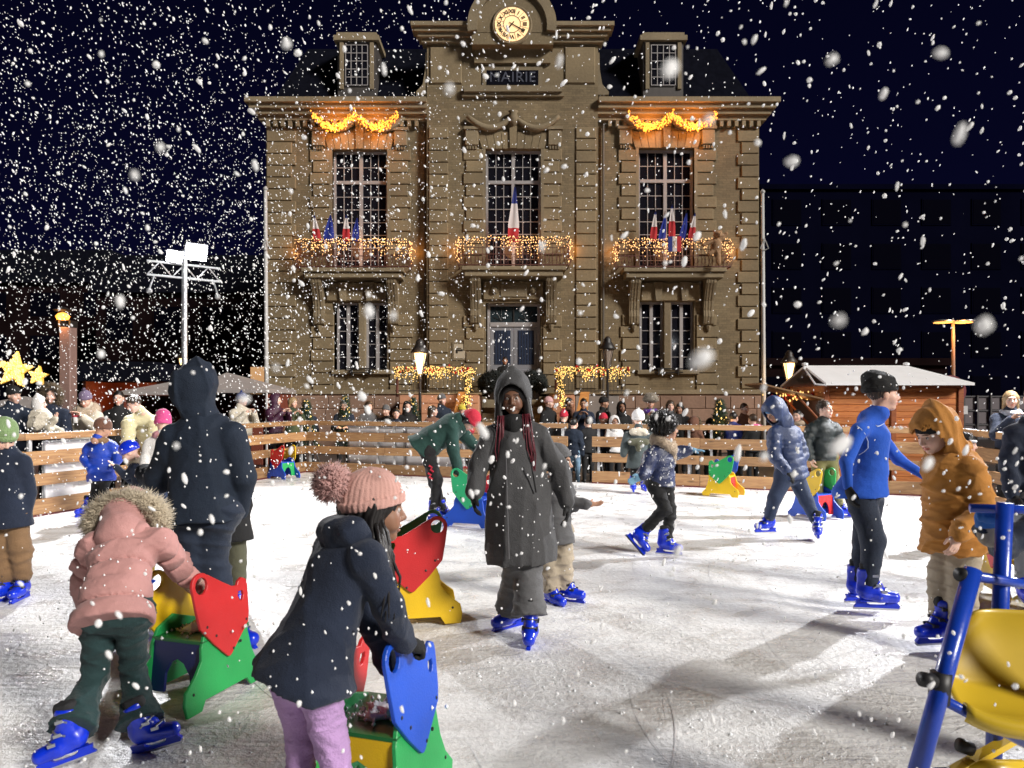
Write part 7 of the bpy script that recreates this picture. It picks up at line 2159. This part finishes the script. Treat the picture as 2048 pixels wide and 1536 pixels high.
# ================================================================= THE ONLOOKERS
HATS = {'black': C_BLACK, 'navy': C_NAVY, 'grey': C_GREYT, 'pink': cloth('pale_pink_hat', (.55, .32, .32)), 'red': C_RED, 'white': C_WHITE, 'brown': C_BROWNK,
        'blue': cloth('blue_hat', (.012, .03, .15), bump=.6, fine=80), 'yellow': C_GOLDY, 'mauve': cloth('mauve_knit', (.16, .12, .20), bump=.6)}
def onlooker(label, u, v, Y, yaw, coat, head='short', hair=H_BROWN, hat=None, skin='pale', pitch=5, arms='rail', trous=None, kid=None, vox=.021, puff=None, turn=None, gz=-.12, lean=0.0, bulk=1.1, group=None):
    hz = CAM_Z + (CY - v) / F_PX * Y
    k = min(1.08, max(.5, (hz - gz + lean * .2) / 1.60))
    if kid: k = kid
    hx_ = (u - CX) / F_PX * Y; x = hx_
    a = math.radians(turn if turn is not None else yaw * .6 if abs(yaw) < 110 else yaw)
    fw = np.array([math.sin(a), -math.cos(a), 0]); sd = np.array([math.cos(a), math.sin(a), 0])
    base = np.array([hx_, Y, 0]) - fw * lean
    H = np.array([hx_, Y, hz]); nk = np.array([hx_, Y, hz - .20 * k]) - fw * (.02 + lean * .25)
    pv = base + np.array([0, 0, hz - .70 * k])
    r = np.random.default_rng(int(u * 7 + v))
    J = {'head': H, 'neck': nk, 'pelvis': pv}
    sgn = 1 if sd[0] >= 0 else -1
    for d, q in (('l', -sgn), ('r', sgn)):
        J['sh_' + d] = nk + sd * .165 * k * q + np.array([0, 0, -.06 * k]) - fw * .0
        if arms == 'rail':
            J['el_' + d] = J['sh_' + d] + sd * .07 * q * k + fw * .08 * k - np.array([0, 0, .26 * k]); J['wr_' + d] = J['el_' + d] + fw * .20 * k - sd * .12 * q * k + np.array([0, 0, .02])
        elif arms == 'phone':
            J['el_' + d] = J['sh_' + d] + sd * .06 * q * k + fw * .14 * k - np.array([0, 0, .20 * k]); J['wr_' + d] = J['el_' + d] + fw * .14 * k - sd * .13 * q * k + np.array([0, 0, .20 * k])
        else:
            J['el_' + d] = J['sh_' + d] + sd * .06 * q * k - np.array([0, 0, .28 * k]); J['wr_' + d] = J['el_' + d] + fw * .06 * k - np.array([0, 0, .24 * k])
        J['hip_' + d] = pv + sd * .09 * k * q - np.array([0, 0, .05 * k])
        J['kn_' + d] = np.array([base[0], base[1], 0]) + sd * .10 * k * q + np.array([0, 0, gz + .50 * k])
        J['an_' + d] = np.array([base[0], base[1], 0]) + sd * .11 * k * q + np.array([0, 0, gz + .10 * k])
    f = Fig(label, J, (x, Y, gz), k, group=group, skin=skin, vox=vox)
    hands = [('l', 'relaxed', (0, 0, -1), (0, 0, 1)), ('r', 'relaxed', (0, 0, -1), (0, 0, 1))] if arms in ('phone', 'rail') else []
    f.body(yaw, pitch, hands=hands, eyes=abs(yaw) < 100, hvox=.010)
    f.coat(coat, bulk=bulk, hem=pv - np.array([0, 0, .10 * k]), hw=.21, wr=.012, wf=10, puff=puff)
    f.legs(trous or C_BLACK, wr=.010)
    if head == 'hood': f.hood_up(coat, open_=(.088, .17, .112), wr=.006)
    elif head == 'furhood': f.hood_up(coat, open_=(.088, .17, .112)); f.scarf(M_FURD, r=.02, t=.02) if False else None
    elif hat is not None:
        f.beanie(HATS[hat], wr=.003, cut=.015, pom=((0, -.03, .175), .032, HATS[hat]) if head == 'pom' else None)
        if head == 'longhat': f.hair(hair, 'long', tufts=False)
    else: f.hair(hair, head if head in ('short', 'long', 'bob', 'big') else 'short', tufts=False)
    for d in 'lr':
        m4 = Matrix.Rotation(math.atan2(fw[1], fw[0]), 4, 'Z'); m4.translation = Vector(f.J['an_' + d] - f.root)
        o = link('shoe', SHOE, mat('dark_shoe', (.02, .018, .016), .6), f.o, objmat=True); o.matrix_local = m4 @ Matrix.Scale(k, 4)
    return f
def fur_ring(f, m, R=.118, t=.028, L=.05, ox=.035, name='fur_trim'):
    pts = [f.hp(math.sin(a_) * R * .86, ox, math.cos(a_) * R * 1.12 + .0) for a_ in np.linspace(0, 2 * math.pi, 15)[:-1]]
    V, Q = sdf_mesh([cone(pts[i], pts[(i + 1) % 14], t, t, k=.02) for i in range(14)], [], .016)
    o = f.mk(name, V, Q, m); v, n = vnormals(o.data); link('fur_tuft', fur_mesh('fur_tuft', v, n, L=L, w=.005, n=2, droop=.1), m, o); return o
def phone(f, dz=.05, m=None, glow=False):
    c = lerp(f.J['wr_l'], f.J['wr_r'], .5) + np.array([0, -.02, dz])
    ph = empty('phone', Vector(c), 0, 'white smartphone held up in front of the fur hatted face', 'phone')
    b = MB(); b.bbox(-.037, .037, -.005, .005, -.075, .075, .002); b.build('case', m or mat('phone_white_case', (.6, .6, .6), .35), ph)
    b = MB(); b.lathe([(0, 0), (.010, 0), (.010, .003), (0, .003)], (0, 0, 0), 8); o = b.build('lens', M_BLK, ph, (-.012, -.0055, .045)); o.rotation_euler = (R_(90), 0, 0)
    return ph

onlooker('man in a dark blue coat and black hat at the far left edge', 28, 792, 11.3, 70, C_NAVY2, hat='black', arms='down', bulk=1.25)
f = onlooker('woman in a dark hood with thick brown fur holding the white clad baby', 104, 792, 11.5, 12, C_NAVY, 'hood', arms='rail', pitch=8); fur_ring(f, M_FURD, R=.135, L=.07, ox=.03)
# the baby
Yb = 10.95
f = Fig('baby in a white padded suit and pointed hood sitting on the left fence rail',
        JJ(Yb, head=(80, 808), neck=(80, 828), sh_l=(66, 834, .03), sh_r=(94, 834, -.03), el_l=(64, 848, -.05), wr_l=(74, 856, -.10), el_r=(104, 846, -.04), wr_r=(112, 836, -.08), pelvis=(84, 858),
           hip_l=(80, 860, 0), hip_r=(92, 860, 0), kn_l=(96, 856, -.10), kn_r=(108, 858, -.08), an_l=(100, 860, -.18), an_r=(122, 862, -.14)), P(84, 868, Yb), .50, skin='pale', vox=.014)
f.body(120, 0, hscale=.75, eyes=False, hands=[('r', 'open', (0, -1, 0), (0, 0, 1), (.3, 0, 1))]); f.coat(C_CREAM, bulk=1.5, hem=P(88, 860, Yb), hw=.28, chest=.2, waist=.22, wr=.02, wf=16, depth=1.0); f.legs(C_CREAM, rt=.13, rk=.11, ra=.10, wr=.012, seat=.16)
f.hood_up(C_WHITE, r=(.12, .14, .14), peak=.08, open_=(.08, .15, .10), wr=.008)
f = onlooker('woman in a cream fur coat and mauve bobble hat looking down at her cup', 171, 800, 11.9, 8, C_CREAM, 'pom', hat='mauve', pitch=28, arms='phone', bulk=1.2); f.scarf(M_FURC, r=.11, t=.06, fur=.035, name='fur_collar', tilt=.05)
cp = empty('drink_cup', Vector(lerp(f.J['wr_l'], f.J['wr_r'], .5)) + Vector((0, -.03, -.02)), 0, 'white cup with red rim and black straw in the cream fur coat woman\'s hands', 'cup')
b = MB(); b.lathe([(.032, -.06), (.045, .05)], (0, 0, 0), 12); b.build('cup', mat('cup_white', (.7, .68, .66), .4), cp); b = MB(); b.lathe([(.046, .035), (.047, .055), (.02, .06), (0, .06)], (0, 0, 0), 12); b.build('rim', C_RED, cp); b = MB(); b.tube([(0, 0, .05), (.02, 0, .20)], .006, 6); b.build('straw', M_BLK, cp)
onlooker('dark haired man in a black jacket behind the cream jacketed man', 237, 797, 12.6, 20, C_BLACK, 'short', H_BLACK, arms='down', skin='pale')
# the man leaning over the rail
f = Fig('dark haired man in a cream yellow puffer jacket leaning over the left fence',
        JJ(11.5, head=(268, 808, -.15), neck=(284, 828, .0), sh_l=(258, 842, -.10), sh_r=(310, 842, .05), el_l=(256, 888, -.20), wr_l=(262, 925, -.55), el_r=(306, 890, -.10), wr_r=(285, 930, -.5), pelvis=(312, 905, .55),
           hip_l=(306, 915, .5), hip_r=(322, 915, .55), kn_l=(306, 955, .5), kn_r=(324, 955, .55), an_l=(306, 1012, .5), an_r=(324, 1012, .55)), groundpt(312, 12.0), 1.02, skin='pale', vox=.015)
f.body(-42, 32, hands=[('l', 'relaxed', (0, 0, -1), (1, 0, 0)), ('r', 'relaxed', (0, 0, -1), (-1, 0, 0))]); f.coat(C_CREAMP, bulk=1.12, hem=P(312, 900, 11.95), hw=.22, puff=(.14, .018), wr=.008, sleeve=(.095, .085, .060), collar=.075); f.legs(C_BLACK); hh = f.hair(H_BROWN, 'short'); snow_dust(f, hh, 60, .008, .3, 3)
for d in 'lr': o = link('shoe', SHOE, MATS['dark_shoe'], f.o, objmat=True); o.matrix_local = Matrix.Translation(Vector(f.J['an_' + d] - f.root))
onlooker('person in a blue bobble hat and cream jacket facing right behind the left fence', 484, 800, 15.2, 85, C_CREAM, 'pom', hat='blue', arms='phone', bulk=1.25)
onlooker('person in a plum hooded coat with a strap across, facing right', 552, 800, 16.2, 100, C_PURPLE, 'hood', arms='phone', bulk=1.25)
onlooker('woman with short blond hair in a dark green jacket facing the plum coat', 586, 806, 17.0, 60, cloth('olive_green_jacket', (.03, .045, .02)), 'bob', H_BLOND, arms='phone')
onlooker('person in a navy jacket and black beret by the left back corner', 615, 818, 17.6, -150, C_NAVY, hat='black', arms='down')
onlooker('bald man in a navy jacket behind the left part of the back fence', 688, 812, 17.3, 10, C_NAVY, 'short', H_GREY, arms='rail')
onlooker('dark haired woman in a grey jacket behind the white boards', 738, 813, 17.3, 25, C_GREYT, 'long', H_BROWN, arms='rail')
onlooker('person in a grey hat and black jacket right of the dark haired woman', 772, 822, 17.2, -20, C_BLACK, hat='grey', arms='rail')
onlooker('small person in a dark jacket leaning on the back fence rail', 792, 828, 16.9, 15, C_NAVY2, 'short', H_BLACK, arms='rail')
onlooker('person in a black hood left of the lit lantern post', 815, 815, 17.2, 20, C_BLACK, 'hood', arms='down', bulk=1.2)
onlooker('woman with long brown hair facing right beside the lantern post', 866, 822, 17.0, 80, C_BROWNK, 'long', H_BROWN, arms='rail')
onlooker('bearded man in a grey beanie standing right of the lantern post', 884, 800, 17.8, 55, C_NAVY2, hat='grey', arms='down')
onlooker('child in a yellow and white bobble hat behind the green coated skater', 924, 822, 17.2, 30, C_RED, 'pom', hat='yellow', arms='rail')
onlooker('woman in a pale pink beanie and black coat right of the charcoal hood', 1098, 806, 17.6, 75, C_BLACK, hat='pink', arms='down')
onlooker('dark haired man behind the red and white hat', 1139, 806, 17.6, 60, C_BROWNK, 'short', H_BLACK, skin='tan', arms='down')
onlooker('child in a red hat near the rink entrance', 1128, 834, 15.6, 160, C_BLACK, 'pom', hat='red', arms='rail')
onlooker('person in a navy jacket behind the entrance with hands at the mouth', 1167, 808, 17.2, -10, C_NAVY, 'short', H_BLACK, skin='tan', arms='phone')
f = onlooker('person in a dark jacket and light blue jeans standing in the rink entrance', 1148, 848, 14.9, 150, C_NAVY2, 'short', H_BLACK, arms='down', trous=cloth('light_blue_jeans', (.16, .26, .36), fine=120), bulk=1.25)
onlooker('person all in black beside the light blue jeans in the rink entrance', 1176, 846, 15.3, -160, C_BLACK, 'short', H_BLACK, arms='rail', bulk=1.2)
onlooker('man in a black beret facing right by the right lantern post', 1208, 806, 17.6, 80, C_BLACK, hat='black', arms='down', skin='tan')
onlooker('person in a black hood right of the black beret', 1243, 815, 17.3, 10, C_BLACK, 'hood', skin='brown', arms='rail')
onlooker('small child in a red hat peeping over the fence right of the entrance', 1207, 840, 15.6, 10, C_NAVY, hat='red', skin='brown', arms='rail')
onlooker('small child in a white pointed hood beside the red hatted child', 1229, 845, 15.4, 5, C_WHITE, 'hood', skin='brown', arms='rail')
f = onlooker('person in a big grey fur hat and purple scarf filming with a phone', 1301, 806, 15.4, -5, C_OLIVE, arms='phone', hat='brown', skin='tan', bulk=1.15)
fh = sdf_mesh([ell(f.hp(0, -.01, .11), np.array((.125, .135, .085)), f.hM), ell(f.hp(0, .0, .075), np.array((.155, .155, .05)), f.hM)], [], .016); fo = f.mk('fur_hat', *fh, cloth('grey_fur', (.28, .24, .19))); v, n_ = vnormals(fo.data); link('fur_tuft', fur_mesh('fur_tuft', v, n_, L=.03, w=.005, n=2, droop=.1), MATS['grey_fur'], fo)
f.scarf(cloth('purple_satin', (.07, .015, .20)), r=.10, t=.05, drop=.25); phone(f, .06)
onlooker('smiling dark haired woman right of the fur hat', 1341, 812, 16.4, -5, C_BLACK, 'long', H_BROWN, arms='down')
onlooker('woman in black half hidden behind the smiling woman', 1359, 818, 17.0, -25, C_BLACK, 'long', H_BLACK, arms='down', skin='tan')
f = onlooker('person in a brown fur trimmed hood bending over the right fence', 1388, 846, 15.6, 150, C_BROWNK, 'hood', arms='rail', pitch=30); fur_ring(f, M_FURD, R=.12)
onlooker('person in a black jacket bending beside the small fir tree', 1420, 850, 15.8, 170, C_BLACK, hat='black', arms='rail', pitch=30)
onlooker('person in a royal blue padded jacket turned away behind the right fence', 1468, 836, 15.4, 130, cloth('royal_blue_padded', (.008, .02, .16), shiny=True), 'short', H_BLACK, arms='rail', bulk=1.3)
onlooker('tall person with dark brown hair behind the royal blue jacket', 1489, 818, 16.4, 20, C_BROWNK, 'short', H_BROWN, arms='down')
onlooker('person in a black coat with a bright pink glove on the rail', 1505, 840, 15.2, -160, C_BLACK, 'short', H_BROWN, arms='rail')
g_ = empty('pink_glove', P(1512, 853, 13.75), 0, 'bright pink glove lying on the right fence rail', 'glove')
V, Q = place_hand('relaxed', 1.4, False, np.eye(3), (0, 0, .02), .9); link('glove', mesh_np('glove', V, Q), C_HOTP, g_)
f = onlooker('person in a black coat with a pale fur collar beneath the chalet flap', 1594, 832, 14.8, -40, C_BLACK, 'short', H_BLACK, arms='down'); f.scarf(M_FURC, r=.09, t=.045, fur=.03)
f = onlooker('blond woman in a navy jacket and pale scarf eating behind the right fence', 2022, 800, 10.6, -25, C_NAVY, 'long', H_BLOND, arms='phone'); f.scarf(cloth('pale_scarf', (.4, .42, .48)), r=.09, t=.04)
onlooker('man in a black suit and pale tie standing before the town hall door', 1010, 722, 22.8, 0, C_BLACK, 'short', H_BLACK, skin='tan', arms='down', gz=CAM_Z + (CY - 789) / F_PX * 21.4 - .05, kid=.98)
# ================================================================= FALLING SNOW
def snowfall():
    r = np.random.default_rng(33)
    pts = []; siz = []
    def vol(n, u0, u1, v0, v1, y0, y1, s0, s1, pw=1.0):
        u = r.uniform(u0, u1, n); v = r.uniform(v0, v1, n)
        Y = (y0 ** 3 + r.random(n) ** pw * (y1 ** 3 - y0 ** 3)) ** (1 / 3)
        X = (u - CX) / F_PX * Y; Z = CAM_Z + (CY - v) / F_PX * Y
        k = Z > .03
        pts.append(np.stack([X, Y, Z], 1)[k]); siz.append((r.uniform(s0, s1, n) * (.7 + .6 * r.random(n)))[k])
    vol(2600, -150, 2200, -150, 1000, 2.5, 9, .0038, .0074)
    vol(900, -150, 2200, 700, 1700, 1.6, 5, .0022, .0042, .8)
    vol(700, -150, 2200, -150, 1000, 1.2, 3.0, .0026, .0052)
    vol(260, -150, 2200, 900, 1650, 1.0, 2.6, .0026, .0046)
    vol(30, -100, 2150, -100, 1300, .30, .62, .0022, .0036)
    vol(34, -100, 2150, -100, 900, .6, 1.2, .0020, .0036)
    # the shower round the left floodlight
    n = 15000; c = np.array([-5.6, 9.5, 3.6]); q = c + r.normal(size=(n, 3)) * np.array([2.6, 3.2, 2.4])
    k = (q[:, 2] > .1) & (q[:, 1] > 3.5); q = q[k]; pts.append(q); siz.append(r.uniform(.0036, .0078, len(q)))
    n = 5200; q = np.array([-3.0, 11.5, 4.6]) + r.normal(size=(n, 3)) * np.array([3.0, 3.0, 2.6])
    k = (q[:, 2] > .1) & (q[:, 1] > 4); q = q[k]; pts.append(q); siz.append(r.uniform(.003, .0062, len(q)))
    Pn = np.concatenate(pts); S = np.concatenate(siz); n = len(Pn)
    V0, F0 = uv_sphere(6, 4)
    near = Pn[:, 1] < 2.6
    def emit_(idx, V0, F0, lump):
        m = len(idx); nv = len(V0)
        el = 1.05 + r.random(m) ** 2.2 * 1.5
        ax = np.stack([np.where(Pn[idx, 0] < 0, -.45, .45) + r.normal(size=m) * .45, r.normal(size=m) * .4, 1 + 0 * el], 1)
        ax /= np.linalg.norm(ax, axis=1)[:, None]
        k1 = r.normal(size=(m, 1, 3)); k2 = r.normal(size=(m, 1, 3))
        lobes = 1 + lump * np.sin((V0[None] * k1).sum(-1, keepdims=True) * 1.8 + 1) + lump * .7 * np.sin((V0[None] * k2).sum(-1, keepdims=True) * 3)
        v = V0[None] * S[idx][:, None, None] * lobes * r.uniform(.75, 1.25, (m, 1, 3))
        along = (v * ax[:, None, :]).sum(-1, keepdims=True)
        v = v + along * ax[:, None, :] * (el[:, None, None] - 1) + Pn[idx][:, None, :]
        return v.reshape(-1, 3), (np.arange(m)[:, None, None] * nv + F0[None]).reshape(-1, 3)
    Va, Fa = emit_(np.where(~near)[0], *uv_sphere(6, 4), .18)
    Vb, Fb = emit_(np.where(near)[0], *uv_sphere(10, 8), .13)
    V = np.concatenate([Va, Vb]); F = np.concatenate([Fa, Fb + len(Va)])
    m = bpy.data.materials.new('snowflake_white'); m.use_nodes = True; nt = m.node_tree; nt.nodes.clear()
    out = nt.nodes.new('ShaderNodeOutputMaterial'); d = nt.nodes.new('ShaderNodeBsdfDiffuse'); t = nt.nodes.new('ShaderNodeBsdfTranslucent'); mx = nt.nodes.new('ShaderNodeMixShader')
    d.inputs['Color'].default_value = (.97, .97, .97, 1); t.inputs['Color'].default_value = (.97, .97, .97, 1); mx.inputs[0].default_value = .45
    nt.links.new(d.outputs[0], mx.inputs[1]); nt.links.new(t.outputs[0], mx.inputs[2]); nt.links.new(mx.outputs[0], out.inputs[0])
    o = link('falling_snow', mesh_np('falling_snow', V, F, True), m)
    tag(o, 'thick wet snowflakes falling in front of the town hall and over the rink', 'snow', kind='stuff')
snowfall()
